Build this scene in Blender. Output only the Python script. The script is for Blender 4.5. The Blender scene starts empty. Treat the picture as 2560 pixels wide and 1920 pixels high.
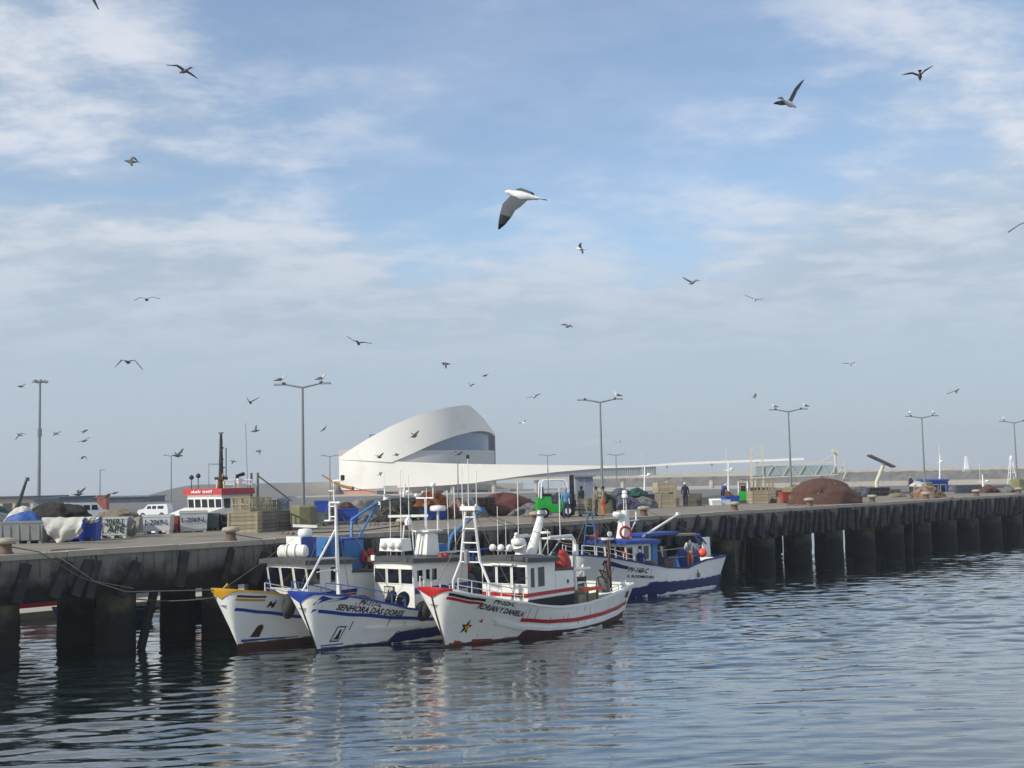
import bpy, bmesh, math, random
import numpy as np
from mathutils import Vector, Matrix, Euler, noise as mnoise
random.seed(7)
SC = bpy.context.scene
COL = SC.collection
R = math.radians

# ---------------------------------------------------------------- camera
FPX, IW, IH = 3000.0, 2560, 1920           # focal length in photo pixels, photo size
CAM = Vector((0, 0, 6.35))                 # eye 6.35 m above the water
PITCH, ROLL = math.atan(235 / 3000.0), R(1.18)
FWD = Vector((0, math.cos(PITCH), math.sin(PITCH)))
_r0 = Vector((1, 0, 0)); _u0 = _r0.cross(FWD)
RGT = _r0 * math.cos(ROLL) - _u0 * math.sin(ROLL)
UPV = _r0 * math.sin(ROLL) + _u0 * math.cos(ROLL)
cd = bpy.data.cameras.new('camera'); cam = bpy.data.objects.new('camera', cd); COL.objects.link(cam)
cd.sensor_fit = 'HORIZONTAL'; cd.sensor_width = 36.0; cd.lens = 36.0 * FPX / IW
cd.clip_start = 0.5; cd.clip_end = 6000
M = Matrix((RGT, UPV, -FWD)).transposed().to_4x4(); M.translation = CAM
cam.matrix_world = M
SC.camera = cam

# ---------------------------------------------------------------- sky and sun
SUN_EL, SUN_AZ = R(33), R(-119)            # azimuth clockwise from +Y: sun high on the left
w = bpy.data.worlds.new('World'); SC.world = w; w.use_nodes = True
nt = w.node_tree; nt.nodes.clear()
def N(t, **k):
    n = nt.nodes.new(t)
    for a, b in k.items(): setattr(n, a, b)
    return n
def LK(a, b): nt.links.new(a, b)
def mth(op, a, b=None, c=None, clamp=False):
    n = N('ShaderNodeMath', operation=op); n.use_clamp = clamp
    for i, q in enumerate((a, b, c)):
        if q is None: continue
        if isinstance(q, (int, float)): n.inputs[i].default_value = q
        else: LK(q, n.inputs[i])
    return n.outputs[0]
def smooth(v, lo, hi, a=0.0, b=1.0):
    n = N('ShaderNodeMapRange', interpolation_type='SMOOTHSTEP')
    LK(v, n.inputs[0])
    for i, q in enumerate((lo, hi, a, b)): n.inputs[i + 1].default_value = q
    return n.outputs[0]
sky = N('ShaderNodeTexSky', sky_type='NISHITA', sun_disc=False)
sky.sun_elevation = SUN_EL; sky.sun_rotation = SUN_AZ
sky.air_density = 1.0; sky.dust_density = 0.35; sky.ozone_density = 2.2; sky.altitude = 0
tc = N('ShaderNodeTexCoord')
sep = N('ShaderNodeSeparateXYZ'); LK(tc.outputs['Generated'], sep.inputs[0])
dx, dy, dz = sep.outputs
zz = mth('ADD', mth('MAXIMUM', dz, 0.0), 0.16)
comb = N('ShaderNodeCombineXYZ')                       # clouds lie on a plane overhead
LK(mth('DIVIDE', dx, zz), comb.inputs[0]); LK(mth('DIVIDE', dy, zz), comb.inputs[1])
def noise_tex(scale, detail, rough, loc, sx=1.0, dist=0.0):
    mp = N('ShaderNodeMapping'); mp.inputs['Location'].default_value = loc; mp.inputs['Scale'].default_value = (sx, 1, 1)
    LK(comb.outputs[0], mp.inputs[0])
    t = N('ShaderNodeTexNoise'); t.inputs['Scale'].default_value = scale; t.inputs['Detail'].default_value = detail
    t.inputs['Roughness'].default_value = rough; t.inputs['Distortion'].default_value = dist
    LK(mp.outputs[0], t.inputs['Vector']); return t.outputs['Fac']
big = noise_tex(0.95, 3, 0.5, (CLOUD_X, CLOUD_Y, 0) if 'CLOUD_X' in globals() else (3.1, 7.4, 0))
puff = noise_tex(3.3, 10, 0.6, (1.7, 0.3, 0.2), 0.9, 0.15)
fine = noise_tex(8.5, 8, 0.62, (4.2, 9.1, 0.4), 0.7)
# share of the sky under cloud: broken above, closing to a veil towards the horizon
az = mth('ARCTAN2', dx, dy)
veil = smooth(dz, 0.26, 0.11)
side = mth('MULTIPLY_ADD', smooth(mth('ABSOLUTE', mth('SUBTRACT', az, 0.02)), 0.08, 0.34), 0.19, -0.055)
cov = mth('ADD', mth('ADD', mth('MULTIPLY', big, 0.36), mth('MULTIPLY', puff, 0.54)), mth('MULTIPLY', fine, 0.2))
cov = mth('ADD', mth('ADD', cov, mth('MULTIPLY', veil, 0.33)), side)
mask = smooth(cov, 0.52, 0.80)
mask = mth('MULTIPLY_ADD', mask, 0.74, 0.17)
bright = smooth(mth('ADD', mth('MULTIPLY', puff, 0.7), mth('MULTIPLY', fine, 0.45)), 0.455, 0.68)
bright = mth('MULTIPLY', bright, smooth(dz, 0.05, 0.27))
ccol = N('ShaderNodeMix', data_type='RGBA'); LK(bright, ccol.inputs[0])
ccol.inputs[6].default_value = (2.8, 3.34, 3.96, 1); ccol.inputs[7].default_value = (4.75, 4.95, 5.35, 1)
clear = N('ShaderNodeMix', data_type='RGBA', blend_type='MULTIPLY'); clear.inputs[0].default_value = 1
LK(sky.outputs[0], clear.inputs[6]); clear.inputs[7].default_value = (1.0, 1.0, 1.0, 1)
mixc = N('ShaderNodeMix', data_type='RGBA'); LK(mask, mixc.inputs[0]); LK(clear.outputs[2], mixc.inputs[6]); LK(ccol.outputs[2], mixc.inputs[7])
bg = N('ShaderNodeBackground'); bg.inputs['Strength'].default_value = 0.14
LK(mixc.outputs[2], bg.inputs[0])
out = N('ShaderNodeOutputWorld'); LK(bg.outputs[0], out.inputs[0])

sd = bpy.data.lights.new('sun', 'SUN'); sd.energy = 3.4; sd.angle = R(1.0); sd.color = (1.0, 0.94, 0.84)
sun = bpy.data.objects.new('sun', sd); COL.objects.link(sun)
_sdir = Vector((math.sin(SUN_AZ) * math.cos(SUN_EL), math.cos(SUN_AZ) * math.cos(SUN_EL), math.sin(SUN_EL)))
sun.rotation_euler = _sdir.to_track_quat('Z', 'Y').to_euler(); sun.location = (-60, -20, 80)

SC.view_settings.view_transform = 'Standard'; SC.view_settings.look = 'None'
SC.view_settings.exposure = 0.22; SC.view_settings.gamma = 1.0; SC.view_settings.use_curve_mapping = False
SC.render.engine = 'CYCLES'
SC.cycles.use_denoising = True
SC.cycles.max_bounces = 6; SC.cycles.diffuse_bounces = 3; SC.cycles.glossy_bounces = 3
SC.cycles.volume_bounces = 0; SC.cycles.transparent_max_bounces = 6
SC.cycles.caustics_reflective = True; SC.cycles.blur_glossy = 1.0; SC.cycles.sample_clamp_indirect = 4.0; SC.cycles.caustics_refractive = False

# ---------------------------------------------------------------- placing
def ray(x, y): return FWD * FPX + RGT * (x - IW / 2) - UPV * (y - IH / 2)
def PZ(x, y, z):
    d = ray(x, y); return CAM + d * ((z - CAM.z) / d.z)
def PD(x, y, dep): return CAM + ray(x, y) * (dep / FPX)
TH = R(45.6)                                             # the quay runs this way, right and away
UD = Vector((math.cos(TH), math.sin(TH))); VD = Vector((-UD.y, UD.x))
QO = Vector((-18.62, 43.25)); ZQ = 3.95                  # a point on the quay edge, deck height
def Q(u, v, z=ZQ): return Vector((QO.x + UD.x * u + VD.x * v, QO.y + UD.y * u + VD.y * v, z))
def UVq(p): d = Vector((p.x - QO.x, p.y - QO.y)); return d.dot(UD), d.dot(VD)
def hz(x): return 1195 - 0.0206 * (x - 1280)             # the horizon line in the photograph

# ---------------------------------------------------------------- materials
def c(r, g, b):
    f = lambda q: (q / 255) / 12.92 if q / 255 <= 0.04045 else ((q / 255 + 0.055) / 1.055) ** 2.4
    return (f(r), f(g), f(b), 1)
MATS = {}
def mat(name, col, rough=0.6, var=0.18, scale=2.0, bump=0.0, metal=0.0, dirt=None, dirt_amt=0.0, streak=False, spec=None, dscale=None, orand=0.0):
    if name in MATS: return MATS[name]
    m = bpy.data.materials.new(name); m.use_nodes = True; t = m.node_tree; b = t.nodes['Principled BSDF']
    b.inputs['Roughness'].default_value = rough; b.inputs['Metallic'].default_value = metal
    if spec is not None: b.inputs['Specular IOR Level'].default_value = spec
    tcx = t.nodes.new('ShaderNodeTexCoord'); src = tcx.outputs['Object']
    nz = t.nodes.new('ShaderNodeTexNoise'); nz.inputs['Scale'].default_value = scale; nz.inputs['Detail'].default_value = 6; nz.inputs['Roughness'].default_value = 0.62
    t.links.new(src, nz.inputs['Vector'])
    mr = t.nodes.new('ShaderNodeMapRange'); mr.inputs[1].default_value = 0.25; mr.inputs[2].default_value = 0.75
    mr.inputs[3].default_value = 1 - var; mr.inputs[4].default_value = 1 + var * 0.6
    t.links.new(nz.outputs['Fac'], mr.inputs[0])
    fac = mr.outputs[0]
    if orand:
        oi = t.nodes.new('ShaderNodeObjectInfo'); m2 = t.nodes.new('ShaderNodeMapRange')
        m2.inputs[3].default_value = 1 - orand; m2.inputs[4].default_value = 1 + orand * 0.7
        t.links.new(oi.outputs['Random'], m2.inputs[0])
        mm = t.nodes.new('ShaderNodeMath'); mm.operation = 'MULTIPLY'; t.links.new(fac, mm.inputs[0]); t.links.new(m2.outputs[0], mm.inputs[1]); fac = mm.outputs[0]
    vm = t.nodes.new('ShaderNodeVectorMath'); vm.operation = 'SCALE'; vm.inputs[0].default_value = col[:3]
    t.links.new(fac, vm.inputs['Scale']); res = vm.outputs[0]
    if dirt:
        n2 = t.nodes.new('ShaderNodeTexNoise'); n2.inputs['Detail'].default_value = 7; n2.inputs['Roughness'].default_value = 0.65
        n2.inputs['Scale'].default_value = dscale or 2.2
        mp = t.nodes.new('ShaderNodeMapping'); mp.inputs['Scale'].default_value = (3.2, 3.2, 0.35) if streak else (1, 1, 1)
        mp.inputs['Location'].default_value = (3.3, 1.2, 5.1)
        t.links.new(src, mp.inputs[0]); t.links.new(mp.outputs[0], n2.inputs['Vector'])
        m3 = t.nodes.new('ShaderNodeMapRange'); m3.interpolation_type = 'SMOOTHSTEP'
        m3.inputs[1].default_value = 0.62 - 0.3 * dirt_amt; m3.inputs[2].default_value = 0.82 - 0.2 * dirt_amt
        m3.inputs[4].default_value = 0.85
        t.links.new(n2.outputs['Fac'], m3.inputs[0])
        mx = t.nodes.new('ShaderNodeMix'); mx.data_type = 'RGBA'; t.links.new(m3.outputs[0], mx.inputs[0])
        t.links.new(res, mx.inputs[6]); mx.inputs[7].default_value = dirt; res = mx.outputs[2]
    t.links.new(res, b.inputs['Base Color'])
    if bump:
        bp = t.nodes.new('ShaderNodeBump'); bp.inputs['Strength'].default_value = min(1, bump); bp.inputs['Distance'].default_value = 0.05 * max(1, bump)
        n3 = t.nodes.new('ShaderNodeTexNoise'); n3.inputs['Scale'].default_value = scale * 3; n3.inputs['Detail'].default_value = 8
        t.links.new(src, n3.inputs['Vector']); t.links.new(n3.outputs['Fac'], bp.inputs['Height']); t.links.new(bp.outputs[0], b.inputs['Normal'])
    MATS[name] = m; return m

RUST = c(122, 70, 40); GRIME = c(105, 100, 90)
mat('white_paint', c(232, 231, 226), 0.42, 0.07, 2.5, dirt=c(168, 150, 120), dirt_amt=0.12, streak=True)
mat('hull_white', c(232, 233, 230), 0.4, 0.08, 0.7, 0.12, dirt=c(186, 174, 150), dirt_amt=0.12, streak=True)
mat('hull_white_worn', c(229, 229, 224), 0.45, 0.09, 0.7, 0.15, dirt=c(172, 146, 112), dirt_amt=0.16, streak=True)
mat('cabin_white', c(236, 234, 226), 0.38, 0.05, 2.0, dirt=c(186, 168, 138), dirt_amt=0.12, streak=True)
mat('blue_paint', c(30, 62, 150), 0.45, 0.2, 3, dirt=c(120, 130, 150), dirt_amt=0.15)
mat('navy_paint', c(22, 34, 104), 0.5, 0.2, 2, dirt=c(70, 80, 110), dirt_amt=0.2)
mat('light_blue_paint', c(58, 116, 176), 0.5, 0.2, 3, dirt=c(110, 120, 130), dirt_amt=0.2)
mat('red_paint', c(176, 30, 34), 0.42, 0.15, 3, dirt=c(120, 60, 50), dirt_amt=0.15)
mat('antifoul_brown', c(74, 42, 36), 0.7, 0.3, 2, 0.2, dirt=c(48, 44, 36), dirt_amt=0.35)
mat('antifoul_navy', c(20, 32, 92), 0.6, 0.25, 2, 0.1, dirt=c(50, 60, 80), dirt_amt=0.2)
mat('yellow_paint', c(196, 150, 34), 0.5, 0.2, 3, dirt=c(120, 86, 40), dirt_amt=0.25)
mat('derrick_ochre', c(146, 98, 44), 0.7, 0.3, 6, dirt=c(96, 60, 34), dirt_amt=0.4)
mat('rust_stain', c(150, 112, 74), 0.7, 0.3, 6)
mat('grime_line', c(128, 124, 104), 0.8, 0.4, 3, dirt=c(84, 84, 64), dirt_amt=0.4)
mat('black_paint', c(22, 23, 26), 0.5, 0.2, 4)
mat('letter_black', c(24, 24, 28), 0.55, 0.25, 9, dirt=c(150, 150, 146), dirt_amt=0.18, dscale=9)
mat('letter_green', c(32, 62, 36), 0.6, 0.2, 9)
mat('letter_navy', c(48, 62, 112), 0.6, 0.2, 9)
mat('letter_white', c(235, 225, 220), 0.6, 0.1, 9)
mat('roof_grey', c(74, 75, 78), 0.62, 0.18, 3, 0.1, dirt=c(118, 116, 110), dirt_amt=0.15)
mat('deck_grey', c(116, 112, 104), 0.8, 0.25, 3, 0.15, dirt=c(70, 62, 52), dirt_amt=0.3)
mat('deck_green', c(66, 92, 80), 0.8, 0.25, 3, 0.15, dirt=c(60, 58, 50), dirt_amt=0.3)
mat('dark_hold', c(30, 33, 36), 0.8, 0.3, 3)
mat('glass_dark', c(18, 24, 32), 0.06, 0.2, 2, spec=0.8)
mat('glass_blue', c(66, 104, 142), 0.25, 0.15, 0.06, spec=0.8)
mat('steel', c(150, 152, 154), 0.42, 0.15, 5, metal=0.5, dirt=RUST, dirt_amt=0.1)
mat('galvanised', c(128, 132, 134), 0.5, 0.12, 2, metal=0.25)
mat('rusty_steel', c(96, 66, 50), 0.8, 0.35, 6, 0.2, dirt=c(60, 42, 34), dirt_amt=0.4)
mat('bollard_paint', c(102, 84, 73), 0.75, 0.3, 5, 0.2, dirt=c(86, 60, 48), dirt_amt=0.35)
mat('bollard_cap', c(168, 158, 140), 0.85, 0.3, 5, 0.2, dirt=c(112, 84, 66), dirt_amt=0.35)
mat('rubber', c(44, 44, 44), 0.85, 0.4, 3, 0.2, dirt=c(66, 65, 61), dirt_amt=0.28, dscale=2, orand=0.3)
mat('rope', c(128, 118, 96), 0.9, 0.25, 14)
mat('rope_green', c(72, 84, 74), 0.9, 0.25, 14)
mat('buoy_red', c(168, 48, 38), 0.6, 0.25, 8, dirt=c(112, 60, 44), dirt_amt=0.25)
mat('orange', c(226, 84, 32), 0.6, 0.15, 6)
mat('orange_float', c(238, 92, 66), 0.45, 0.1, 6)
mat('wood_pale', c(172, 160, 132), 0.82, 0.28, 5, 0.15, dirt=c(120, 104, 76), dirt_amt=0.3, orand=0.22)
mat('wood_grey', c(124, 116, 104), 0.85, 0.28, 5, 0.15, dirt=c(84, 76, 64), dirt_amt=0.3, orand=0.22)
mat('plastic_blue', c(38, 74, 168), 0.5, 0.15, 3, dirt=c(80, 90, 120), dirt_amt=0.2)
mat('plastic_white', c(206, 208, 206), 0.55, 0.12, 3, dirt=c(140, 136, 124), dirt_amt=0.25)
mat('plastic_grey', c(134, 138, 136), 0.6, 0.15, 3, dirt=c(96, 94, 86), dirt_amt=0.3)
mat('plastic_red', c(150, 64, 48), 0.6, 0.2, 3, dirt=c(170, 120, 100), dirt_amt=0.2)
mat('plastic_dark', c(62, 68, 66), 0.6, 0.2, 3, dirt=c(92, 90, 84), dirt_amt=0.25)
mat('plastic_olive', c(92, 104, 98), 0.65, 0.2, 3, dirt=c(60, 62, 56), dirt_amt=0.3)
mat('net_brown', c(92, 64, 53), 0.95, 0.45, 9, 0.9, dirt=c(140, 112, 92), dirt_amt=0.22, dscale=0.7)
mat('net_tan', c(142, 118, 98), 0.95, 0.35, 8, 0.9, dirt=c(120, 70, 56), dirt_amt=0.45, dscale=1.2)
mat('tarp_brown', c(94, 52, 44), 0.75, 0.22, 3, 0.25, dirt=c(80, 46, 40), dirt_amt=0.3)
mat('net_orange', c(150, 88, 46), 0.95, 0.5, 12, 1.0, dirt=c(70, 42, 28), dirt_amt=0.55, dscale=6)
mat('net_green', c(36, 86, 76), 0.95, 0.4, 9, 0.9, dirt=c(24, 52, 50), dirt_amt=0.4, dscale=5)
mat('net_dark', c(50, 46, 44), 0.95, 0.4, 9, 0.9, dirt=c(74, 68, 60), dirt_amt=0.3, dscale=5)
mat('net_grey', c(116, 118, 116), 0.95, 0.35, 9, 0.9, dirt=c(84, 82, 76), dirt_amt=0.35, dscale=5)
mat('net_slate', c(84, 88, 104), 0.95, 0.35, 9, 0.9, dirt=c(58, 58, 66), dirt_amt=0.35, dscale=5)
mat('tarp_white', c(192, 190, 180), 0.75, 0.12, 3, 0.15, dirt=c(150, 144, 128), dirt_amt=0.3)
mat('tarp_grey', c(128, 124, 118), 0.8, 0.18, 3, 0.2, dirt=c(92, 86, 80), dirt_amt=0.3)
mat('tarp_blue', c(44, 82, 152), 0.6, 0.2, 4, 0.2)
mat('fork_green', c(28, 158, 48), 0.4, 0.12, 3, dirt=c(40, 90, 40), dirt_amt=0.15)
mat('skin', c(176, 124, 98), 0.6, 0.1, 8)
mat('shirt_blue', c(96, 138, 178), 0.85, 0.2, 8); mat('jeans', c(52, 66, 98), 0.9, 0.2, 8)
mat('shirt_grey', c(134, 122, 106), 0.9, 0.2, 8); mat('trousers_dark', c(52, 50, 48), 0.9, 0.2, 8)
mat('cloth_navy', c(28, 32, 56), 0.9, 0.2, 8); mat('cloth_blue', c(36, 52, 120), 0.9, 0.2, 8)
mat('cloth_green', c(58, 74, 62), 0.9, 0.2, 8); mat('oilskin', c(228, 92, 50), 0.55, 0.12, 6)
mat('oilskin_dull', c(206, 106, 52), 0.55, 0.12, 6)
mat('cloth_white', c(200, 200, 196), 0.9, 0.1, 8); mat('hair_dark', c(34, 28, 25), 0.8, 0.2, 20); mat('hair_grey', c(150, 146, 140), 0.8, 0.2, 20)
mat('gull_white', c(232, 232, 230), 0.8, 0.05, 8); mat('gull_grey', c(86, 90, 95), 0.85, 0.12, 14)
mat('gull_under', c(104, 106, 106), 0.85, 0.15, 14); mat('gull_black', c(24, 24, 27), 0.8, 0.1, 10); mat('gull_beak', c(206, 160, 60), 0.6, 0.1, 10)
mat('gull_shaded', c(98, 93, 90), 0.85, 0.3, 22)  # shade on gulls in flight, put into one dark plumage colour
mat('concrete_deck', c(130, 122, 109), 0.9, 0.2, 0.5, 0.15, dirt=c(92, 82, 70), dirt_amt=0.4, dscale=0.35)
mat('concrete_edge', c(166, 158, 142), 0.9, 0.2, 1.6, 0.2, dirt=c(128, 118, 100), dirt_amt=0.3, dscale=0.9, orand=0.06)
mat('concrete_beam', c(122, 119, 112), 0.92, 0.4, 0.9, 0.5, dirt=c(44, 41, 37), dirt_amt=0.5, streak=True, dscale=0.8)
mat('concrete_pile', c(84, 84, 68), 0.92, 0.3, 1.2, 0.4, dirt=c(30, 32, 26), dirt_amt=0.5, dscale=0.9)
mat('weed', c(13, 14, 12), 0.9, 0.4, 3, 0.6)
mat('concrete_plinth', c(124, 122, 92), 0.9, 0.25, 1.8, 0.2, dirt=c(86, 86, 58), dirt_amt=0.4, dscale=1.3)
mat('wall_beige', c(204, 195, 180), 0.9, 0.06, 0.05)
mat('glass_pale', c(150, 166, 170), 0.35, 0.1, 0.2)
mat('mast_blue', c(60, 96, 138), 0.55, 0.2, 4, dirt=c(120, 120, 120), dirt_amt=0.2)
mat('concrete_pale', c(176, 170, 158), 0.9, 0.12, 0.25, dirt=c(142, 134, 122), dirt_amt=0.25, dscale=0.3)
mat('asphalt', c(104, 102, 98), 0.9, 0.15, 0.05, dirt=c(84, 80, 74), dirt_amt=0.3, dscale=0.03)
mat('rubble', c(112, 108, 102), 0.95, 0.4, 0.25, 0.8, dirt=c(72, 70, 66), dirt_amt=0.45, dscale=0.22)
mat('terminal_white', c(226, 223, 214), 0.5, 0.05, 0.05, dirt=c(206, 200, 186), dirt_amt=0.2, dscale=0.06)
mat('terminal_grey', c(176, 178, 176), 0.6, 0.08, 0.05)
mat('terracotta', c(190, 128, 104), 0.8, 0.08, 0.1)
mat('cream_steel', c(206, 200, 180), 0.5, 0.08, 1)
mat('shed_grey', c(112, 122, 134), 0.7, 0.1, 0.4); mat('shed_slate', c(56, 72, 92), 0.7, 0.15, 0.3)
mat('shed_beige', c(196, 186, 168), 0.8, 0.08, 0.3); mat('shed_dark', c(62, 62, 64), 0.8, 0.15, 0.5)
mat('car_white', c(228, 230, 232), 0.3, 0.03, 2); mat('tyre', c(20, 20, 21), 0.85, 0.2, 8)
mat('brick_red', c(160, 84, 66), 0.85, 0.2, 2)

# ---------------------------------------------------------------- mesh helpers
class MB:
    def __init__(s): s.v = []; s.f = []; s.m = []
    def add(s, vs, fs, mi=0):
        b = len(s.v); s.v += [tuple(q) for q in vs]
        for f in fs: s.f.append(tuple(i + b for i in f)); s.m.append(mi)
    def box(s, cx, cy, cz, sx, sy, sz, rz=0.0, mi=0, taper=1.0, ty=None, shift=(0, 0)):
        ty = taper if ty is None else ty
        h = []
        for k in (-1, 1):
            fx, fy, ox, oy = (1, 1, 0, 0) if k < 0 else (taper, ty, shift[0], shift[1])
            for i, j in ((-1, -1), (1, -1), (1, 1), (-1, 1)):
                x, y = i * sx / 2 * fx + ox, j * sy / 2 * fy + oy
                h.append((cx + x * math.cos(rz) - y * math.sin(rz), cy + x * math.sin(rz) + y * math.cos(rz), cz + k * sz / 2))
        s.add(h, [(0, 3, 2, 1), (4, 5, 6, 7), (0, 1, 5, 4), (1, 2, 6, 5), (2, 3, 7, 6), (3, 0, 4, 7)], mi); return s
    def bar(s, a, b, wd, ht, mi=0, up=(0, 0, 1)):
        a, b = Vector(a), Vector(b); d = (b - a).normalized(); u = Vector(up)
        if abs(d.dot(u)) > 0.98: u = Vector((1, 0, 0))
        n = d.cross(u).normalized() * wd / 2; k = n.cross(d).normalized() * ht / 2
        s.add([a - n - k, a + n - k, a + n + k, a - n + k, b - n - k, b + n - k, b + n + k, b - n + k],
              [(0, 1, 2, 3), (7, 6, 5, 4), (0, 4, 5, 1), (1, 5, 6, 2), (2, 6, 7, 3), (3, 7, 4, 0)], mi); return s
    def tube(s, pts, r, n=6, mi=0, cap=True):
        P = [Vector(p) for p in pts]; k = len(P); rr = r if isinstance(r, (list, tuple)) else [r] * k
        rings = []; prev = None
        for i in range(k):
            d = (P[min(i + 1, k - 1)] - P[max(i - 1, 0)]).normalized()
            if prev is None:
                a = d.cross(Vector((0, 0, 1)))
                if a.length < 0.05: a = d.cross(Vector((1, 0, 0)))
            else: a = prev - d * prev.dot(d)
            a.normalize(); prev = a; b = d.cross(a)
            rings.append([P[i] + (a * math.cos(2 * math.pi * j / n) + b * math.sin(2 * math.pi * j / n)) * rr[i] for j in range(n)])
        fs = [(i * n + j, i * n + (j + 1) % n, (i + 1) * n + (j + 1) % n, (i + 1) * n + j) for i in range(k - 1) for j in range(n)]
        if cap: fs += [tuple(range(n - 1, -1, -1)), tuple((k - 1) * n + j for j in range(n))]
        s.add([p for q in rings for p in q], fs, mi); return s
    def lathe(s, prof, o=(0, 0, 0), n=14, mi=0, axis='z'):
        vs = []
        for r, z in prof:
            for j in range(n):
                a = 2 * math.pi * j / n; p = (r * math.cos(a), r * math.sin(a), z)
                if axis == 'x': p = (p[2], p[0], p[1])
                if axis == 'y': p = (p[1], p[2], p[0])
                vs.append((p[0] + o[0], p[1] + o[1], p[2] + o[2]))
        k = len(prof)
        fs = [(i * n + j, i * n + (j + 1) % n, (i + 1) * n + (j + 1) % n, (i + 1) * n + j) for i in range(k - 1) for j in range(n)]
        fs += [tuple(range(n - 1, -1, -1)), tuple((k - 1) * n + j for j in range(n))]
        s.add(vs, fs, mi); return s
    def ball(s, o, r, n=10, mi=0, sz=1.0):
        k = 6
        return s.lathe([(max(0.001, r * math.sin(math.pi * i / k)), -r * sz * math.cos(math.pi * i / k)) for i in range(k + 1)], o, n, mi)
    def grid(s, rows, mi=0, close=False, flip=False):
        n = len(rows[0]); vs = [p for q in rows for p in q]; fs = []
        for i in range(len(rows) - 1):
            for j in range(n if close else n - 1):
                f = (i * n + j, i * n + (j + 1) % n, (i + 1) * n + (j + 1) % n, (i + 1) * n + j)
                fs.append(f[::-1] if flip else f)
        s.add(vs, fs, mi); return s
    def slab(s, poly, z0, z1, mi=0):
        n = len(poly); vs = [(x, y, z0) for x, y in poly] + [(x, y, z1) for x, y in poly]
        s.add(vs, [tuple(range(n - 1, -1, -1)), tuple(range(n, 2 * n))] + [(i, (i + 1) % n, n + (i + 1) % n, n + i) for i in range(n)], mi); return s
    def torus(s, o, Rr, r, n=18, k=7, mi=0, ax=(0, 0, 1)):
        q = Vector(ax).to_track_quat('Z', 'Y'); o = Vector(o); rows = []
        for i in range(n + 1):
            a = 2 * math.pi * i / n
            rows.append([o + q @ Vector(((Rr + r * math.cos(2 * math.pi * j / k)) * math.cos(a), (Rr + r * math.cos(2 * math.pi * j / k)) * math.sin(a), r * math.sin(2 * math.pi * j / k))) for j in range(k)])
        return s.grid(rows, mi, close=True)
    def mesh(s, name, mats, smooth=0):
        me = bpy.data.meshes.new(name); me.from_pydata(s.v, [], s.f)
        for q in (mats if isinstance(mats, (list, tuple)) else [mats]): me.materials.append(MATS[q] if isinstance(q, str) else q)
        me.polygons.foreach_set('material_index', s.m)
        if smooth:
            me.polygons.foreach_set('use_smooth', [True] * len(me.polygons)); me.set_sharp_from_angle(angle=R(smooth))
        me.update(); return me
    def build(s, name, mats, parent=None, smooth=0, loc=None):
        return obj(name, s.mesh(name, mats, smooth), parent, loc)
def obj(name, me, parent=None, loc=None, rot=None):
    o = bpy.data.objects.new(name, me); COL.objects.link(o)
    if parent: o.parent = parent
    if loc is not None: o.location = loc
    if rot is not None: o.rotation_euler = rot
    return o
def tag(o, label=None, cat=None, group=None, kind=None):
    if label: o['label'] = label
    if cat: o['category'] = cat
    if group: o['group'] = group
    if kind: o['kind'] = kind
    return o
def thing(name, label, cat, loc=(0, 0, 0), rz=0.0, group=None):
    o = bpy.data.objects.new(name, None); COL.objects.link(o); o.location = loc; o.rotation_euler = (0, 0, rz); o.empty_display_size = 0.2
    return tag(o, label, cat, group)
def copy_tree(o, parent=None):
    q = o.copy(); COL.objects.link(q); q.parent = parent
    for ch in list(o.children): copy_tree(ch, q)
    return q
_tm = {}
def text_tris(txt, shear=0.0):
    """Lettering as flat triangles: list of (x, y) vertices and faces, cap height about 0.7."""
    k = (txt, shear)
    if k in _tm: return _tm[k]
    cu = bpy.data.curves.new('lettering', 'FONT'); cu.body = txt; cu.shear = shear; cu.resolution_u = 2; cu.offset = 0.028
    o = bpy.data.objects.new('lettering', cu); COL.objects.link(o)
    bpy.context.view_layer.update()
    me = o.to_mesh(); bm = bmesh.new(); bm.from_mesh(me); bmesh.ops.triangulate(bm, faces=bm.faces[:])
    vs = [(v.co.x, v.co.y) for v in bm.verts]; bm.verts.index_update(); fs = [tuple(v.index for v in f.verts) for f in bm.faces]
    bm.free(); o.to_mesh_clear(); bpy.data.objects.remove(o); bpy.data.curves.remove(cu)
    _tm[k] = (vs, fs); return _tm[k]
def fbm(x, y, z=0.0, o=3): return mnoise.fractal(Vector((x, y, z)), 1.0, 2.0, o)

# ================================================================ SETTING
# ---------------------------------------------------------------- water
def axis(lo, hi, step, far_lo, far_hi):
    a = list(np.arange(lo, hi + 1e-6, step)); s = step; q = lo; b = []
    while q > far_lo: s *= 1.35; q -= s; b.append(q)
    s = step; q = hi; e = []
    while q < far_hi: s *= 1.35; q += s; e.append(q)
    return np.array(b[::-1] + a + e)
wx, wy = axis(-30, 62, 0.15, -900, 900), axis(19, 100, 0.125, -60, 1300)
GX, GY = np.meshgrid(wx, wy, indexing='ij')
rng = np.random.RandomState(4); WZ = np.zeros_like(GX)
for i in range(80):                                       # a light chop: many short waves, mostly across the view
    lam = 0.5 * (1.9 / 0.5) ** rng.rand(); ang = math.pi / 2 + 0.10 + rng.randn() * 0.36
    kx, ky = math.cos(ang) * 2 * math.pi / lam, math.sin(ang) * 2 * math.pi / lam
    WZ += 0.0022 * lam * np.sin(kx * GX + ky * GY + rng.rand() * 6.283)
patch = 0.88 + 0.5 * np.sin(GX * 0.11 + 1.3 * np.sin(GY * 0.07)) * np.sin(GY * 0.13 + 0.8)
fade = np.clip(np.minimum(np.minimum(GX + 30, 62 - GX), np.minimum(GY - 19, 100 - GY)) / 4, 0, 1)
WZ *= patch * fade
nx, ny = GX.shape
vco = np.stack([GX, GY, WZ], -1).reshape(-1, 3)
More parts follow.
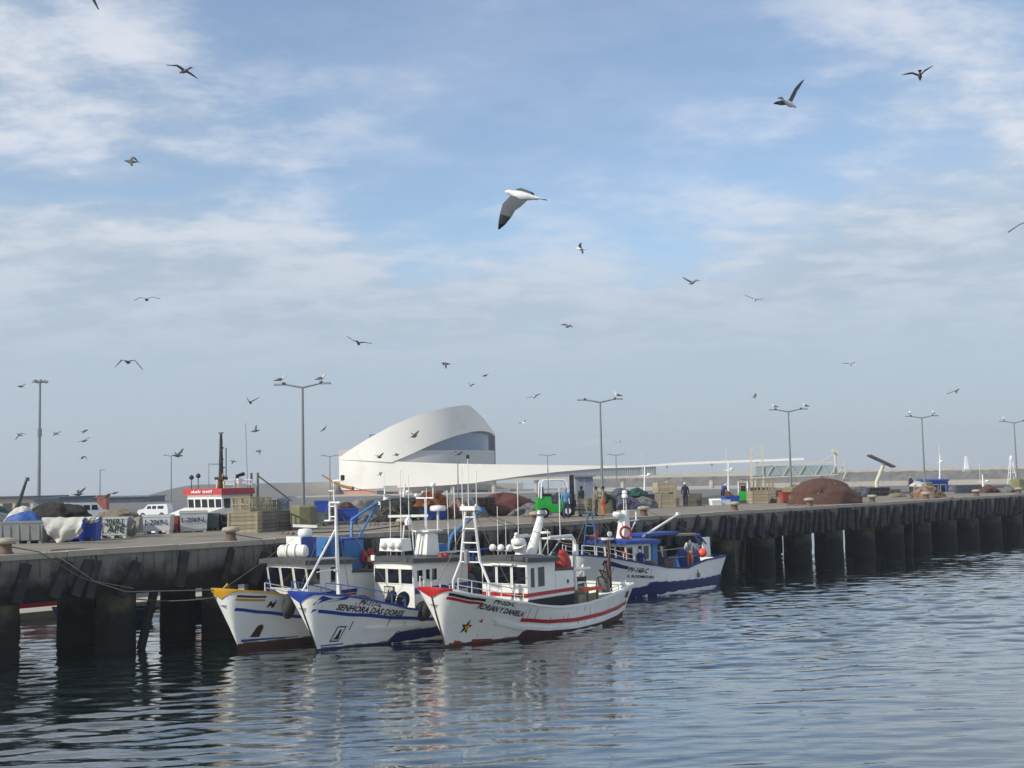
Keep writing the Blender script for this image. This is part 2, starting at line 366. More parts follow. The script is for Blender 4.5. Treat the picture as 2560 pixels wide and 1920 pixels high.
ii = (np.arange(nx - 1)[:, None] * ny + np.arange(ny - 1)[None, :]).reshape(-1)
quads = np.stack([ii, ii + ny, ii + ny + 1, ii + 1], -1)
me = bpy.data.meshes.new('water'); me.vertices.add(len(vco)); me.vertices.foreach_set('co', vco.reshape(-1))
me.loops.add(quads.size); me.loops.foreach_set('vertex_index', quads.reshape(-1).astype(np.int32))
me.polygons.add(len(quads)); me.polygons.foreach_set('loop_start', np.arange(0, quads.size, 4, dtype=np.int32))
me.polygons.foreach_set('use_smooth', np.ones(len(quads), bool)); me.update(calc_edges=True); me.validate()
wm = bpy.data.materials.new('harbour_water'); wm.use_nodes = True; t = wm.node_tree; b = t.nodes['Principled BSDF']
t.nodes.remove(b)
dif = t.nodes.new('ShaderNodeBsdfDiffuse'); dif.inputs['Color'].default_value = (0.008, 0.017, 0.019, 1)
glo = t.nodes.new('ShaderNodeBsdfGlossy'); glo.inputs['Color'].default_value = (0.95, 0.955, 0.93, 1); glo.inputs['Roughness'].default_value = 0.03
fre = t.nodes.new('ShaderNodeFresnel'); fre.inputs['IOR'].default_value = 1.42
mfa = t.nodes.new('ShaderNodeMath'); mfa.operation = 'MULTIPLY_ADD'; mfa.use_clamp = True; mfa.inputs[1].default_value = 1.75; mfa.inputs[2].default_value = 0.0
mxs = t.nodes.new('ShaderNodeMixShader'); t.links.new(fre.outputs[0], mfa.inputs[0]); t.links.new(mfa.outputs[0], mxs.inputs[0])
t.links.new(dif.outputs[0], mxs.inputs[1]); t.links.new(glo.outputs[0], mxs.inputs[2]); t.links.new(mxs.outputs[0], t.nodes['Material Output'].inputs[0])
tcx = t.nodes.new('ShaderNodeTexCoord'); mp = t.nodes.new('ShaderNodeMapping'); mp.inputs['Scale'].default_value = (0.42, 1.5, 1); mp.inputs['Rotation'].default_value = (0, 0, R(8))
t.links.new(tcx.outputs['Object'], mp.inputs[0])
n1 = t.nodes.new('ShaderNodeTexNoise'); n1.inputs['Scale'].default_value = 2.2; n1.inputs['Detail'].default_value = 4; n1.inputs['Roughness'].default_value = 0.5; n1.inputs['Distortion'].default_value = 0.4
t.links.new(mp.outputs[0], n1.inputs['Vector'])
bp = t.nodes.new('ShaderNodeBump'); bp.inputs['Strength'].default_value = 0.34; bp.inputs['Distance'].default_value = 0.04
t.links.new(n1.outputs['Fac'], bp.inputs['Height']); [t.links.new(bp.outputs[0], q.inputs['Normal']) for q in (glo, fre)]
me.materials.append(wm)
tag(obj('water', me), kind='structure')
# harbour bed, so the sheet has something under it
tag(MB().box(0, 600, -6.2, 1900, 1500, 0.4).build('sea_bed', 'weed'), kind='structure')

# concrete stained dark by the tide, ragged at the top of the stain
def tide_stain(m, col, z0, z1, scale, amp):
    t = m.node_tree; b = t.nodes['Principled BSDF']; src_ = b.inputs['Base Color'].links[0].from_socket
    tcx = t.nodes.new('ShaderNodeTexCoord'); sp_ = t.nodes.new('ShaderNodeSeparateXYZ'); t.links.new(tcx.outputs['Object'], sp_.inputs[0])
    nz_ = t.nodes.new('ShaderNodeTexNoise'); nz_.inputs['Scale'].default_value = scale; nz_.inputs['Detail'].default_value = 7; nz_.inputs['Roughness'].default_value = 0.6
    oi_ = t.nodes.new('ShaderNodeObjectInfo'); va_ = t.nodes.new('ShaderNodeVectorMath'); va_.operation = 'ADD'; t.links.new(tcx.outputs['Object'], va_.inputs[0])
    sc_ = t.nodes.new('ShaderNodeVectorMath'); sc_.operation = 'SCALE'; t.links.new(oi_.outputs['Location'], sc_.inputs[0]); sc_.inputs['Scale'].default_value = 1.0; t.links.new(sc_.outputs[0], va_.inputs[1])
    t.links.new(va_.outputs[0], nz_.inputs['Vector'])
    ad_ = t.nodes.new('ShaderNodeMath'); ad_.operation = 'MULTIPLY_ADD'; ad_.inputs[1].default_value = amp; t.links.new(nz_.outputs['Fac'], ad_.inputs[0]); t.links.new(sp_.outputs[2], ad_.inputs[2])
    rp_ = t.nodes.new('ShaderNodeMapRange'); rp_.interpolation_type = 'SMOOTHSTEP'; rp_.inputs[1].default_value = z0 + amp * 0.5; rp_.inputs[2].default_value = z1 + amp * 0.5; t.links.new(ad_.outputs[0], rp_.inputs[0])
    mx_ = t.nodes.new('ShaderNodeMix'); mx_.data_type = 'RGBA'; mx_.inputs[6].default_value = col; t.links.new(rp_.outputs[0], mx_.inputs[0]); t.links.new(src_, mx_.inputs[7]); t.links.new(mx_.outputs[2], b.inputs['Base Color'])
tide_stain(mat('tidal_pile', c(92, 90, 68), 0.92, 0.3, 1.3, 0.4), c(11, 12, 10), 1.0, 2.5, 1.7, 1.9)
tide_stain(MATS['concrete_beam'], c(15, 15, 14), 2.5, 3.5, 0.8, 2.2)

# ---------------------------------------------------------------- the quay: deck on piles
UA, UB, QW = -13.2, 138.6, 12.6
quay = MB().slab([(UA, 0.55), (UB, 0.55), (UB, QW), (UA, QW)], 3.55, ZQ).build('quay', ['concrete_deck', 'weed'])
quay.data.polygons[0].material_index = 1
quay.location = (QO.x, QO.y, 0); quay.rotation_euler = (0, 0, TH); tag(quay, kind='structure')
SEG = 4.6
edge_me = MB().box(0, 0.275, 3.855, SEG - 0.03, 0.55, 0.21).mesh('coping_block', 'concrete_edge')
beam_me = MB().box(0, 0.42, 3.055, SEG - 0.012, 0.72, 1.39).mesh('edge_beam', 'concrete_beam')
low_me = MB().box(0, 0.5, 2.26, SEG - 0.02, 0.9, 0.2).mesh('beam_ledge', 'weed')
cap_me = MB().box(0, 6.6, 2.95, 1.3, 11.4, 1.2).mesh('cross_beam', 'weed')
def pile_mesh(seed):
    m = MB(); rr = random.Random(seed); prof = [(0.74, 2.36), (0.72, 1.6), (0.73, 0.75)]
    m.lathe([(0.73, 0.72), (0.72, 1.5), (0.74, 2.37)], n=18)
    rows = []
    for z in (-5.0, -2.0, -0.4, 0.1, 0.4, 0.62, 0.8):
        rows.append([((0.76 + 0.05 * rr.random()) * math.cos(2 * math.pi * j / 18), (0.76 + 0.05 * rr.random()) * math.sin(2 * math.pi * j / 18), z + (0.22 * rr.random() if z > 0.5 else 0)) for j in range(18)])
    m.v = []; m.f = []; m.m = []
    rows = [[((0.74 + (0.03 if z < 0.6 else 0) * rr.random()) * math.cos(2 * math.pi * j / 18), (0.74 + (0.04 if z < 0.6 else 0) * rr.random()) * math.sin(2 * math.pi * j / 18), z) for j in range(18)] for z in (-5.0, -2.0, -0.4, 0.0, 0.25, 0.5, 0.75, 1.2, 1.8, 2.37)]
    m.grid(rows, close=True); return m.mesh('pile', 'tidal_pile', 40)
pile_me = [pile_mesh(k) for k in range(3)]
k = 0; u = 0.5 + SEG * -2
while u < UB:
    for nm, mm in (('coping_block', edge_me), ('edge_beam', beam_me), ('beam_ledge', low_me)):
        o = obj(nm, mm, quay, (u - SEG / 2 + (2.2 if nm != 'beam_ledge' else 2.2), (k * 37 % 5) * 0.006, ((k * 53) % 7 - 3) * 0.004))
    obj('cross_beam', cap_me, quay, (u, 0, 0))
    for v in (0.95, 4.3, 11.8):
        o = obj('pile', pile_me[k % 3], quay, (u + ((k * 31 + int(v)) % 5 - 2) * 0.05, v, 0), (0, 0, k * 1.7 + v))
    k += 1; u += SEG
# slanting rubber fenders along the face
fm = MB()
fm.bar((-0.17, -0.11, 2.42), (0.2, -0.07, 3.72), 0.24, 0.2, up=(0, 1, 0)); fm.box(0.2, -0.03, 3.74, 0.1, 0.1, 0.14)
fender_a = fm.mesh('fender', 'rubber')
fm = MB(); fm.bar((-0.22, -0.15, 2.2), (0.12, -0.1, 3.6), 0.3, 0.26, up=(0, 1, 0)); fm.tube([(0.12, -0.1, 3.5), (0.16, 0.1, 3.86)], 0.03, 5)
fender_b = fm.mesh('fender', 'rubber')
fm = MB(); fm.bar((-0.1, -0.14, 2.3), (0.16, -0.09, 3.7), 0.34, 0.22, up=(0, 1, 0)); fender_c = fm.mesh('fender', 'rubber')
u = -9.0; k = 0
while u < 112:
    rr = random.Random(k * 13 + 5)
    if u < 14 and rr.random() < 0.3: u += 0.96; k += 1; continue
    obj('fender', (fender_a, fender_b, fender_c)[rr.randrange(3)], quay, (u + rr.uniform(-0.16, 0.16), 0.02, rr.uniform(-0.12, 0.06)), (0, rr.uniform(-0.12, 0.16) + (0.12 if u < 12 else 0), 0))
    u += 0.96 if u < 24 else 0.74; k += 1
# loose timber and rubber strips hanging between fenders low on the piles
for k, (u, dz) in enumerate(((5.95, -.1), (10.6, .1), (47.3, 0), (70.4, 0))):
    mb = MB(); mb.bar((-0.3, -0.05, 0.1), (0.35, 0.1, 2.3), 0.26, 0.24, up=(0, 1, 0))
    obj('hanging_fender', mb.mesh('hanging_fender', 'weed'), quay, (u, 0.0, dz))

# ---------------------------------------------------------------- land and walls far behind
def world_slab(name, pts, z0, z1, m, kind='structure'):
    return tag(MB().slab(pts, z0, z1).build(name, m), kind=kind)
def XY(px, dep): p = PD(px, hz(px), dep); return (p.x, p.y)
world_slab('far_quay', [XY(-900, 160), XY(1250, 205), XY(2900, 250), XY(2900, 335), XY(1450, 330), XY(-900, 330)], -2, 2.2, 'asphalt')
world_slab('terminal_quay', [XY(700, 500), XY(1500, 490), XY(2300, 440), XY(2300, 620), XY(700, 680)], -2, 0.6, 'concrete_pale')
# breakwater on the right: rubble face under a concrete crown
bw = thing('breakwater', 'long grey rubble breakwater with flat crown along the horizon, right of the terminal', 'breakwater', (0, 0, 0))
A0, A1 = Vector(XY(1480, 610) + (0,)), Vector(XY(2950, 520) + (0,))
d = (A1 - A0).normalized(); nrm = Vector((d.y, -d.x, 0)); nrm = nrm if nrm.y < 0 else -nrm
rows = []
for i in range(141):
    p = A0 + (A1 - A0) * (i / 140); r_ = []
    for j, (off, z) in enumerate(((9, 0.2), (7.5, 1.2), (6, 2.3), (4.4, 3.4), (2.9, 4.4), (1.2, 5.3), (0, 5.75))):
        e = fbm(i * 0.9, j * 1.3, 2.0) * 0.8
        q = p + nrm * (off + e * 0.6); r_.append((q.x, q.y, z + e * 0.5))
    rows.append(r_)
MB().grid(rows).build('rubble_slope', 'rubble', bw)
m = MB(); m.bar(A0 + Vector((0, 0, 6.25)) - nrm * 2.5, A1 + Vector((0, 0, 6.55)) - nrm * 2.5, 5.0, 1.5); m.build('crown_wall', 'concrete_pale', bw)
# low pale quay wall in front of it
B0, B1 = Vector(XY(1900, 330) + (1.9,)), Vector(XY(2950, 300) + (1.9,))
m = MB(); m.bar(B0, B1, 2.0, 3.2); tag(m.build('low_quay_wall', 'concrete_pale'), 'low pale concrete wall running below the rubble breakwater', 'wall')
# long beige wall on the left of the terminal, its left end sloping down
W0, W1 = Vector(XY(346, 420) + (0,)), Vector(XY(858, 545) + (0,))
rows = []
for i in range(41):
    q = i / 40; p = W0 + (W1 - W0) * q; z = 6.3 if q > 0.26 else 2.3 + 4.0 * math.sin(q / 0.26 * math.pi / 2) ** 1.2
    rows.append([(p.x, p.y - 0.5, -1), (p.x, p.y - 0.5, z), (p.x, p.y + 6, z), (p.x, p.y + 6, -1)])
tag(MB().grid(rows, close=True).build('harbour_wall', 'wall_beige'), 'long beige wall with sloping left end beside the white terminal', 'wall')

# ================================================================ BOATS
def lerp_tab(tab, x):
    if x <= tab[0][0]: return tab[0][1]
    for (a, p), (b, q) in zip(tab, tab[1:]):
        if x <= b:
            t_ = (x - a) / (b - a); t_ = t_ * t_ * (3 - 2 * t_) * 0.5 + t_ * 0.5
            return p + (q - p) * t_
    return tab[-1][1]
class Hull:
    """x runs aft from the stem at the waterline, y to starboard (away from us), z up."""
    def __init__(s, L, beam, rake, sheer, fine=0.6, stern=0.25):
        s.L, s.B, s.rake, s.sheer, s.fine, s.st = L, beam / 2, rake, sheer, fine, stern
    def zs(s, x): return lerp_tab(s.sheer, x)
    def xy(s, t, z):
        xt = -s.rake + t * (s.L + s.rake); zt = s.zs(xt); q = max(0.0, min(1.0, z / zt))
        x = xt + s.rake * (1 - q) ** 1.15 * (1 - t) ** 2 - 0.35 * t ** 6 * (1 - q)
        ft = math.sin(math.pi / 2 * min(1, t / 0.42)) ** 0.31
        fw = math.sin(math.pi / 2 * min(1, t / s.fine)) ** 1.25 if t > 0 else 0.0
        if t > 0.6:
            k = ((t - 0.6) / 0.4) ** 2; ft *= 1 - s.st * k; fw *= 1 - (s.st + 0.22) * k
        b = fw * 0.95 + (ft - fw * 0.95) * q ** 1.25
        if z < 0: b *= max(0.05, 1 - (-z / 0.9) ** 1.6)
        return x, s.B * b
    def half(s, x, z):
        lo, hi = 0.0, 1.0
        for _ in range(26):
            m = (lo + hi) / 2
            if s.xy(m, z)[0] < x: lo = m
            else: hi = m
        return s.xy((lo + hi) / 2, z)[1]
    def p(s, x, z, side, off=0.0):
        y = s.half(x, z); return (x, side * (y + off), z)
    TS = [0, 0.0012, 0.005, 0.011, 0.022, 0.04, 0.07, 0.105, 0.145, 0.19, 0.24, 0.3, 0.36, 0.43, 0.5, 0.58, 0.66, 0.74, 0.82, 0.9, 0.96, 1.0]
    def build(s, root, m_hull, m_deck, m_rail, deck_drop=0.55, rail_w=0.12, bow_deck=None):
        mb = MB(); QS = [0, 0.12, 0.25, 0.4, 0.55, 0.7, 0.82, 0.92, 1.0]; low = [-0.85, -0.5, -0.2]
        for side in (-1, 1):
            rows = []
            for t in s.TS:
                xt = -s.rake + t * (s.L + s.rake); zt = s.zs(xt); r_ = []
                for z in low + [q * zt for q in QS]:
                    x, y = s.xy(t, z); r_.append((x, side * y, z))
                rows.append(r_)
            mb.grid(rows, 0, flip=(side > 0))
        tr = [(s.xy(1, z)[0], side * s.xy(1, z)[1], z) for side, zz_ in ((-1, 1), (1, -1)) for z in ([-0.85, 0, 0.5 * s.zs(s.L), s.zs(s.L)][::zz_])]
        mb.add(tr, [tuple(range(len(tr)))]); mb.build('hull', m_hull, root, 50)
        top = [(-s.rake + t * (s.L + s.rake)) for t in s.TS]
        rows = []; d = MB()
        for t, x in zip(s.TS, top):
            zt = s.zs(x); zd = zt - deck_drop if (bow_deck is None or x > bow_deck) else zt - 0.04
            xx, y = s.xy(t, zt); y = max(0.0, y - 0.05); xd, yd = s.xy(t, zd); yd = max(0, min(y, yd - 0.05))
            rows.append([(xx, -y, zt), (xd if zd < zt - .1 else xx, -yd, zd), (xx, 0, zd + 0.03), (xd if zd < zt - .1 else xx, yd, zd), (xx, y, zt)])
        d.grid(rows, flip=True); d.build('deck', m_deck, root)
        r_ = MB()
        for side in (-1, 1):
            o_, i_ = [], []
            for t, x in zip(s.TS, top):
                zt = s.zs(x); xx, y = s.xy(t, zt)
                o_.append((xx, y)); i_.append(zt)
            rows = [[(xx, side * (y + 0.03), z - 0.03), (xx, side * (y + 0.03), z + 0.05), (xx, side * max(0, y - rail_w), z + 0.05), (xx, side * max(0, y - rail_w), z - 0.03)] for (xx, y), z in zip(o_, i_)]
            r_.grid(rows, close=True, flip=(side < 0))
        r_.box(s.L, 0, s.zs(s.L) + 0.01, 0.14, 2 * s.xy(1, s.zs(s.L))[1], 0.1)
        r_.build('gunwale', m_rail, root, 40)
    def patch(s, root, name, m, x0, x1, zlo, zhi, off=0.012, sides=(-1, 1), n=28, k=4, thick=None):
        f = lambda q: (lambda x: q) if not callable(q) else q
        zlo, zhi = f(zlo), f(zhi); mb = MB()
        for side in sides:
            rows = []
            for i in range(n + 1):
                x = x0 + (x1 - x0) * i / n; a, b_ = zlo(x), zhi(x)
                r_ = [s.p(x, a + (b_ - a) * j / k, side, off) for j in range(k + 1)]
                if thick: r_ = [s.p(x, a, side, -0.02)] + r_ + [s.p(x, b_, side, -0.02)]
                rows.append(r_)
            mb.grid(rows, flip=(side > 0))
        return mb.build(name, m, root, 40)
    def weather(s, root, seed, lo, n=9):
        rd = random.Random(seed)
        for _ in range(n):
            x = rd.uniform(0.6, s.L - 1); zt = s.zs(x) - rd.uniform(0.08, 0.5); ln = rd.uniform(0.15, 0.5); w_ = rd.uniform(0.012, 0.03)
            s.patch(root, 'rust_streak', 'rust_stain', x, x + w_, lambda q: max(lo(q) + 0.02, zt - ln), lambda q: zt, 0.010, (-1,), 2, 3)
        for side in (-1, 1):
            s.patch(root, 'waterline_grime', 'grime_line', 0.1, s.L - 0.2, lambda q: lo(q) - 0.01, lambda q: lo(q) + 0.035 + 0.02 * math.sin(q * 5.3) + 0.015 * math.sin(q * 13.1), 0.009, (side,), 60, 1)
    def cap(s, root, m, t1=0.02, drop=0.36, m_top=None):
        ts = [t1 * (i / 12) ** 2 for i in range(13)]; ym = s.xy(t1, s.zs(-s.rake + t1 * (s.L + s.rake)))[1]; mb = MB(); tp = []
        for side in (-1, 1):
            rows = []
            for t in ts:
                zt = s.zs(-s.rake + t * (s.L + s.rake)); yt = s.xy(t, zt)[1]; lo = zt - drop * max(0.12, 1 - yt / ym)
                r_ = []
                for j in range(5):
                    z = lo + (zt + 0.055 - lo) * j / 4; x, y = s.xy(t, min(z, zt)); r_.append((x - 0.03 * (1 - yt / ym) - 0.012, side * (y + 0.03 * yt / ym), z))
                rows.append(r_)
            mb.grid(rows, flip=(side > 0)); tp.append([q[-1] for q in rows])
        mb.build('bow_cap', m, root, 50)
        MB().grid([[a, ((a[0] + b_[0]) / 2, 0, a[2] + 0.012), b_] for a, b_ in zip(*tp)], flip=True).build('bow_cap_top', m_top or m, root)
    def poly(s, root, name, m, pts, side=-1, off=0.02):
        mb = MB(); vs = [s.p(x, z, side, off) for x, z in pts]; cx = sum(p[0] for p in pts) / len(pts); cz = sum(p[1] for p in pts) / len(pts)
        vs.append(s.p(cx, cz, side, off)); n = len(pts)
        mb.add(vs, [(i, (i + 1) % n, n) for i in range(n)]); return mb.build(name, m, root)
    def text(s, root, txt, x0, z0, h, m='letter_black', shear=0.25, slope=0.0, width=None, side=-1, off=0.018):
        vs, fs = text_tris(txt, shear); k = h / 0.7; mxx = max(v[0] for v in vs); kx = k if width is None else width / mxx
        mb = MB(); mb.add([s.p(x0 + v[0] * kx, z0 + v[1] * k + slope * v[0] * kx, side, off) for v in vs], fs)
        return mb.build('lettering', m, root)

def boat_root(name, label, bow, yaw, cat='boat'):
    p = PZ(*bow, 0.0); o = thing(name, label, cat, (p.x, p.y, 0), TH + R(yaw)); return o
def window(root, pts, m='glass_dark', fr='cabin_white', fw=0.05, out=(0, -1, 0), depth=0.025):
    """A pane between four corner points with a raised frame round it."""
    P = [Vector(q) for q in pts]; o = Vector(out).normalized(); cen = sum(P, Vector()) / len(P)
    mb = MB(); n = len(P); mb.add([q + o * 0.008 for q in P], [tuple(range(n))]); w_ = mb.build('window', m, root)
    if fr:
        f = MB()
        for a, b_ in zip(P, P[1:] + P[:1]):
            oa, ob = a + (a - cen).normalized() * fw, b_ + (b_ - cen).normalized() * fw
            f.add([a, b_, ob, oa, a + o * depth, b_ + o * depth, ob + o * depth, oa + o * depth], [(4, 5, 6, 7), (0, 4, 7, 3), (0, 1, 5, 4), (3, 7, 6, 2), (1, 2, 6, 5)])
        f.build('window_frame', fr, w_)
    return w_
def cabin(root, x0, x1, hw, z0, z1, z1b=None, lean=0.0, m='cabin_white', roof='roof_grey', over=0.18, rt=0.16, fwin=3, fz=(0.42, 0.86), swin=((0.12, 0.22),), sz=None, side_hw=None, frm='cabin_white', camber=0.1):
    z1b = z1 if z1b is None else z1b; h = z1 - z0
    mb = MB()
    vs = [(x0, -hw, z0), (x1, -hw, z0), (x1, hw, z0), (x0, hw, z0), (x0 - lean, -hw, z1), (x1, -hw, z1b), (x1, hw, z1b), (x0 - lean, hw, z1)]
    mb.add(vs, [(0, 3, 2, 1), (4, 5, 6, 7), (0, 1, 5, 4), (1, 2, 6, 5), (2, 3, 7, 6), (3, 0, 4, 7)]); mb.build('cabin', m, root)
    nx_ = Vector((-h, 0, -lean)).normalized()
    g = 2 * hw / fwin
    for i in range(fwin):
        a, b_ = hw - g * i - g * 0.08, hw - g * (i + 1) + g * 0.08
        pts = [(x0 - lean * q, y, z0 + h * q) for y, q in ((a, fz[0]), (b_, fz[0]), (b_, fz[1]), (a, fz[1]))]
        window(root, pts, fr=frm, out=nx_)
    sz = sz or fz
    for s_ in (-1, 1):
        for a, b_ in swin:
            xa, xb = x0 + (x1 - x0) * a, x0 + (x1 - x0) * b_
            pts = [(xa - lean * sz[0] * (a < 0.1), s_ * hw, z0 + h * sz[0]), (xb, s_ * hw, z0 + h * sz[0]), (xb, s_ * hw, z0 + h * sz[1]), (xa - lean * sz[1] * (a < 0.1), s_ * hw, z0 + h * sz[1])]
            window(root, pts if s_ < 0 else pts[::-1], fr=frm, out=(0, s_, 0), fw=0.035)
    if roof:
        rows = []
        for i in range(5):
            x = x0 - lean - over + (x1 - x0 + lean + 2 * over * 0.7) * i / 4; zc = z1 + (z1b - z1) * i / 4
            ys = [-1, -0.5, 0, 0.5, 1]
            rows.append([(x, (hw + over) * y, zc + rt + camber * (1 - y * y)) for y in ys] + [(x, (hw + over) * y, zc + camber * (1 - y * y) * 0.5 - 0.02) for y in ys[::-1]])
        mb = MB(); mb.grid(rows, close=True); n = 10; b0 = 0
        mb.f.append(tuple(range(n - 1, -1, -1))); mb.m.append(0); mb.f.append(tuple(4 * n + j for j in range(n))); mb.m.append(0)
        mb.build('roof', roof, root, 30)
def rail(root, tops, drop, r=0.022, m='white_paint', mid=True, every=1, name='railing'):
    mb = MB(); mb.tube(tops, r, 6)
    if mid: mb.tube([(x, y, z - drop * 0.5) for x, y, z in tops], r * 0.8, 5)
    for x, y, z in tops[::every]: mb.tube([(x, y, z), (x, y, z - drop)], r, 5)
    return mb.build(name, m, root, 60)
def rod(root, name, a, b_, r, m='white_paint', n=7): return MB().tube([a, b_], r, n).build(name, m, root, 60)
def radar_bar(root, x, y, z, half=0.55, rz=0.0, m='white_paint'):
    mb = MB(); mb.lathe([(0.14, 0), (0.16, 0.18), (0.1, 0.28), (0.05, 0.33)], (x, y, z), 10)
    mb.box(x, y, z + 0.38, 2 * half, 0.12, 0.1, rz); return mb.build('radar', m, root, 45)
def dome(root, x, y, z, r=0.24, h=0.2, m='white_paint', name='radar_dome'):
    return MB().lathe([(r * 0.9, 0), (r, 0.04), (r, h * 0.6), (r * 0.85, h * 0.9), (0.02, h)], (x, y, z), 14).build(name, m, root, 50)
def liferaft(root, x, y, z, L=0.95, r=0.26, rz=0.0, m='cabin_white'):
    o = obj('liferaft', None, root) if False else None
    mb = MB(); prof = [(0.03, -L / 2), (r * 0.7, -L / 2), (r * 0.97, -L / 2 + 0.08), (r, -0.2), (r * 1.06, -0.19), (r * 1.06, -0.15), (r, -0.14), (r, 0.14), (r * 1.06, 0.15), (r * 1.06, 0.19), (r, 0.2), (r * 0.97, L / 2 - 0.08), (r * 0.7, L / 2), (0.03, L / 2)]
    q = mb.lathe(prof, (0, 0, 0), 16, axis='x').build('liferaft', m, root, 40, loc=(x, y, z)); q.rotation_euler = (0, 0, rz)
    b_ = MB()
    for k in (-0.17, 0.17): b_.torus((k, 0, 0), r * 1.07, 0.014, 16, 5, ax=(1, 0, 0))
    b_.box(-0.25, 0, -r - 0.04, 0.08, r * 1.5, 0.16); b_.box(0.25, 0, -r - 0.04, 0.08, r * 1.5, 0.16); b_.build('strap', 'rope', q, 40); return q
def tyre(root, x, y, z, rz=0.0, tilt=0.0, r=0.34, w_=0.12, m='rubber', name='tyre_fender'):
    q = MB().torus((0, 0, 0), r - w_, w_, 18, 8, ax=(0, 1, 0)).build(name, m, root, 60, loc=(x, y, z)); q.rotation_euler = (tilt, 0, rz); return q
def floats(root, x, y, z, n, rr, m='buoy_red', seed=1, r=0.16):
    rd = random.Random(seed)
    for i in range(n):
        q = MB(); rad = r * rd.uniform(0.8, 1.1); q.lathe([(0.02, -rad * 1.5), (rad * 0.75, -rad * 0.9), (rad, 0), (rad * 0.8, rad * 0.8), (0.05, rad * 1.1), (0.04, rad * 1.5)], (0, 0, 0), 9)
        q.build('float', m, root, 50, loc=(x + rd.uniform(-rr, rr), y + rd.uniform(-rr, rr) * 0.6, z + rd.uniform(-rr, rr) * 0.8))
def coil(root, x, y, z, r=0.3, turns=4, m='rope', name='rope_coil'):
    pts = [(x + (r + 0.03 * math.sin(a * 3.1)) * math.cos(a), y + (r + 0.03 * math.cos(a * 2.3)) * math.sin(a), z + 0.035 * a / 6.28) for a in [i * 0.45 for i in range(int(turns * 14))]]
    return MB().tube(pts, 0.03, 5).build(name, m, root, 60)
def net_pile(root, name, x, y, z, rx, ry, h, m, seed=0, n=18, k=7):
    rows = []
    for j in range(k + 1):
        q = j / k; rows.append([])
        for i in range(n):
            a = 2 * math.pi * i / n; e = 1 + 0.22 * fbm(math.cos(a) * 1.4 + seed, math.sin(a) * 1.4, q * 2 + seed)
            rad = math.cos(q * math.pi / 2) ** 0.6 * e
            rows[-1].append((x + rx * rad * math.cos(a), y + ry * rad * math.sin(a), z + h * math.sin(q * math.pi / 2) * (1 + 0.25 * fbm(math.cos(a) + 3 * q, math.sin(a), seed + 5.0))))
    mb = MB(); mb.grid(rows, close=True); return mb.build(name, m, root, 75)

def rig(root, segs, r=0.010, m='rope', name='stay'):
    for a, b_ in segs: MB().tube([a, tuple((Vector(a) + Vector(b_)) / 2 - Vector((0, 0, 0.04)))[:3], b_], r, 4).build(name, m, root)
# ---------------------------------------------------------------- boat C: white with red trim, nearest
SH = [(-0.85, 2.28), (0.3, 1.98), (1.4, 1.72), (2.6, 1.5), (4.2, 1.2), (5.6, 1.06), (6.9, 1.06), (8.4, 1.14), (9.6, 1.26), (11.2, 1.5)]
r = boat_root('fishing_boat', 'white fishing boat with red stripes and red bow cap, nearest of the three moored together', (1115, 1618), 7)
H = Hull(11.35, 3.7, 0.85, SH); H.build(r, 'hull_white_worn', 'deck_green', 'hull_white_worn', 0.62)
strake = lambda x: lerp_tab([(0.7, 0.93), (1.8, 0.72), (3.0, 0.4), (4.5, 0.22), (6.1, 0.15), (8.0, 0.19), (9.6, 0.28), (11, 0.42)], x)
H.patch(r, 'bottom_paint', 'antifoul_brown', -0.1, 3.05, -0.85, 0.09, 0.012, n=30)
H.patch(r, 'bottom_paint', 'antifoul_brown', 3.0, 10.95, -0.85, lambda x: strake(x) - 0.02 if x > 3.25 else 0.09 + (strake(3.25) - 0.11) * (x - 3.0) / 0.25, 0.012, n=40)
H.patch(r, 'rubbing_strake', 'hull_white', 1.7, 10.9, strake, lambda x: strake(x) + 0.13, 0.075, n=40, k=1, thick=True)
H.patch(r, 'red_stripe', 'red_paint', 2.85, 10.95, lambda x: strake(x) + 0.34 - 0.012 * x, lambda x: strake(x) + 0.47 - 0.008 * x, 0.02, n=34)
H.cap(r, 'red_paint', 0.022, 0.36)
MB().tube([(H.xy(0, z)[0] - 0.02, 0, z) for z in (-0.1, 0.3, 0.7, 1.1, 1.5, 1.95)], 0.028, 6).build('stem_iron', 'rusty_steel', r)
for z0_, m_ in ((0.10, 'black_paint'), (0.24, 'red_paint')):
    H.patch(r, 'bow_dash', m_, -0.62, 0.75, lambda x: H.zs(x) - z0_ - 0.1 + 0.02 * x, lambda x: H.zs(x) - z0_ + 0.01 * x, 0.016, (-1,), n=14, k=2)
for xa, xb, hh in ((0.3, 0.62, 0.13), (1.05, 1.9, 0.1)): H.patch(r, 'red_dash', 'red_paint', xa, xb, 0.1, lambda x: 0.1 + hh * (1 - (x - xa) / (xb - xa) * 0.5), 0.016, n=6, k=2)
H.text(r, 'PV-325-C', 1.12, 1.60, 0.19, slope=-0.2, width=1.12)
H.text(r, 'ADRIAN Y DANIELA', 0.56, 1.46, 0.2, slope=-0.235, width=2.3)
def star(cx, cz, ro, ri, rot): return [(cx + (ro if i % 2 == 0 else ri) * math.sin(rot + i * math.pi / 5) * 0.8, cz + (ro if i % 2 == 0 else ri) * math.cos(rot + i * math.pi / 5)) for i in range(10)]
H.poly(r, 'star_mark', 'black_paint', star(0.56, 0.72, 0.3, 0.12, 0.1), off=0.016)
H.poly(r, 'star_mark', 'yellow_paint', star(0.6, 0.7, 0.2, 0.08, 0.1), off=0.026)
H.poly(r, 'small_mark', 'red_paint', [(0.96, 0.9), (1.08, 1.0), (1.14, 0.84)], off=0.016)
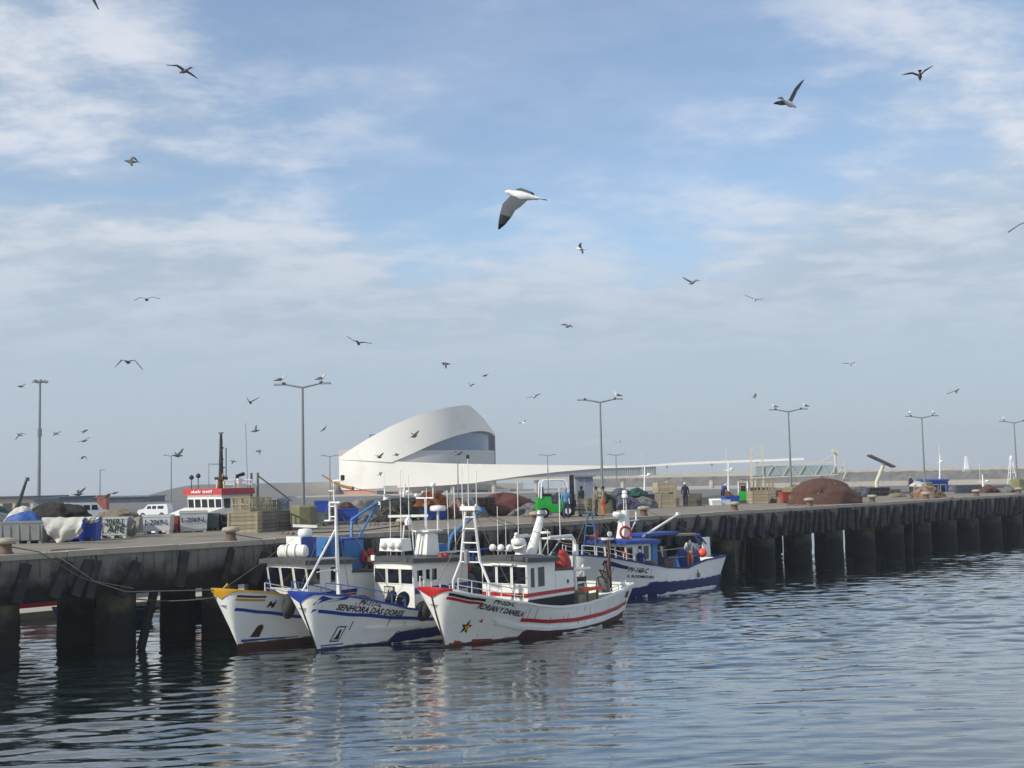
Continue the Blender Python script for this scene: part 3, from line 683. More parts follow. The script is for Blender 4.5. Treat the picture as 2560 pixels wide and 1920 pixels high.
cabin(r, 3.7, 5.6, 1.16, 1.05, 3.0, 2.9, 0.02, fwin=3, fz=(0.54, 0.89), swin=((0.10, 0.24), (0.36, 0.6)), sz=(0.46, 0.86))
cabin(r, 5.61, 6.95, 1.15, 1.05, 2.52, 2.46, 0, roof='roof_grey', fwin=1, fz=(0.5, 0.51), swin=(), over=0.02, rt=0.07, camber=0.03)
for s_ in (-1, 1):
    H_ = MB(); H_.box(5.32, s_ * 1.17, 1.66, 3.26, 0.03, 0.15); H_.build('cabin_stripe', 'red_paint', r)
    H_ = MB(); H_.box(5.32, s_ * 1.175, 1.53, 3.26, 0.05, 0.05); H_.build('cabin_rail', 'hull_white', r)
    H_ = MB(); H_.box(5.32, s_ * 1.17, 1.25, 3.24, 0.025, 0.42); H_.build('cabin_base', 'dark_hold', r)
MB().box(3.69, 0, 1.66, 0.03, 2.34, 0.15).build('cabin_stripe', 'red_paint', r)
mb = MB(); mb.lathe([(0.09, 0), (0.09, 0.02)], (6.55, -1.165, 2.02), 14, axis='y'); q = mb.build('porthole', 'glass_dark', r); q.scale = (0.75, 1, 1.0); q.location = (1.6, -0.01, -0.02)
mb = MB(); mb.box(5.95, -1.16, 1.95, 0.62, 0.03, 0.85); mb.build('cabin_door', 'white_paint', r)
mb = MB(); mb.tube([(3.58, -0.55, 2.86), (3.58, 0.6, 2.86)], 0.045, 8); mb.build('light_tube', 'cabin_white', r)
# ladder mast on the foredeck
mb = MB()
for s_ in (-1, 1): mb.tube([(1.55, s_ * 0.92, 1.35), (1.55, s_ * 0.9, 2.35), (1.55, s_ * 0.48, 3.15), (1.55, s_ * 0.2, 5.15)], 0.055, 8)
mast = mb.build('ladder_mast', 'white_paint', r, 50)
for z_ in (3.1, 3.5, 3.85, 4.4, 4.85): MB().tube([(1.55, -0.48 + (z_ - 3.15) * 0.14, z_), (1.55, 0.48 - (z_ - 3.15) * 0.14, z_)], 0.03, 6).build('rung', 'white_paint', mast)
mb = MB(); mb.box(1.55, 0, 5.2, 0.3, 0.75, 0.16); mb.box(1.55, -0.34, 5.3, 0.1, 0.06, 0.1); mb.box(1.55, 0.34, 5.3, 0.1, 0.06, 0.1); mb.build('mast_head', 'white_paint', mast)
for y_, h_ in ((-0.35, 1.4), (0.05, 1.95), (0.36, 1.6)): rod(mast, 'aerial', (1.55, y_, 5.25), (1.55, y_ * 1.05, 5.25 + h_), 0.016)
MB().lathe([(0.05, 0), (0.07, 0.08), (0.05, 0.16)], (1.55, 0.05, 7.15), 8).build('mast_light', 'black_paint', mast)
mb = MB(); mb.box(1.5, 0.15, 3.3, 0.18, 0.14, 0.5); mb.build('winch_box', 'steel', mast)
# bow rails
for s_ in (-1, 1):
    pts = [(x, s_ * max(0.06, H.half(x, H.zs(x)) - 0.08), H.zs(x) + 0.52) for x in (-0.35, 0.15, 0.8, 1.5, 2.2, 2.7)]
    pts[0] = (pts[0][0], pts[0][1], pts[0][2] - 0.02); rail(r, pts, 0.5)
rod(r, 'mooring_stay', (-0.5, 0, 2.35), (1.5, -0.2, 5.1), 0.014, 'rope')
rod(r, 'backstay', (1.6, -0.2, 5.15), (5.9, -0.4, 3.95), 0.012, 'rope')
rod(r, 'backstay', (1.6, 0.2, 5.15), (6.2, 0.5, 3.9), 0.012, 'rope')
# roof gear: funnel mast, spotlights, radar
mb = MB(); mb.tube([(5.35, -0.05, 2.95), (5.75, -0.05, 3.75), (6.05, -0.05, 4.35), (6.2, -0.05, 4.75)], [0.26, 0.2, 0.17, 0.13], 12); fn = mb.build('funnel_mast', 'white_paint', r, 50)
MB().lathe([(0.2, 0), (0.24, 0.1), (0.18, 0.24)], (6.22, -0.05, 4.72), 12).build('funnel_top', 'steel', fn, 40)
mb = MB(); mb.tube([(4.7, -0.05, 2.95), (4.75, -0.05, 3.3), (4.6, -0.05, 3.6)], [0.3, 0.22, 0.36], 10); mb.build('radar_bracket', 'white_paint', fn, 40)
dome(fn, 4.6, -0.05, 3.62, 0.3, 0.26); MB().ball((4.15, -0.3, 4.05), 0.09).build('lamp', 'white_paint', fn, 60)
rod(fn, 'aerial', (4.3, -0.3, 3.7), (4.3, -0.3, 6.2), 0.018); rod(fn, 'lamp_arm', (4.15, -0.3, 4.0), (5.2, -0.1, 4.0), 0.03)
mb = MB(); mb.tube([(3.55, -0.5, 3.42), (3.55, 0.45, 3.42)], 0.03, 6); mb.tube([(3.55, 0, 3.42), (3.6, 0, 3.1)], 0.03, 6); lb = mb.build('lamp_bar', 'steel', r)
for y_ in (-0.45, 0.0, 0.42): MB().ball((3.5, y_, 3.54), 0.15, 12).build('floodlight', 'cabin_white', lb, 70)
# gallows frame aft of the cabin
mb = MB(); mb.tube([(5.6, -0.9, 3.85), (7.2, -0.9, 3.85), (7.42, -0.9, 3.65), (7.42, -0.9, 2.3)], 0.075, 8); mb.tube([(5.6, 0.9, 3.85), (7.2, 0.9, 3.85), (7.42, 0.9, 3.65), (7.42, 0.9, 1.1)], 0.06, 8)
mb.tube([(7.42, -0.9, 3.7), (7.42, 0.9, 3.7)], 0.05, 8); mb.tube([(7.42, -0.9, 2.3), (7.45, -0.95, 1.0)], 0.07, 8)
mb.tube([(5.6, -0.9, 3.85), (6.6, 0.5, 2.7)], 0.03, 6); mb.tube([(6.5, -0.9, 3.8), (6.9, 0.3, 2.7)], 0.03, 6); mb.box(7.42, -0.98, 3.25, 0.18, 0.14, 0.45); g_ = mb.build('gallows', 'white_paint', r, 50)
rod(g_, 'aerial', (6.4, -0.9, 3.85), (6.4, -0.9, 5.9), 0.018); dome(g_, 5.9, -0.5, 4.0, 0.22, 0.1, name='gps_dome')
liferaft(r, 6.15, 0.2, 2.85, 1.15, 0.25, 0.1)
q = net_pile(r, 'net_heap', 6.75, -0.75, 2.5, 0.36, 0.34, 0.75, 'buoy_red', 3); q = net_pile(r, 'net_heap', 7.0, -0.35, 2.5, 0.3, 0.4, 0.62, 'net_green', 6)
# working deck aft
mb = MB(); mb.box(7.9, -0.2, 1.52, 1.9, 2.2, 0.06); t_ = mb.build('sorting_table', 'wood_grey', r)
MB().box(8.1, -1.25, 1.56, 1.5, 0.26, 0.12).build('orange_rail', 'orange', r)
for x_ in (7.15, 7.9, 8.65): MB().box(x_, -1.2, 1.15, 0.07, 0.07, 0.75).build('table_leg', 'wood_grey', t_)
mb = MB(); mb.box(8.0, -1.15, 1.15, 1.5, 0.04, 0.42); mb.build('side_board', 'wood_pale', r)
mb = MB(); mb.tube([(7.2, -0.9, 2.42), (8.4, -1.0, 2.4)], 0.07, 8); mb.build('boom', 'cabin_white', r)
mb = MB(); mb.tube([(8.1, -0.4, 1.5), (8.3, -0.6, 2.2), (8.6, -0.5, 2.5), (9.0, -0.4, 1.5)], 0.05, 6); mb.tube([(7.6, 0.5, 1.5), (8.0, 0.4, 2.3), (9.0, 0.2, 1.5)], 0.05, 6); mb.build('hauler_frame', 'hull_white_worn', r, 50)
coil(r, 8.3, -0.55, 1.85, 0.26, 5, 'rope_green')
net_pile(r, 'net_heap', 7.7, 0.4, 1.55, 0.6, 0.45, 0.7, 'net_dark', 9)
mb = MB(); mb.tube([(10.75, -0.55, 1.2), (10.6, -0.55, 3.5)], 0.06, 8); mb.build('stern_post', 'rusty_steel', r, 50)
mb = MB()
for a, b_ in (((10.3, -0.7, 1.5), (9.0, -1.1, 2.3)), ((9.0, -1.1, 2.3), (10.0, -0.8, 2.1)), ((10.0, -0.8, 2.1), (10.6, -0.6, 2.9)), ((9.4, -1.0, 2.05), (9.8, -0.9, 2.5)), ((9.8, -0.9, 2.5), (10.4, -0.7, 1.8)), ((10.3, -0.6, 1.4), (10.65, -0.55, 2.6))): mb.tube([a, b_], 0.035, 6)
mb.build('stern_gallows', 'rusty_steel', r, 50)
net_pile(r, 'rope_heap', 10.2, -0.5, 1.2, 0.32, 0.3, 0.9, 'net_grey', 12); net_pile(r, 'rope_heap', 8.8, 0.7, 1.1, 0.7, 0.5, 0.6, 'net_grey', 15)
MB().box(9.6, -1.12, 1.02, 2.4, 0.05, 0.4).build('inner_bulwark', 'hull_white_worn', r)
H.patch(r, 'stern_quarter', 'rusty_steel', 10.55, 10.92, lambda x: 0.95, lambda x: 1.22 + 0.1 * (x - 10.55), 0.02, (-1,), n=6, k=2)
tyre(r, -0.05, 0.85, 1.45, 0.5, 0.2, 0.4, 0.15)
H.weather(r, 3, lambda x: 0.09 if x < 3.1 else strake(x) - 0.02, 14)

rig(r, [((1.55, -0.2, 5.1), (2.6, -1.45, 1.6)), ((1.55, 0.2, 5.1), (2.6, 1.45, 1.6)), ((1.6, 0, 5.2), (7.42, 0.3, 3.7)), ((6.2, -0.05, 4.7), (10.6, -0.5, 3.4)), ((7.42, -0.9, 3.6), (10.6, -0.55, 3.3)), ((6.2, -0.05, 4.6), (3.6, -1.0, 3.1))])
for x_, y_, h_ in ((4.2, 0.7, 2.2), (5.0, 0.9, 1.6), (5.5, -0.9, 1.2)): rod(r, 'aerial', (x_, y_, 3.0), (x_, y_, 3.0 + h_), 0.013)
for k_ in range(5): MB().tube([(0.4 + k_ * 0.35, -0.5 + 0.1 * k_, 1.5), (0.7 + k_ * 0.3, 0.2, 1.62 + 0.05 * (k_ % 3)), (1.0 + k_ * 0.3, 0.6, 1.5)], 0.03, 5).build('deck_rope', 'rope_green', r)
net_pile(r, 'net_heap', 2.4, 0.2, 1.0, 0.7, 0.8, 0.7, 'net_green', 51); net_pile(r, 'net_heap', 3.1, -0.4, 0.9, 0.4, 0.6, 0.55, 'net_dark', 52)
rail(r, [(x, -max(0.06, H.half(x, H.zs(x)) - 0.08), H.zs(x) + 0.3) for x in (9.0, 9.8, 10.6)], 0.3, 0.02)
# ---------------------------------------------------------------- boat B: white with blue trim
r = boat_root('fishing_boat', 'white fishing boat with blue bow cap and framed hull picture, middle of three', (795, 1627), 7)
SHB = [(-1.0, 2.26), (0.2, 2.08), (1.2, 1.86), (2.4, 1.55), (3.6, 1.25), (5.0, 1.05), (7.5, 1.0), (9.5, 1.2), (11, 1.4)]
H = Hull(10.6, 3.5, 1.0, SHB); H.build(r, 'hull_white', 'deck_grey', 'blue_paint', 0.6)
stripe = lambda x: lerp_tab([(-0.7, 1.58), (1.0, 1.3), (3.0, 1.0), (4.6, 0.8), (10.5, 0.85)], x)
H.patch(r, 'blue_stripe', 'blue_paint', -0.66, 10.5, lambda x: stripe(x) - 0.07, lambda x: stripe(x) + 0.06, 0.016, n=44, k=2)
H.patch(r, 'bottom_paint', 'antifoul_navy', -0.1, 2.75, -0.85, 0.07, 0.012); H.patch(r, 'bottom_paint', 'antifoul_navy', 2.7, 10.5, -0.85, lambda x: min(0.44, 0.07 + (x - 2.7) * 1.2), 0.012)
H.patch(r, 'boot_line', 'blue_paint', 0.06, 0.95, 0.15, lambda x: 0.2, 0.016, n=10, k=1)
H.patch(r, 'rubbing_strake', 'hull_white', 1.6, 10.5, lambda x: 0.62 - 0.045 * (x - 1.6) + 0.004 * (x - 1.6) ** 2, lambda x: 0.74 - 0.045 * (x - 1.6) + 0.004 * (x - 1.6) ** 2, 0.07, k=1, thick=True)
H.cap(r, 'blue_paint', 0.026, 0.4, 'light_blue_paint')
MB().tube([(H.xy(0, z)[0] - 0.02, 0, z) for z in (-0.1, 0.4, 0.9, 1.4, 1.9)], 0.026, 6).build('stem_iron', 'black_paint', r)
for s_ in (-1, 1):
    for pts in (((-0.74, 1.8), (-0.6, 2.14), (0.35, 2.03), (0.3, 1.99), (-0.52, 2.06), (-0.62, 1.88)), ((-0.62, 1.88), (-0.74, 1.8), (0.3, 1.95), (0.35, 2.03))): H.poly(r, 'bow_triangle', 'blue_paint', pts, s_, 0.018)
H.text(r, 'PV-117-C', 0.84, 1.7, 0.19, slope=-0.18, width=1.05)
H.text(r, 'SENHORA DAS DORES', 0.06, 1.57, 0.22, slope=-0.175, width=2.95)
H.poly(r, 'picture_frame', 'letter_black', [(0.36, 0.3), (0.72, 0.28), (0.8, 0.88), (0.46, 0.9)], off=0.014); H.poly(r, 'picture_field', 'hull_white', [(0.41, 0.35), (0.69, 0.33), (0.75, 0.83), (0.49, 0.85)], off=0.024)
H.poly(r, 'picture_figure', 'letter_black', [(0.46, 0.38), (0.67, 0.37), (0.66, 0.52), (0.66, 0.64), (0.65, 0.76), (0.61, 0.79), (0.57, 0.73), (0.57, 0.6), (0.52, 0.48)], off=0.034)
H.patch(r, 'rust_run', 'rusty_steel', 0.95, 0.985, lambda x: 0.7, lambda x: 1.05, 0.012, (-1,), 2, 2)
cabin(r, 4.25, 7.6, 1.1, 1.0, 3.05, 2.9, 0.06, fwin=3, fz=(0.58, 0.86), swin=((0.05, 0.14), (0.2, 0.27), (0.31, 0.4)), sz=(0.62, 0.84))
for s_ in (-1, 1): MB().box(5.9, s_ * 1.11, 1.9, 3.3, 0.03, 0.24).build('cabin_stripe', 'blue_paint', r)
MB().box(4.2, 0.25, 1.72, 0.04, 0.55, 0.68).build('picture_frame', 'black_paint', r); MB().box(4.175, 0.25, 1.72, 0.03, 0.46, 0.6).build('picture_field', 'tarp_white', r)
mb = MB(); mb.add([(4.155, 0.25 + y, 1.72 + z) for y, z in ((-0.12, -0.26), (0.1, -0.26), (0.08, -0.05), (0.05, 0.12), (0.02, 0.2), (-0.03, 0.2), (-0.05, 0.1), (-0.09, -0.05))], [tuple(range(8))]); mb.build('picture_figure', 'black_paint', r)
MB().box(4.0, 0.95, 3.2, 0.06, 0.2, 0.22).build('number_plate', 'cabin_white', r)
# tripod foremast
mb = MB(); mb.tube([(1.05, 0, 1.35), (1.1, 0, 2.5), (1.0, 0, 4.6), (1.0, 0, 5.5)], [0.075, 0.07, 0.06, 0.05], 8); mb.tube([(-0.85, -0.1, 2.3), (1.0, 0, 4.55)], 0.045, 7); mb.tube([(0.55, -0.62, 1.95), (0.75, -0.25, 3.4), (1.0, 0, 4.7)], 0.045, 7)
mb.tube([(0.1, -0.06, 3.45), (0.76, -0.24, 3.45)], 0.035, 6); mb.tube([(-0.1, -0.08, 2.95), (1.05, 0.0, 2.98)], 0.028, 6); mb.tube([(0.4, -0.5, 2.98), (1.1, 0, 2.98)], 0.028, 6); fm_ = mb.build('foremast', 'white_paint', r, 50)
mb = MB(); mb.box(1.0, 0, 5.55, 0.12, 0.5, 0.06); mb.tube([(1.0, 0.1, 5.5), (1.0, 0.1, 6.4)], 0.03, 6); mb.box(1.0, 0.35, 5.2, 0.05, 0.05, 0.8); mb.box(1.0, 0.35, 4.85, 0.3, 0.3, 0.05); mb.build('mast_platform', 'white_paint', fm_)
for z_ in (5.0, 5.4, 6.0): MB().box(1.0, 0.22, z_, 0.05, 0.3, 0.04).build('mast_step', 'white_paint', fm_)
mb = MB(); mb.tube([(1.0, 0.75, 6.62), (1.0, 0.1, 6.33), (1.0, -0.4, 6.15), (1.0, -0.95, 6.08)], [0.03, 0.035, 0.05, 0.07], 7); mb.build('derrick', 'derrick_ochre', fm_, 50)
mb = MB(); mb.tube([(1.0, 0.15, 6.38), (1.0, -0.4, 6.4)], 0.04, 6); mb.build('spreader', 'white_paint', fm_); MB().box(1.0, -0.38, 6.5, 0.11, 0.11, 0.2).build('mast_light', 'black_paint', fm_)
for s_ in (-1, 1):
    pts = [(x, s_ * max(0.08, H.half(x, H.zs(x)) - 0.1), H.zs(x) + 0.42) for x in (-0.45, 0.1, 0.8, 1.6, 2.4, 3.1)]
    rail(r, pts, 0.42, 0.022, 'light_blue_paint', mid=False)
# roof gear
mb = MB(); mb.box(4.55, 0.2, 3.72, 0.62, 1.25, 0.5, taper=0.92); mb.build('raft_box', 'cabin_white', r)
for y_ in (-0.3, 0.1, 0.55): MB().ball((4.2, y_, 3.72), 0.16, 10).build('floodlight', 'cabin_white', r, 70)
mb = MB()
for y_ in (-0.3, 0.1, 0.6): mb.tube([(4.5, y_, 3.1), (4.5, y_, 3.5)], 0.035, 6)
mb.build('raft_legs', 'steel', r)
mb = MB(); mb.box(6.2, 0.0, 3.95, 1.0, 0.8, 1.9, taper=0.62, ty=0.7, shift=(0.12, 0)); fn = mb.build('funnel', 'cabin_white', r); fn.location.z = -0.72
MB().box(6.32, 0, 4.93, 0.95, 0.9, 0.06).build('funnel_plate', 'cabin_white', fn)
mb = MB(); mb.tube([(6.2, 0, 4.9), (6.2, 0, 6.3)], 0.045, 7); mb.tube([(6.2, 0.5, 6.3), (6.2, -0.45, 6.3), (6.2, -0.45, 6.75)], 0.04, 7); mb.ball((6.2, 0.5, 6.42), 0.09); mb.ball((6.2, -0.45, 6.85), 0.12, 8); mb.build('top_mast', 'white_paint', fn, 60)
dome(fn, 6.6, -0.35, 5.75, 0.34, 0.24); rod(fn, 'dome_post', (6.6, -0.35, 4.9), (6.6, -0.35, 5.75), 0.05)
rb = radar_bar(fn, 5.4, 0.25, 5.2, 0.85, R(-62))
mb = MB()
for dx_, dy_ in ((-0.12, 0.12), (0.12, -0.1)): mb.tube([(5.4 + dx_, 0.25 + dy_, 5.2), (5.35 + dx_ * 2, 0.25 + dy_ * 2, 3.2)], 0.03, 6)
mb.tube([(5.0, 0.4, 3.9), (5.7, 0.1, 3.9)], 0.03, 6); mb.build('radar_post', 'white_paint', fn)
mb = MB(); mb.tube([(6.6, -0.4, 4.0), (8.2, -0.6, 4.0)], 0.035, 6); mb.tube([(6.8, 0.5, 3.9), (8.4, 0.2, 3.9)], 0.03, 6); y0 = mb.build('aerial_yard', 'white_paint', fn)
for x_, z_ in ((7.1, 6.6), (7.55, 6.75), (8.1, 6.6)): rod(y0, 'aerial', (x_, -0.5, 4.0), (x_, -0.45, z_), 0.02)
for x_, z_ in ((5.0, 7.5), (5.5, 7.3)): rod(fn, 'aerial', (x_, 0.3, 4.2), (x_, 0.3, z_), 0.016)
floats(r, 7.6, -0.9, 2.75, 9, 0.34, seed=4); mb = MB(); mb.box(7.2, 0.3, 3.3, 0.7, 0.6, 0.6, taper=1.1); mb.build('fish_tub', 'light_blue_paint', r)
floats(r, 6.0, -1.0, 3.1, 3, 0.2, seed=8, r=0.14)
mb = MB(); mb.tube([(6.8, 0.9, 3.2), (12.2, 0.9, 3.1)], 0.05, 7); mb.tube([(8.2, 0.9, 1.2), (8.2, 0.9, 3.15)], 0.05, 7); mb.tube([(10.4, 0.9, 1.2), (10.4, 0.9, 3.15)], 0.05, 7); mb.build('deck_frame', 'blue_paint', r, 50)
mb = MB(); mb.tube([(7.8, 0.6, 2.3), (8.6, 0.6, 3.9), (10.2, 0.3, 4.9)], [0.09, 0.08, 0.06], 8); mb.box(10.3, 0.28, 4.95, 0.25, 0.2, 0.2); mb.build('deck_crane', 'light_blue_paint', r, 50)
net_pile(r, 'net_heap', 9.2, 0, 1.0, 1.1, 1.0, 1.5, 'net_dark', 21); net_pile(r, 'net_heap', 8.3, -0.4, 1.0, 0.6, 0.6, 1.3, 'net_slate', 22)
tyre(r, -0.35, 1.15, 1.6, 0.7, 0.3, 0.46, 0.19); tyre(r, -0.6, 1.0, 1.75, 1.1, 0.2, 0.42, 0.17); H.weather(r, 5, lambda x: 0.07 if x < 2.7 else min(0.44, 0.07 + (x - 2.7) * 1.2), 10)
tyre(r, 4.15, -1.62, 1.15, 0.05, 0.1, 0.42, 0.16); tyre(r, 3.45, -1.2, 1.62, 0.1, 0.1, 0.36, 0.13); tyre(r, 2.9, -1.05, 1.72, 0.4, 0.4, 0.36, 0.13)

rig(r, [((1.0, 0.1, 6.3), (6.2, 0, 5.4)), ((1.0, 0, 5.4), (5.4, 0.2, 5.5)), ((1.0, 0, 5.4), (3.0, -1.3, 1.7)), ((1.0, 0, 5.4), (3.0, 1.3, 1.7)), ((6.2, 0, 5.4), (10.3, 0.3, 4.9)), ((6.3, -0.3, 4.2), (8.2, -0.6, 3.4)), ((1.0, 0.1, 6.2), (-0.9, 0, 2.3))])
for x_, y_, h_ in ((4.7, -0.8, 1.2), (5.0, 0.9, 2.4), (7.3, 0.9, 2.9)): rod(r, 'aerial', (x_, y_, 3.1), (x_, y_, 3.1 + h_), 0.013)
net_pile(r, 'net_heap', 2.2, 0.1, 1.2, 0.8, 0.8, 0.6, 'net_dark', 61); net_pile(r, 'net_heap', 3.4, -0.5, 1.0, 0.5, 0.5, 0.6, 'tarp_blue', 62)
# ---------------------------------------------------------------- boat A: white with yellow bow, against the quay
r = boat_root('fishing_boat', 'white fishing boat with yellow bow cap and raked windows, closest to the quay wall', (598, 1625), 7)
SHA = [(-1.0, 2.36), (0.2, 2.22), (1.2, 2.0), (2.4, 1.62), (3.6, 1.3), (5.0, 1.1), (7.5, 1.05), (9.5, 1.2), (11, 1.4)]
H = Hull(10.4, 3.3, 0.95, SHA); H.build(r, 'hull_white', 'deck_grey', 'yellow_paint', 0.6)
stripe = lambda x: lerp_tab([(-0.6, 1.62), (0.5, 1.42), (2.0, 1.12), (3.5, 0.9), (5.5, 0.76), (10.5, 0.9)], x)
H.patch(r, 'blue_stripe', 'blue_paint', -0.56, 10.3, lambda x: stripe(x) - 0.06, lambda x: stripe(x) + 0.06, 0.016, n=40, k=2)
H.patch(r, 'bottom_paint', 'antifoul_brown', -0.1, 10.3, -0.85, 0.24, 0.012, n=40); H.patch(r, 'boot_line', 'blue_paint', 0.0, 2.2, 0.3, lambda x: 0.4 - 0.03 * x, 0.014, n=12, k=1)
H.cap(r, 'yellow_paint', 0.03, 0.36)
for z0_, m_ in ((0.14, 'antifoul_brown'), (0.27, 'yellow_paint')): H.patch(r, 'bow_dash', m_, -0.66, 0.35, lambda x: H.zs(x) - z0_ - 0.08 + 0.03 * x, lambda x: H.zs(x) - z0_ + 0.02 * x, 0.016, (-1,), n=12, k=2)
H.poly(r, 'arched_mark', 'antifoul_brown', [(0.3, 0.46), (0.66, 0.44), (0.7, 0.82), (0.64, 0.92), (0.54, 0.94), (0.44, 0.86)], off=0.016)
H.text(r, 'M', 0.5, 1.62, 0.24, slope=-0.15)
cabin(r, 2.75, 4.95, 1.15, 1.05, 3.12, 3.0, 0.36, fwin=3, fz=(0.52, 0.92), swin=((0.0, 0.17), (0.44, 0.56)), sz=(0.6, 0.9), over=0.22)
cabin(r, 4.96, 6.3, 1.12, 1.05, 2.62, 2.55, 0, fwin=1, fz=(0.5, 0.51), swin=(), over=0.04, rt=0.08, camber=0.03)
for s_ in (-1, 1):
    MB().box(4.2, s_ * 1.16, 1.88, 2.0, 0.03, 0.14).build('cabin_stripe', 'navy_paint', r); MB().box(4.2, s_ * 1.16, 1.74, 2.0, 0.03, 0.06).build('cabin_stripe', 'red_paint', r); MB().box(4.2, s_ * 1.16, 1.62, 2.0, 0.03, 0.06).build('cabin_stripe', 'red_paint', r)
MB().box(2.68, 0.1, 1.62, 0.04, 2.0, 0.26).build('name_board', 'cabin_white', r)
vs, fs = text_tris('NA  SE  OM', 0); mb = MB(); mb.add([(2.65, 0.95 - v[0] * 0.27, 1.53 + v[1] * 0.27) for v in vs], fs); mb.build('lettering', 'letter_navy', r)
liferaft(r, 2.9, 0.15, 3.56, 1.2, 0.28, R(-62))
mb = MB(); mb.box(3.6, 0.35, 3.72, 0.8, 0.8, 0.75); mb.build('roof_locker', 'blue_paint', r); MB().box(3.2, 0.4, 3.98, 0.1, 0.85, 0.34).build('locker_front', 'cabin_white', r)
dome(r, 3.75, 0.35, 4.12, 0.3, 0.34, name='radar_drum'); q = MB().box(0, 0, 0, 1.0, 0.12, 0.11).build('radar_bar', 'cabin_white', r, loc=(3.75, 0.35, 4.55)); q.rotation_euler = (0, 0.06, R(-50))
mb = MB(); mb.tube([(3.9, 0.2, 4.1), (4.8, -0.1, 4.05)], 0.04, 6); mb.build('lamp_arm', 'white_paint', r)
mb = MB(); mb.box(5.9, 0.2, 3.25, 1.05, 0.95, 1.25, taper=1.12); tb = mb.build('fish_tub', 'light_blue_paint', r); MB().box(5.75, 0.2, 3.92, 1.4, 1.05, 0.09).build('tub_lid', 'blue_paint', tb)
MB().box(5.0, 0.3, 3.3, 0.5, 0.9, 1.5).build('blue_locker', 'light_blue_paint', r)
mb = MB(); mb.tube([(6.6, 0.6, 2.5), (6.7, 0.6, 4.7), (8.2, 0.5, 5.4)], 0.07, 7); mb.tube([(6.7, 0.6, 3.4), (8.2, 0.5, 5.35)], 0.05, 6); mb.build('deck_crane', 'light_blue_paint', r, 50)
floats(r, 6.55, -0.5, 3.1, 6, 0.3, 'buoy_red', 14, 0.15); net_pile(r, 'net_heap', 7.6, 0, 1.0, 1.0, 1.0, 1.7, 'net_dark', 33)
MB().tube([(6.35, -0.9, 1.2), (6.35, -0.9, 2.5)], 0.05, 6).build('deck_post', 'black_paint', r)
MB().tube([(1.2, -0.3, 2.0), (1.2, -0.3, 2.6)], 0.05, 6).build('bitt', 'navy_paint', r); MB().tube([(-0.75, 0, 2.4), (-0.65, -0.1, 2.56), (-0.5, 0, 2.42)], 0.03, 6).build('fairlead', 'yellow_paint', r, 60)
tyre(r, -0.5, 0.2, 1.9, 1.3, 0.1, 0.3, 0.12); H.weather(r, 8, lambda x: 0.24, 8)

rig(r, [((3.75, 0.35, 4.4), (6.7, 0.6, 4.7)), ((6.7, 0.6, 4.7), (10.0, 0, 1.5)), ((3.2, 0.4, 4.1), (-0.7, 0, 2.4))])
rail(r, [(x, -max(0.06, H.half(x, H.zs(x)) - 0.1), H.zs(x) + 0.36) for x in (0.3, 1.0, 1.8, 2.5)], 0.36, 0.02)
net_pile(r, 'net_heap', 1.6, 0.2, 1.5, 0.7, 0.7, 0.6, 'net_slate', 71)
# ---------------------------------------------------------------- boat D: white over navy, further along the quay
p_ = Q(28.6, -2.75, 0)
r = thing('fishing_boat', 'white fishing boat with navy lower hull and blue roof, moored alone under the quay', 'boat', (p_.x, p_.y, 0), TH + R(1.5))
SHD = [(-0.95, 2.42), (0.6, 2.25), (2.0, 1.98), (3.8, 1.66), (5.5, 1.38), (7.2, 1.27), (7.75, 1.3), (8.25, 1.56), (9.5, 1.6), (11.3, 1.66)]
H = Hull(11.2, 3.3, 0.95, SHD, stern=0.15); H.build(r, 'hull_white', 'deck_grey', 'navy_paint', 0.6)
ch = lambda x: lerp_tab([(-0.2, 0.42), (2.5, 0.46), (3.7, 0.55), (3.9, 0.7), (6, 0.6), (9, 0.55), (11.2, 0.6)], x)
H.patch(r, 'bottom_paint', 'antifoul_navy', -0.1, 11.1, -0.85, ch, 0.012, n=44); H.patch(r, 'rubbing_strake', 'navy_paint', 3.8, 11.1, lambda x: ch(x) - 0.05, lambda x: ch(x) + 0.06 + 0.02 * math.sin(x * 9), 0.07, n=40, k=1, thick=True)
H.patch(r, 'bow_flash', 'navy_paint', 0.4, 2.1, lambda x: H.zs(x) - 0.42, lambda x: H.zs(x) - 0.16 - 0.12 * (x - 0.4) / 1.7, 0.016, n=10, k=2)
H.text(r, 'PV-160-C', 2.1, 1.42, 0.24, slope=-0.12, width=1.5); H.text(r, 'S. RODRIGUES', 2.2, 1.12, 0.13, slope=-0.1, width=1.9, shear=0)
cabin(r, 2.55, 4.9, 1.05, 1.2, 2.82, 2.74, 0.22, roof='blue_paint', fwin=3, fz=(0.45, 0.9), swin=((0.0, 0.15), (0.55, 0.75)), sz=(0.45, 0.88), over=0.28)
MB().box(3.55, -1.07, 1.95, 0.26, 0.03, 1.4).build('cabin_door', 'black_paint', r); MB().box(4.75, -1.0, 2.0, 0.45, 0.3, 1.5).build('locker', 'light_blue_paint', r)
MB().box(5.1, -0.95, 1.75, 0.16, 0.05, 0.75).build('yellow_board', 'yellow_paint', r)
mb = MB(); mb.box(3.55, 0.0, 3.55, 0.62, 0.6, 1.3, taper=0.6, shift=(0.1, 0)); fn = mb.build('funnel', 'cabin_white', r)
MB().torus((3.3, -0.33, 3.35), 0.3, 0.07, 18, 7, ax=(-0.5, -1, 0.1)).build('lifebuoy', 'buoy_red', fn, 60)
mb = MB(); mb.lathe([(0.2, 0), (0.2, 0.35)], (3.75, 0, 4.15), 12); mb.lathe([(0.24, 0), (0.28, 0.12), (0.2, 0.25)], (3.2, 0.1, 4.2), 12); mb.build('radar_drum', 'cabin_white', fn, 40)
mb = MB()
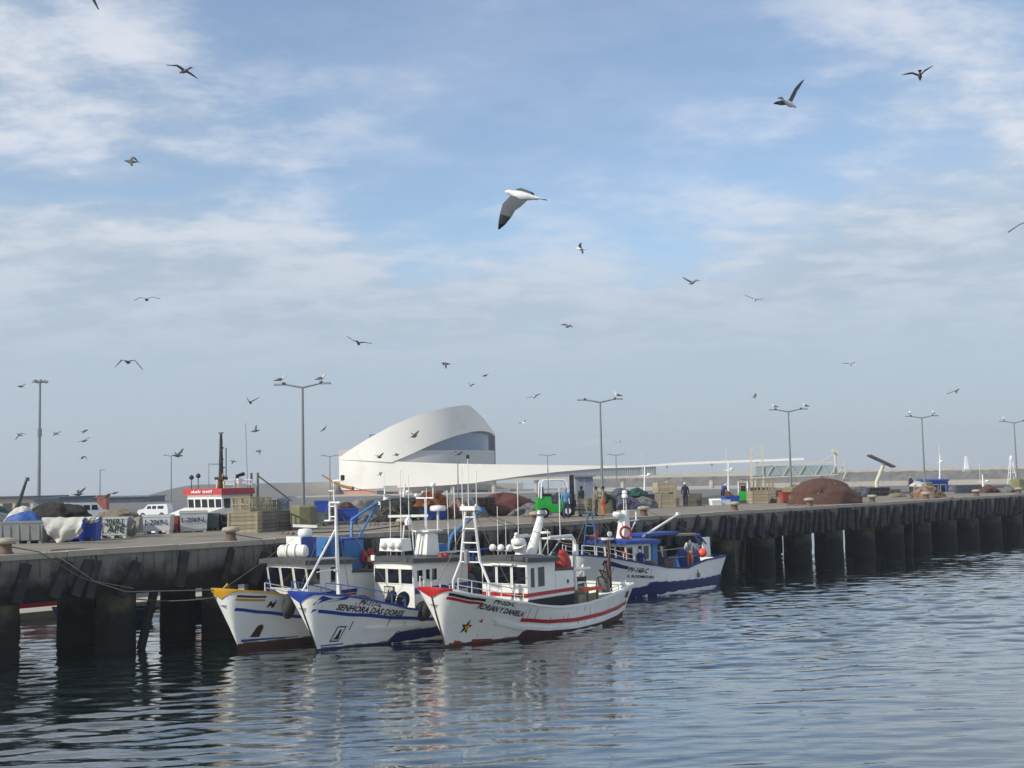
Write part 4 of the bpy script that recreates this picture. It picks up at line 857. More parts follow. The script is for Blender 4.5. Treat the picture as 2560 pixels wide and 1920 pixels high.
for s_ in (-0.12, 0.12): mb.tube([(3.75 + s_, 0, 4.45), (3.75 + s_ * 0.7, 0, 5.2)], 0.025, 6)
for z_ in (4.65, 4.9, 5.1): mb.tube([(3.62, 0, z_), (3.88, 0, z_)], 0.02, 5)
mb.build('lattice_mast', 'white_paint', fn); MB().lathe([(0.16, 0), (0.17, 0.14), (0.1, 0.24), (0.16, 0.26), (0.12, 0.38), (0.02, 0.4)], (3.75, 0, 5.18), 10).build('mast_dome', 'cabin_white', fn, 50)
mb = MB(); mb.tube([(4.1, 0, 3.3), (4.75, 0, 4.0)], 0.04, 6); mb.tube([(3.1, 0, 3.9), (4.9, 0, 3.95)], 0.04, 6); mb.tube([(4.7, 0, 3.95), (4.7, 0, 4.4)], 0.05, 6); mb.build('yard', 'white_paint', fn)
mb = MB(); mb.tube([(5.0, -0.2, 3.05), (7.25, -0.9, 4.15)], [0.08, 0.06], 8); mb.box(7.3, -0.92, 4.2, 0.22, 0.16, 0.16); bm_ = mb.build('boom', 'white_paint', r, 50)
rod(r, 'boom_stay', (4.6, 0, 3.5), (7.2, -0.9, 4.15), 0.012, 'rope'); rod(r, 'boom_stay', (5.0, -0.4, 2.8), (7.2, -0.9, 4.1), 0.012, 'rope')
mb = MB()
for s_ in (-1, 1): mb.tube([(0.7, s_ * 0.5, 1.9), (0.75, s_ * 0.32, 3.5), (0.8, s_ * 0.12, 4.4)], 0.04, 7)
for z_ in (2.3, 2.8, 3.3, 3.8, 4.3): mb.tube([(0.75, -0.48 + (z_ - 2) * 0.13, z_), (0.75, 0.48 - (z_ - 2) * 0.13, z_)], 0.03, 6)
mb.tube([(0.8, -0.35, 4.5), (0.8, 0.35, 4.5)], 0.035, 6); fq_ = mb.build('foremast', 'mast_blue', r, 50)
for s_ in (-1, 1): MB().tube([(0.8, s_ * 0.14, 4.45), (0.8, s_ * 0.32, 4.8), (0.8, s_ * 0.33, 6.2)], 0.022, 6).build('mast_horn', 'steel', fq_, 50)
rod(r, 'forestay', (-0.7, 0, 2.45), (0.75, 0, 4.6), 0.012, 'rope'); rod(r, 'backstay', (0.85, 0, 4.5), (2.6, 0, 3.1), 0.014, 'rope')
for s_ in (-1, 1):
    pts = [(x, s_ * max(0.06, H.half(x, H.zs(x)) - 0.1), H.zs(x) + 0.5 - 0.06 * max(0, x)) for x in (-0.7, 0.0, 0.8, 1.7, 2.5)]; rail(r, pts, 0.48)
mb = MB(); mb.box(1.7, -0.2, 3.1, 0.5, 0.8, 0.1); mb.tube([(1.7, -0.5, 2.0), (1.7, -0.5, 3.1)], 0.03, 6); mb.ball((1.8, -0.45, 3.35), 0.14); mb.build('lamp_table', 'cabin_white', r)
floats(r, 1.4, 0.1, 3.2, 5, 0.25, seed=31, r=0.13); floats(r, 2.5, -0.9, 2.2, 3, 0.18, seed=32, r=0.13)
mb = MB(); mb.box(6.6, 0.35, 3.12, 3.0, 1.5, 0.14); mb.build('awning', 'blue_paint', r); mb = MB(); mb.tube([(8.0, -0.2, 3.0), (9.7, -0.3, 2.95), (10.3, -0.3, 2.5)], 0.09, 8); mb.build('net_roller', 'wood_pale', r, 50)
mb = MB(); mb.bar((9.8, -0.3, 2.95), (10.5, -0.3, 2.35), 0.5, 0.12); mb.build('blue_arm', 'blue_paint', r); mb = MB(); mb.box(10.55, -0.5, 2.2, 0.75, 0.1, 1.1, taper=0.85); mb.build('stern_plate', 'cabin_white', r)
for x_ in (5.4, 6.4, 7.9): rod(r, 'awning_post', (x_, 0.9, 1.0), (x_, 0.9, 3.1), 0.045, 'blue_paint')
rod(r, 'grab_rail', (5.2, -0.7, 2.25), (9.8, -0.7, 2.3), 0.03, 'steel'); rod(r, 'grab_rail', (6.3, -0.9, 1.85), (9.0, -0.9, 1.8), 0.03, 'steel')
net_pile(r, 'net_heap', 6.4, 0.5, 0.9, 1.1, 0.8, 1.75, 'net_dark', 41); net_pile(r, 'net_heap', 9.6, 0.1, 1.0, 0.7, 0.8, 1.2, 'tarp_blue', 42); coil(r, 4.2, -1.25, 1.7, 0.25, 4)
MB().ball((9.35, -1.05, 1.95), 0.26, 14).build('float', 'orange_float', r, 70); mb = MB(); mb.tube([(8.05, -1.5, 1.4), (8.05, -1.62, 0.95)], 0.03, 5); mb.lathe([(0.04, -0.12), (0.08, -0.08), (0.08, 0.1), (0.03, 0.14)], (8.05, -1.64, 0.82), 8); mb.build('hanging_fender', 'net_grey', r)
H.weather(r, 12, ch, 8); rig(r, [((0.8, 0.3, 6.1), (3.75, 0, 5.1)), ((3.75, 0, 5.1), (10.5, -0.4, 2.7)), ((0.8, -0.3, 4.9), (2.2, -1.3, 2.0))])
BOAT_D = r

# ---------------------------------------------------------------- boats beyond the quay
def small_boat(label, loc, rz, L=9.0, hull='hull_white', house='cabin_white', roof='roof_grey', hx=(0.35, 0.6), hh=2.6, mast=5.0, name='moored_boat', rim='navy_paint', frame=True):
    r = thing(name, label, 'boat', loc, rz)
    h_ = Hull(L, L * 0.32, 0.6, [(-0.6, 1.9), (L * 0.3, 1.35), (L * 0.6, 1.1), (L, 1.3)]); h_.build(r, hull, 'deck_grey', rim)
    cabin(r, L * hx[0], L * hx[1], L * 0.11, 1.0, hh, hh, 0.15, m=house, roof=roof, fwin=3, fz=(0.5, 0.88), swin=((0.1, 0.4), (0.55, 0.85)), sz=(0.5, 0.85))
    if mast:
        mb = MB(); mb.tube([(L * hx[1] - 0.3, 0, hh), (L * hx[1] - 0.1, 0, mast)], [0.12, 0.06], 8); mb.tube([(L * hx[1] - 0.2, -0.6, mast - 0.9), (L * hx[1] - 0.2, 0.6, mast - 0.9)], 0.035, 6); mm_ = mb.build('mast', 'white_paint', r, 50)
        rod(mm_, 'aerial', (L * hx[1] - 0.1, 0.3, mast - 1), (L * hx[1], 0.3, mast + 1.5), 0.02); dome(mm_, L * hx[1] - 0.2, -0.5, mast - 0.85, 0.22, 0.2)
    if frame:
        mb = MB()
        for s_ in (-1, 1): mb.tube([(L * 0.86, s_ * 0.9, 1.0), (L * 0.86, s_ * 0.8, 3.2), (L * 0.86, s_ * 0.3, 3.6)], 0.06, 6)
        mb.tube([(L * 0.86, -0.3, 3.6), (L * 0.86, 0.3, 3.6)], 0.06, 6); mb.build('gallows', 'steel', r, 50)
    return r
# red-topped workboat behind the bins
p = PD(520, hz(520), 84); rv = thing('workboat', 'white workboat with red wheelhouse roof and dark mast behind the lettered bins', 'boat', (p.x, p.y, 0), TH + R(14))
h_ = Hull(16, 5.4, 1.3, [(-1.3, 4.3), (2.5, 3.75), (5, 3.5), (9, 3.0), (16, 3.0)]); rv.location = rv.location + Vector((-(UD * 5.2).x, -(UD * 5.2).y, 0)) + Vector((1.95, 0, 0)); h_.build(rv, 'hull_white', 'deck_grey', 'hull_white', 0.6)
cabin(rv, 3.2, 6.2, 1.9, 2.9, 4.35, 4.35, 0.0, roof=None, fwin=1, fz=(0.3, 0.31), swin=())
mb = MB(); mb.add([(-0.2, -1.3, 4.0), (-0.2, 1.3, 4.0), (3.3, 1.9, 4.75), (3.3, -1.9, 4.75), (-0.2, -1.3, 2.8), (-0.2, 1.3, 2.8), (3.3, 1.9, 2.8), (3.3, -1.9, 2.8)], [(0, 1, 2, 3)[::-1], (0, 4, 5, 1), (0, 3, 7, 4), (1, 5, 6, 2)]); mb.build('fore_cabin', 'cabin_white', rv)
cabin(rv, 3.4, 6.1, 1.62, 4.3, 5.62, 5.62, 0.12, roof=None, fwin=5, fz=(0.3, 0.78), swin=((0.05, 0.26), (0.34, 0.56), (0.64, 0.86)), sz=(0.3, 0.8))
mb = MB(); mb.box(4.7, 0, 5.84, 3.3, 3.7, 0.42, taper=0.97); rf = mb.build('roof', 'red_paint', rv)
mb = MB(); rd_ = random.Random(3)
for k_ in range(13):
    if k_ == 6: continue
    y_ = 0.95 - k_ * 0.155; mb.bar((3.02, y_, 5.74), (3.02, y_ - 0.05, 5.74 + rd_.uniform(0.14, 0.24)), 0.03, 0.06); mb.bar((3.02, y_ + 0.04, 5.76 + rd_.uniform(0, 0.1)), (3.02, y_ - 0.1, 5.78 + rd_.uniform(0, 0.1)), 0.03, 0.05)
mb.build('faded_name', 'letter_white', rf)
mb = MB(); mb.tube([(4.9, 0, 6.0), (4.9, 0, 9.9)], [0.19, 0.09], 8); mb.tube([(5.5, 0.1, 6.6), (5.5, 0.1, 8.9)], 0.04, 5); mb.box(4.9, 0, 9.95, 0.25, 0.3, 0.06)
for z_ in (6.9, 7.5, 8.1, 8.9): mb.tube([(4.7, -0.5 if z_ < 7.6 else -0.3, z_), (5.5, 0.35, z_)], 0.05, 5)
for z_ in (7.9, 8.7, 9.3): mb.box(4.85, -0.05, z_, 0.16, 0.16, 0.28)
mb.box(4.9, 0, 6.75, 0.5, 0.8, 0.2); mb.build('mast', 'black_paint', rv, 40)
mb = MB(); mb.tube([(4.9, 0.35, 6.0), (4.9, 0.1, 7.1)], 0.08, 6); mb.tube([(4.9, -0.35, 6.0), (4.9, -0.1, 7.1)], 0.08, 6); mb.build('mast_foot', 'yellow_paint', rv)
mb = MB(); mb.tube([(3.6, -0.1, 6.05), (3.6, -0.1, 7.75), (4.9, 0, 7.75)], 0.035, 6); mb.build('lamp_frame', 'steel', rv)
for x_, y_, h2 in ((3.4, 1.35, 0.75), (3.3, 0.6, 0.85)): 
    q = MB(); q.tube([(x_, y_, 6.0), (x_, y_, 6.0 + h2)], 0.03, 6); q.ball((x_, y_, 6.1 + h2), 0.17, 10); q.build('floodlight', 'black_paint', rv, 60)
mb = MB(); mb.box(5.9, -0.7, 6.35, 0.35, 0.35, 0.75); mb.build('funnel', 'cabin_white', rv); mb = MB(); mb.tube([(6.0, -0.5, 6.3), (6.0, -0.5, 6.9), (6.4, -0.8, 7.05)], 0.14, 8); mb.build('exhaust', 'black_paint', rv, 40)
rod(rv, 'aerial', (6.3, -1.2, 6.0), (6.1, -1.2, 10.6), 0.025, 'steel')
rail(rv, [(6.2, -1.7, 6.6), (6.2, 0, 6.6), (6.2, 1.7, 6.6)], 0.6, 0.03, 'white_paint'); rail(rv, [(3.4, -1.7, 6.55), (4.8, -1.7, 6.55), (6.2, -1.7, 6.55)], 0.55, 0.025, 'white_paint')
mb = MB()
for y_ in (-1.5, -0.9): mb.tube([(7.0, y_, 3.0), (7.0, y_, 7.1)], 0.09, 6)
mb.tube([(7.0, -1.5, 6.9), (10.5, -1.6, 5.0)], 0.05, 6); mb.build('derrick', 'wood_grey', rv)
MB().torus((4.9, -1.97, 3.6), 0.36, 0.09, 18, 7, ax=(0, 1, 0)).build('lifebuoy', 'buoy_red', rv, 60)
# other craft in the basin behind
p = PD(1545, 1230, 112); small_boat('white boat with dark roof and tall aerials behind the blue and green nets', (p.x, p.y, 0.6), TH + R(10), 10, hh=3.6, mast=6.6, hx=(0.3, 0.55))
p = PD(1715, 1230, 120); small_boat('pale boat with leaning white mast frame behind the slatted crates', (p.x, p.y, 0.6), TH + R(-4), 10, hh=3.3, mast=7.0, hx=(0.5, 0.7))
p = PD(2150, 1230, 150); small_boat('dark blue boat lying behind the big brown net heap', (p.x, p.y, 0.7), TH - R(38), 14, hull='navy_paint', house='blue_paint', roof='blue_paint', hh=4.2, mast=7.4, hx=(0.62, 0.78))
p = PD(2410, 1230, 165); small_boat('dark blue boat behind the bollards near the right end of the quay', (p.x, p.y, 0.8), TH - R(40), 10, hull='navy_paint', hh=2.9, mast=0, frame=False)
p = PD(2462, 1235, 140); small_boat('white boat with wide radar bar near the right edge of the photo', (p.x, p.y, 0.6), TH + R(25), 8, hh=3.3, mast=5.0, hx=(0.3, 0.55))
p = PD(800, 1290, 92); small_boat('small boat with red hull and white wheelhouse behind the lamp post plinth', (p.x, p.y, 0.5), TH - R(20), 9, hull='red_paint', hh=3.4, mast=5.2, hx=(0.35, 0.6))
p = PD(905, 1260, 104); small_boat('small white wheelhouse boat behind the blue bin of nets', (p.x, p.y, 0.6), TH + R(5), 9, hh=4.0, mast=5.5, hx=(0.3, 0.6))
# seen between the piles
pt = MB().box(0, 0, 0.12, 46, 2.2, 0.5).build('pontoon', 'concrete_pale'); q = Q(10, 15.2, 0); pt.location = (q.x, q.y, 0); pt.rotation_euler = (0, 0, TH); tag(pt, 'pale floating pontoon seen between the quay piles', 'pontoon')
q = Q(6.6, 18.2, 0); small_boat('red and white boat seen between the quay piles at the left', (q.x, q.y, 0.1), TH + R(8), 7, hull='red_paint', hh=2.4, mast=0, hx=(0.3, 0.75), frame=False)
q = Q(15.0, 18.0, 0); small_boat('small white boat seen between the piles left of the yellow bow', (q.x, q.y, 0.1), TH + R(4), 6.5, hh=2.2, mast=0, hx=(0.35, 0.6), frame=False)
q = Q(6.9, 9.3, 0); rb_ = thing('rowing_boat', 'small light blue rowing boat floating under the quay between piles', 'boat', (q.x, q.y, 0), TH + R(-6))
hb = Hull(4.2, 1.5, 0.45, [(-0.45, 0.95), (1.5, 0.6), (4.2, 0.62)]); hb.build(rb_, 'light_blue_paint', 'light_blue_paint', 'light_blue_paint', 0.3, 0.06)
for x_ in (1.4, 2.8): MB().box(x_, 0, 0.42, 0.25, 1.2, 0.04).build('thwart', 'light_blue_paint', rb_)
q = Q(12.5, 8.6, 0); rb_ = thing('rowing_boat', 'dark blue rowing boat in the shade under the quay', 'boat', (q.x, q.y, 0), TH + R(5))
hb.build(rb_, 'navy_paint', 'navy_paint', 'navy_paint', 0.3, 0.06)
for x_ in (1.4, 2.8): MB().box(x_, 0, 0.42, 0.25, 1.2, 0.04).build('thwart', 'navy_paint', rb_)

# ================================================================ THE FAR SHORE
# ---------------------------------------------------------------- white cruise terminal with its wrapped ribbons
DT = 550.0; PXM = FPX / DT
def AT(px, py, dep): return PD(px, py, dep)
TC = PD(1045, hz(1045), DT); RD = 195 / PXM
tm = thing('terminal_building', 'white terminal building wrapped in sweeping curved ribbons on the far shore', 'building', (TC.x, TC.y, 0))
def ringp(a, rad=1.0): return RD * rad * math.cos(a), -RD * rad * math.sin(a)
def zpx(px, py, dep=DT): return 6.35 + (hz(px) - py) * dep / FPX
def tab(T, x):
    if x <= T[0][0]: return T[0][1]
    for (a, p), (b_, q) in zip(T, T[1:]):
        if x <= b_: return p + (q - p) * (x - a) / (b_ - a)
    return T[-1][1]
def strip(rows_o, th_, name, m, parent, sm=35):
    """Rows of (x, y, zlo, zhi): a wall with thickness."""
    mb = MB(); g_ = []
    n = len(rows_o)
    for i, (x, y, a, b_) in enumerate(rows_o):
        p0, p1 = rows_o[max(0, i - 1)], rows_o[min(n - 1, i + 1)]
        t_ = Vector((p1[0] - p0[0], p1[1] - p0[1])).normalized(); nn = Vector((-t_.y, t_.x)) * th_
        g_.append([(x, y, a), (x, y, b_), (x + nn.x, y + nn.y, b_), (x + nn.x, y + nn.y, a)])
    mb.grid(g_, close=True); mb.f.append((0, 1, 2, 3)); mb.m.append(0); k = (n - 1) * 4; mb.f.append((k + 3, k + 2, k + 1, k)); mb.m.append(0)
    return mb.build(name, m, parent, sm)
# lower ribbon: round the front of the drum, then off to the right as a thinning band
lowT = [(850, 1141), (880, 1143), (920, 1148), (1000, 1154), (1100, 1158), (1240, 1161), (1350, 1162), (1480, 1164), (1600, 1164)]
lowB = [(850, 1214), (862, 1225), (900, 1224), (1000, 1219), (1100, 1214), (1180, 1208), (1240, 1199), (1320, 1188), (1400, 1179), (1500, 1171), (1600, 1168)]
rows = []
for i in range(40):
    a = math.pi * 1.06 - i / 39 * (math.pi * 1.06 - R(112)); x, y = ringp(a, 1.0); px = 1045 + x * PXM * DT / (DT + y); dep = DT + y
    rows.append((x, y, zpx(px, tab(lowB, px), dep), zpx(px, tab(lowT, px), dep)))
x0_, y0_ = rows[-1][0], rows[-1][1]
ENDP = PD(2010, 1150, 480); ex, ey = ENDP.x - TC.x, ENDP.y - TC.y
for i in range(1, 40):
    q = i / 39; x, y = x0_ + (ex - x0_) * q, y0_ + (ey - y0_) * q - 6 * math.sin(math.pi * q) * (1 - q)
    W_ = Vector((TC.x + x, TC.y + y, 6.35)); dd = W_ - CAM; dep = dd.dot(FWD); px = 1280 + FPX * dd.dot(RGT) / dep
    tp, bt_ = tab(lowT + [(1700, 1156), (1860, 1150), (2010, 1145)], px), tab(lowB + [(1700, 1162), (1860, 1156), (2010, 1150)], px)
    rows.append((x, y, zpx(px, bt_, dep), zpx(px, tp, dep)))
strip(rows, 1.2, 'lower_ribbon', 'terminal_white', tm)
RIB = rows
# upper ribbon leaning over the drum
upT = [(856, 1143), (868, 1141), (900, 1124), (940, 1103), (1000, 1073), (1060, 1048), (1120, 1031), (1172, 1021), (1186, 1024), (1214, 1050), (1232, 1074), (1241, 1086)]
upB = [(856, 1150), (1000, 1158), (1030, 1146), (1060, 1133), (1100, 1114), (1150, 1095), (1190, 1084), (1215, 1081), (1232, 1084), (1241, 1090)]
rows = []
for i in range(46):
    a = math.pi - i / 45 * math.pi; x, y = ringp(a, 1.0 if i < 44 else 1.0); y -= 0.8; px = 1045 + 195 * math.cos(a)
    rows.append((x, y, zpx(px, tab(upB, px)), zpx(px, tab(upT, px))))
g_ = strip(rows, 1.0, 'upper_ribbon', 'terminal_white', tm)
# its roof: from the front edge back to the rear wall
mb = MB(); gr = []
for (x, y, a, b_) in rows[2:-1]:
    gr.append([(x, y + 0.6, b_ - 0.05), (x, y * 0.3, b_ + 0.1), (x, -y * 0.5, b_ - 1.0), (x, -y, b_ - 2.5), (x, -y + 0.3, min(b_ - 3, 14.0)), (x, -y + 0.3, 0)])
mb.grid(gr); mb.build('roof', 'terminal_white', tm, 40)
# glazed and grey drum inside
def drum(name, rad, z0, z1, m, a0=R(-20), a1=R(200), n=40):
    rr = []
    for i in range(n): a = a0 + (a1 - a0) * i / (n - 1); x, y = ringp(a, rad); rr.append((x, y, z0, z1))
    return strip(rr, 0.8, name, m, tm)
drum('grey_drum', 0.965, 2.2, zpx(1150, 1129), 'terminal_grey', R(-40), R(125)); drum('grey_drum_top', 0.94, 2.2, zpx(1060, 1150), 'terminal_grey', R(60), R(190))
drum('glass_band', 0.9, zpx(1150, 1132), zpx(1190, 1086), 'glass_blue', R(-25), R(125))
mb = MB(); mb.box(-RD * 0.93, 4, zpx(862, 1136), 6, 8, 4); mb.build('roof_box', 'shed_beige', tm)
# base storey
drum('terracotta_band', 0.955, 0.4, zpx(950, 1218), 'terracotta', R(75), R(186)); drum('base_storey', 0.9, 0, 2.6, 'shed_dark', R(0), R(180))
mb = MB(); mb.box(18, -34, 2.9, 60, 3, 2.6); mb.build('base_slab', 'concrete_pale', tm); mb = MB(); mb.box(10, -33.5, 0.2, 50, 1, 4.0); mb.build('base_wall', 'shed_slate', tm)
for k_ in range(6): MB().lathe([(1.3, -2), (1.3, 1.7)], (-4 + k_ * 9.5, -37.6, 0), 12).build('column', 'concrete_pale', tm, 50)
# ---------------------------------------------------------------- raised walkway running right from the terminal
wk = thing('raised_walkway', 'raised pale walkway on columns with glazed sides under the white ribbon', 'walkway', (TC.x, TC.y, 0))
pl = [q for q in RIB[42:] ]
mb = MB(); g_ = []
for (x, y, a, b_) in pl: g_.append([(x, y + 0.6, 5.3), (x, y + 0.6, 6.4), (x, y + 7, 6.4), (x, y + 7, 5.3)])
mb.grid(g_, close=True); mb.build('walkway_deck', 'concrete_pale', wk)
for i in range(0, len(pl) - 1):
    x, y, a, b_ = pl[i]; x2, y2, a2, b2 = pl[i + 1]
    if i < 23:
        for q in (0, 0.2, 0.4, 0.6, 0.8):
            MB().box(x + (x2 - x) * q, y + (y2 - y) * q + 1.2, (6.4 + a) / 2 + 0.2, 0.35, 0.35, max(0.3, a - 6.2)).build('mullion', 'terminal_grey', wk)
        mb = MB(); mb.add([(x, y + 1.6, 6.4), (x2, y2 + 1.6, 6.4), (x2, y2 + 1.6, a2), (x, y + 1.6, a)], [(0, 1, 2, 3)]); mb.build('glass_side', 'glass_pale', wk)
    elif i % 4 == 0: MB().box(x, y + 1.2, (6.4 + a) / 2 + 0.2, 0.8, 0.8, a - 6.0).build('post', 'terminal_grey', wk)
    if i % 4 == 0: MB().lathe([(1.0, -2), (1.0, 5.35)], (x, y + 3.0, 0), 12).build('column', 'concrete_pale', wk, 50)
# ---------------------------------------------------------------- cream boarding gantry
G0 = PD(1882, 1190, 270); gt = thing('boarding_gantry', 'cream steel boarding gantry with zigzag truss at the end of the raised walkway', 'gantry', (G0.x, G0.y, 0), R(-3))
k_ = 270 / FPX; z0_ = zpx(1950, 1193, 270); z1_ = zpx(1950, 1162, 270); LG = (2092 - 1882) * k_
mb = MB()
for y_ in (0, 2.2):
    mb.bar((0, y_, z0_), (LG, y_, z0_ + 0.35), 0.22, 0.22); mb.bar((0, y_, z1_), (LG, y_, z1_ + 0.35), 0.22, 0.22)
mb.build('chords', 'cream_steel', gt)
for i in range(9):
    xa, xb = 3 + (LG - 3) * i / 9, 3 + (LG - 3) * (i + 1) / 9; up_ = i % 2
    for y_ in (0, 2.2): MB().bar((xa, y_, z1_ if up_ else z0_), (xb, y_, z0_ if up_ else z1_), 0.16, 0.16).build('truss_brace', 'cream_steel', gt)
MB().box(LG * 0.5, 1.1, (z0_ + z1_) / 2 + 0.1, LG * 0.9, 1.8, (z1_ - z0_) * 0.72).build('glazed_tunnel', 'glass_pale', gt)
ztop = zpx(1890, 1116, 270)
for x_ in (-0.3, 2.2):
    for y_ in (0, 2.2): MB().bar((x_, y_, 1.5), (x_ + 0.3, y_, ztop), 0.2, 0.2).build('tower_leg', 'cream_steel', gt)
for z_ in (z1_ + 0.4, (z1_ + ztop) / 2 + 0.4, ztop): MB().bar((-0.4, 0, z_), (2.6, 0, z_), 0.2, 0.2).build('tower_beam', 'cream_steel', gt)
mb = MB(); zc = zpx(2095, 1128, 270)
mb.tube([(LG, 1.1, 1.0), (LG - 0.2, 1.1, zc)], 0.28, 8); mb.tube([(LG - 3.5, 1.1, z1_ + 0.3), (LG - 0.2, 1.1, zc - 0.6)], 0.12, 6); mb.tube([(LG, 1.1, zc - 0.6), (LG + 2.0, 1.1, z1_ + 0.2), (LG + 2.0, 1.1, z0_ + 0.6), (LG + 0.2, 1.1, z0_ - 3)], 0.16, 6); mb.tube([(LG - 3.6, 1.1, z0_ + 0.2), (LG - 0.1, 1.1, z0_ - 2.6)], 0.14, 6)
mb.tube([(LG, 1.1, z0_ + 0.2), (LG + 2, 1.1, z1_)], 0.12, 6); hd = mb.build('head_frame', 'cream_steel', gt, 50); MB().box(LG - 0.2, 1.1, zc + 0.1, 1.2, 1.2, 0.8).build('head_box', 'cream_steel', hd)
# leaning post with tilted dark panel
G1 = PD(2192, 1214, 300); k_ = 300 / FPX; pp = thing('tilted_panel', 'tilted dark panel on a leaning white post right of the gantry', 'sculpture', (G1.x, G1.y, 0))
MB().tube([(0, 0, 1.5), (0, 0, 3.5), (2.2, 0, zpx(2212, 1154, 300))], [0.55, 0.5, 0.42], 10).build('post', 'cream_steel', pp, 50)
mb = MB(); mb.bar((-1.7, 0, zpx(2175, 1138, 300)), (4.4, 0, zpx(2236, 1167, 300)), 3.2, 0.45); mb.build('panel', 'shed_dark', pp); mb = MB(); mb.bar((-1.7, 0, zpx(2175, 1138, 300) + 0.28), (4.4, 0, zpx(2236, 1167, 300) + 0.28), 3.3, 0.1); mb.build('panel_edge', 'cream_steel', pp)
# white marker and lattice beacon on the breakwater
p = PD(2416, 1172, 420); mk = thing('marker_obelisk', 'slim white marker standing on the breakwater crown', 'marker', (p.x, p.y, 6)); MB().box(0, 0, 2.2, 1.5, 1.5, 5.2, taper=0.35).build('shaft', 'car_white', mk); MB().box(0, 0, -0.2, 2.4, 2.4, 0.8).build('plinth', 'concrete_pale', mk)
p = PD(2530, 1190, 300); bc = thing('lattice_beacon', 'small white lattice beacon near the right end of the breakwater', 'beacon', (p.x, p.y, 1.9)); mb = MB()
for sx, sy in ((-1, -1), (1, -1), (1, 1), (-1, 1)): mb.tube([(sx * 0.9, sy * 0.9, 0), (sx * 0.25, sy * 0.25, 6.4)], 0.1, 5)
for z_ in (1.5, 3.2, 4.8): mb.box(0, 0, z_, 1.6 - z_ * 0.2, 1.6 - z_ * 0.2, 0.15)
mb.build('lattice', 'car_white', bc); MB().lathe([(0.4, 6.3), (0.45, 7.0), (0.1, 7.5)], n=8).build('lantern', 'car_white', bc)

# ---------------------------------------------------------------- sheds, vehicles and masts on the far quay, left
def shed(label, px0, px1, ytop, dep, m, roof=None, zb=2.2, depth=14, flat=True, name='shed', doors=0):
    a, b_ = PD(px0, hz(px0), dep), PD(px1, hz(px1), dep); z = zpx((px0 + px1) / 2, ytop, dep); w_ = (b_ - a).length; d = (b_ - a).normalized()
    o = thing(name, label, 'building', ((a.x + b_.x) / 2, (a.y + b_.y) / 2, 0), math.atan2(d.y, d.x))
    MB().box(0, depth / 2, (z + zb) / 2, w_, depth, z - zb).build('wall', m, o)
    MB().box(0, depth / 2 - 0.2, z + 0.15, w_ + 0.8, depth + 0.8, 0.3).build('roof', roof or m, o)
    for i in range(doors):
        x_ = -w_ / 2 + w_ * (i + 0.5) / doors; MB().box(x_, -0.05, zb + (z - zb) * 0.36, w_ / doors * 0.5, 0.12, (z - zb) * 0.7).build('door', 'shed_dark', o)
    return o
shed('long slate blue shed behind the white van', 140, 372, 1244, 300, 'shed_slate', 'shed_grey', doors=6)
shed('low beige building with dark roof edge at the far left', -90, 84, 1247, 190, 'shed_beige', 'shed_dark', doors=4)
shed('plain grey container shed left of the white van', 86, 146, 1248, 170, 'shed_grey', 'shed_slate', doors=1)
shed('small grey block behind the orange overalls and forklift', 1440, 1482, 1192, 180, 'shed_grey', 'shed_grey', depth=5)
p = PD(258, 1262, 210); o = thing('brick_hut', 'small brick red hut behind the white van', 'building', (p.x, p.y, 2.2)); MB().box(0, 0, 1.2, 1.6, 1.6, 2.6).build('wall', 'brick_red', o); MB().box(0, 0, 2.55, 1.8, 1.8, 0.2).build('roof', 'brick_red', o)
def van(label, px, py, dep, rz, L=4.6, hgt=1.9):
    p = PD(px, py, dep); o = thing('van', label, 'van', (p.x, p.y, p.z - hgt), rz)
    mb = MB(); prof = [(-L / 2, 0.35), (L / 2 - 0.1, 0.35), (L / 2, 0.8), (L / 2 - 0.15, 1.05), (L * 0.28, 1.2), (L * 0.16, hgt - 0.05), (-L / 2 + 0.15, hgt), (-L / 2, 1.0)]
    n = len(prof); vs = [(x, -0.85, z) for x, z in prof] + [(x, 0.85, z) for x, z in prof]
    mb.add(vs, [tuple(range(n)), tuple(range(2 * n - 1, n - 1, -1))] + [(i, n + i, n + (i + 1) % n, (i + 1) % n) for i in range(n)]); mb.build('body', 'car_white', o)
    for s_ in (-1, 1):
        for a, b_ in ((-0.36, -0.16), (-0.12, 0.02), (0.05, 0.17)): 
            mb = MB(); x1_, x2_ = L * a, L * b_; mb.add([(x1_, s_ * 0.857, 1.15), (x2_ + (0.1 if a > 0 else 0), s_ * 0.857, 1.15), (x2_ - 0.05, s_ * 0.857, hgt - 0.25), (x1_, s_ * 0.857, hgt - 0.25)], [(0, 1, 2, 3)]); mb.build('window', 'glass_dark', o)
        for x_ in (-L * 0.3, L * 0.32):
            w_ = MB().lathe([(0.33, -0.1), (0.33, 0.1)], (x_, s_ * 0.8, 0.33), 14, axis='y').build('wheel', 'tyre', o, 40); MB().lathe([(0.18, -0.11), (0.18, 0.11)], (x_, s_ * 0.8, 0.33), 12, axis='y').build('rim', 'steel', w_, 40)
    mb = MB(); mb.add([(-L / 2 - 0.01 + 0.07, -0.65, 1.15), (-L / 2 - 0.01 + 0.07, 0.65, 1.15), (-L / 2 + 0.125, 0.65, hgt - 0.2), (-L / 2 + 0.125, -0.65, hgt - 0.2)], [(0, 1, 2, 3)]); mb.build('rear_window', 'glass_dark', o)
    return o
van('white crew van parked beyond the heaped tarps at left', 220, 1256, 120, R(28))
van('white van with dark windscreen parked left of the red-roofed workboat', 388, 1260, 165, R(172), 4.4, 1.8)
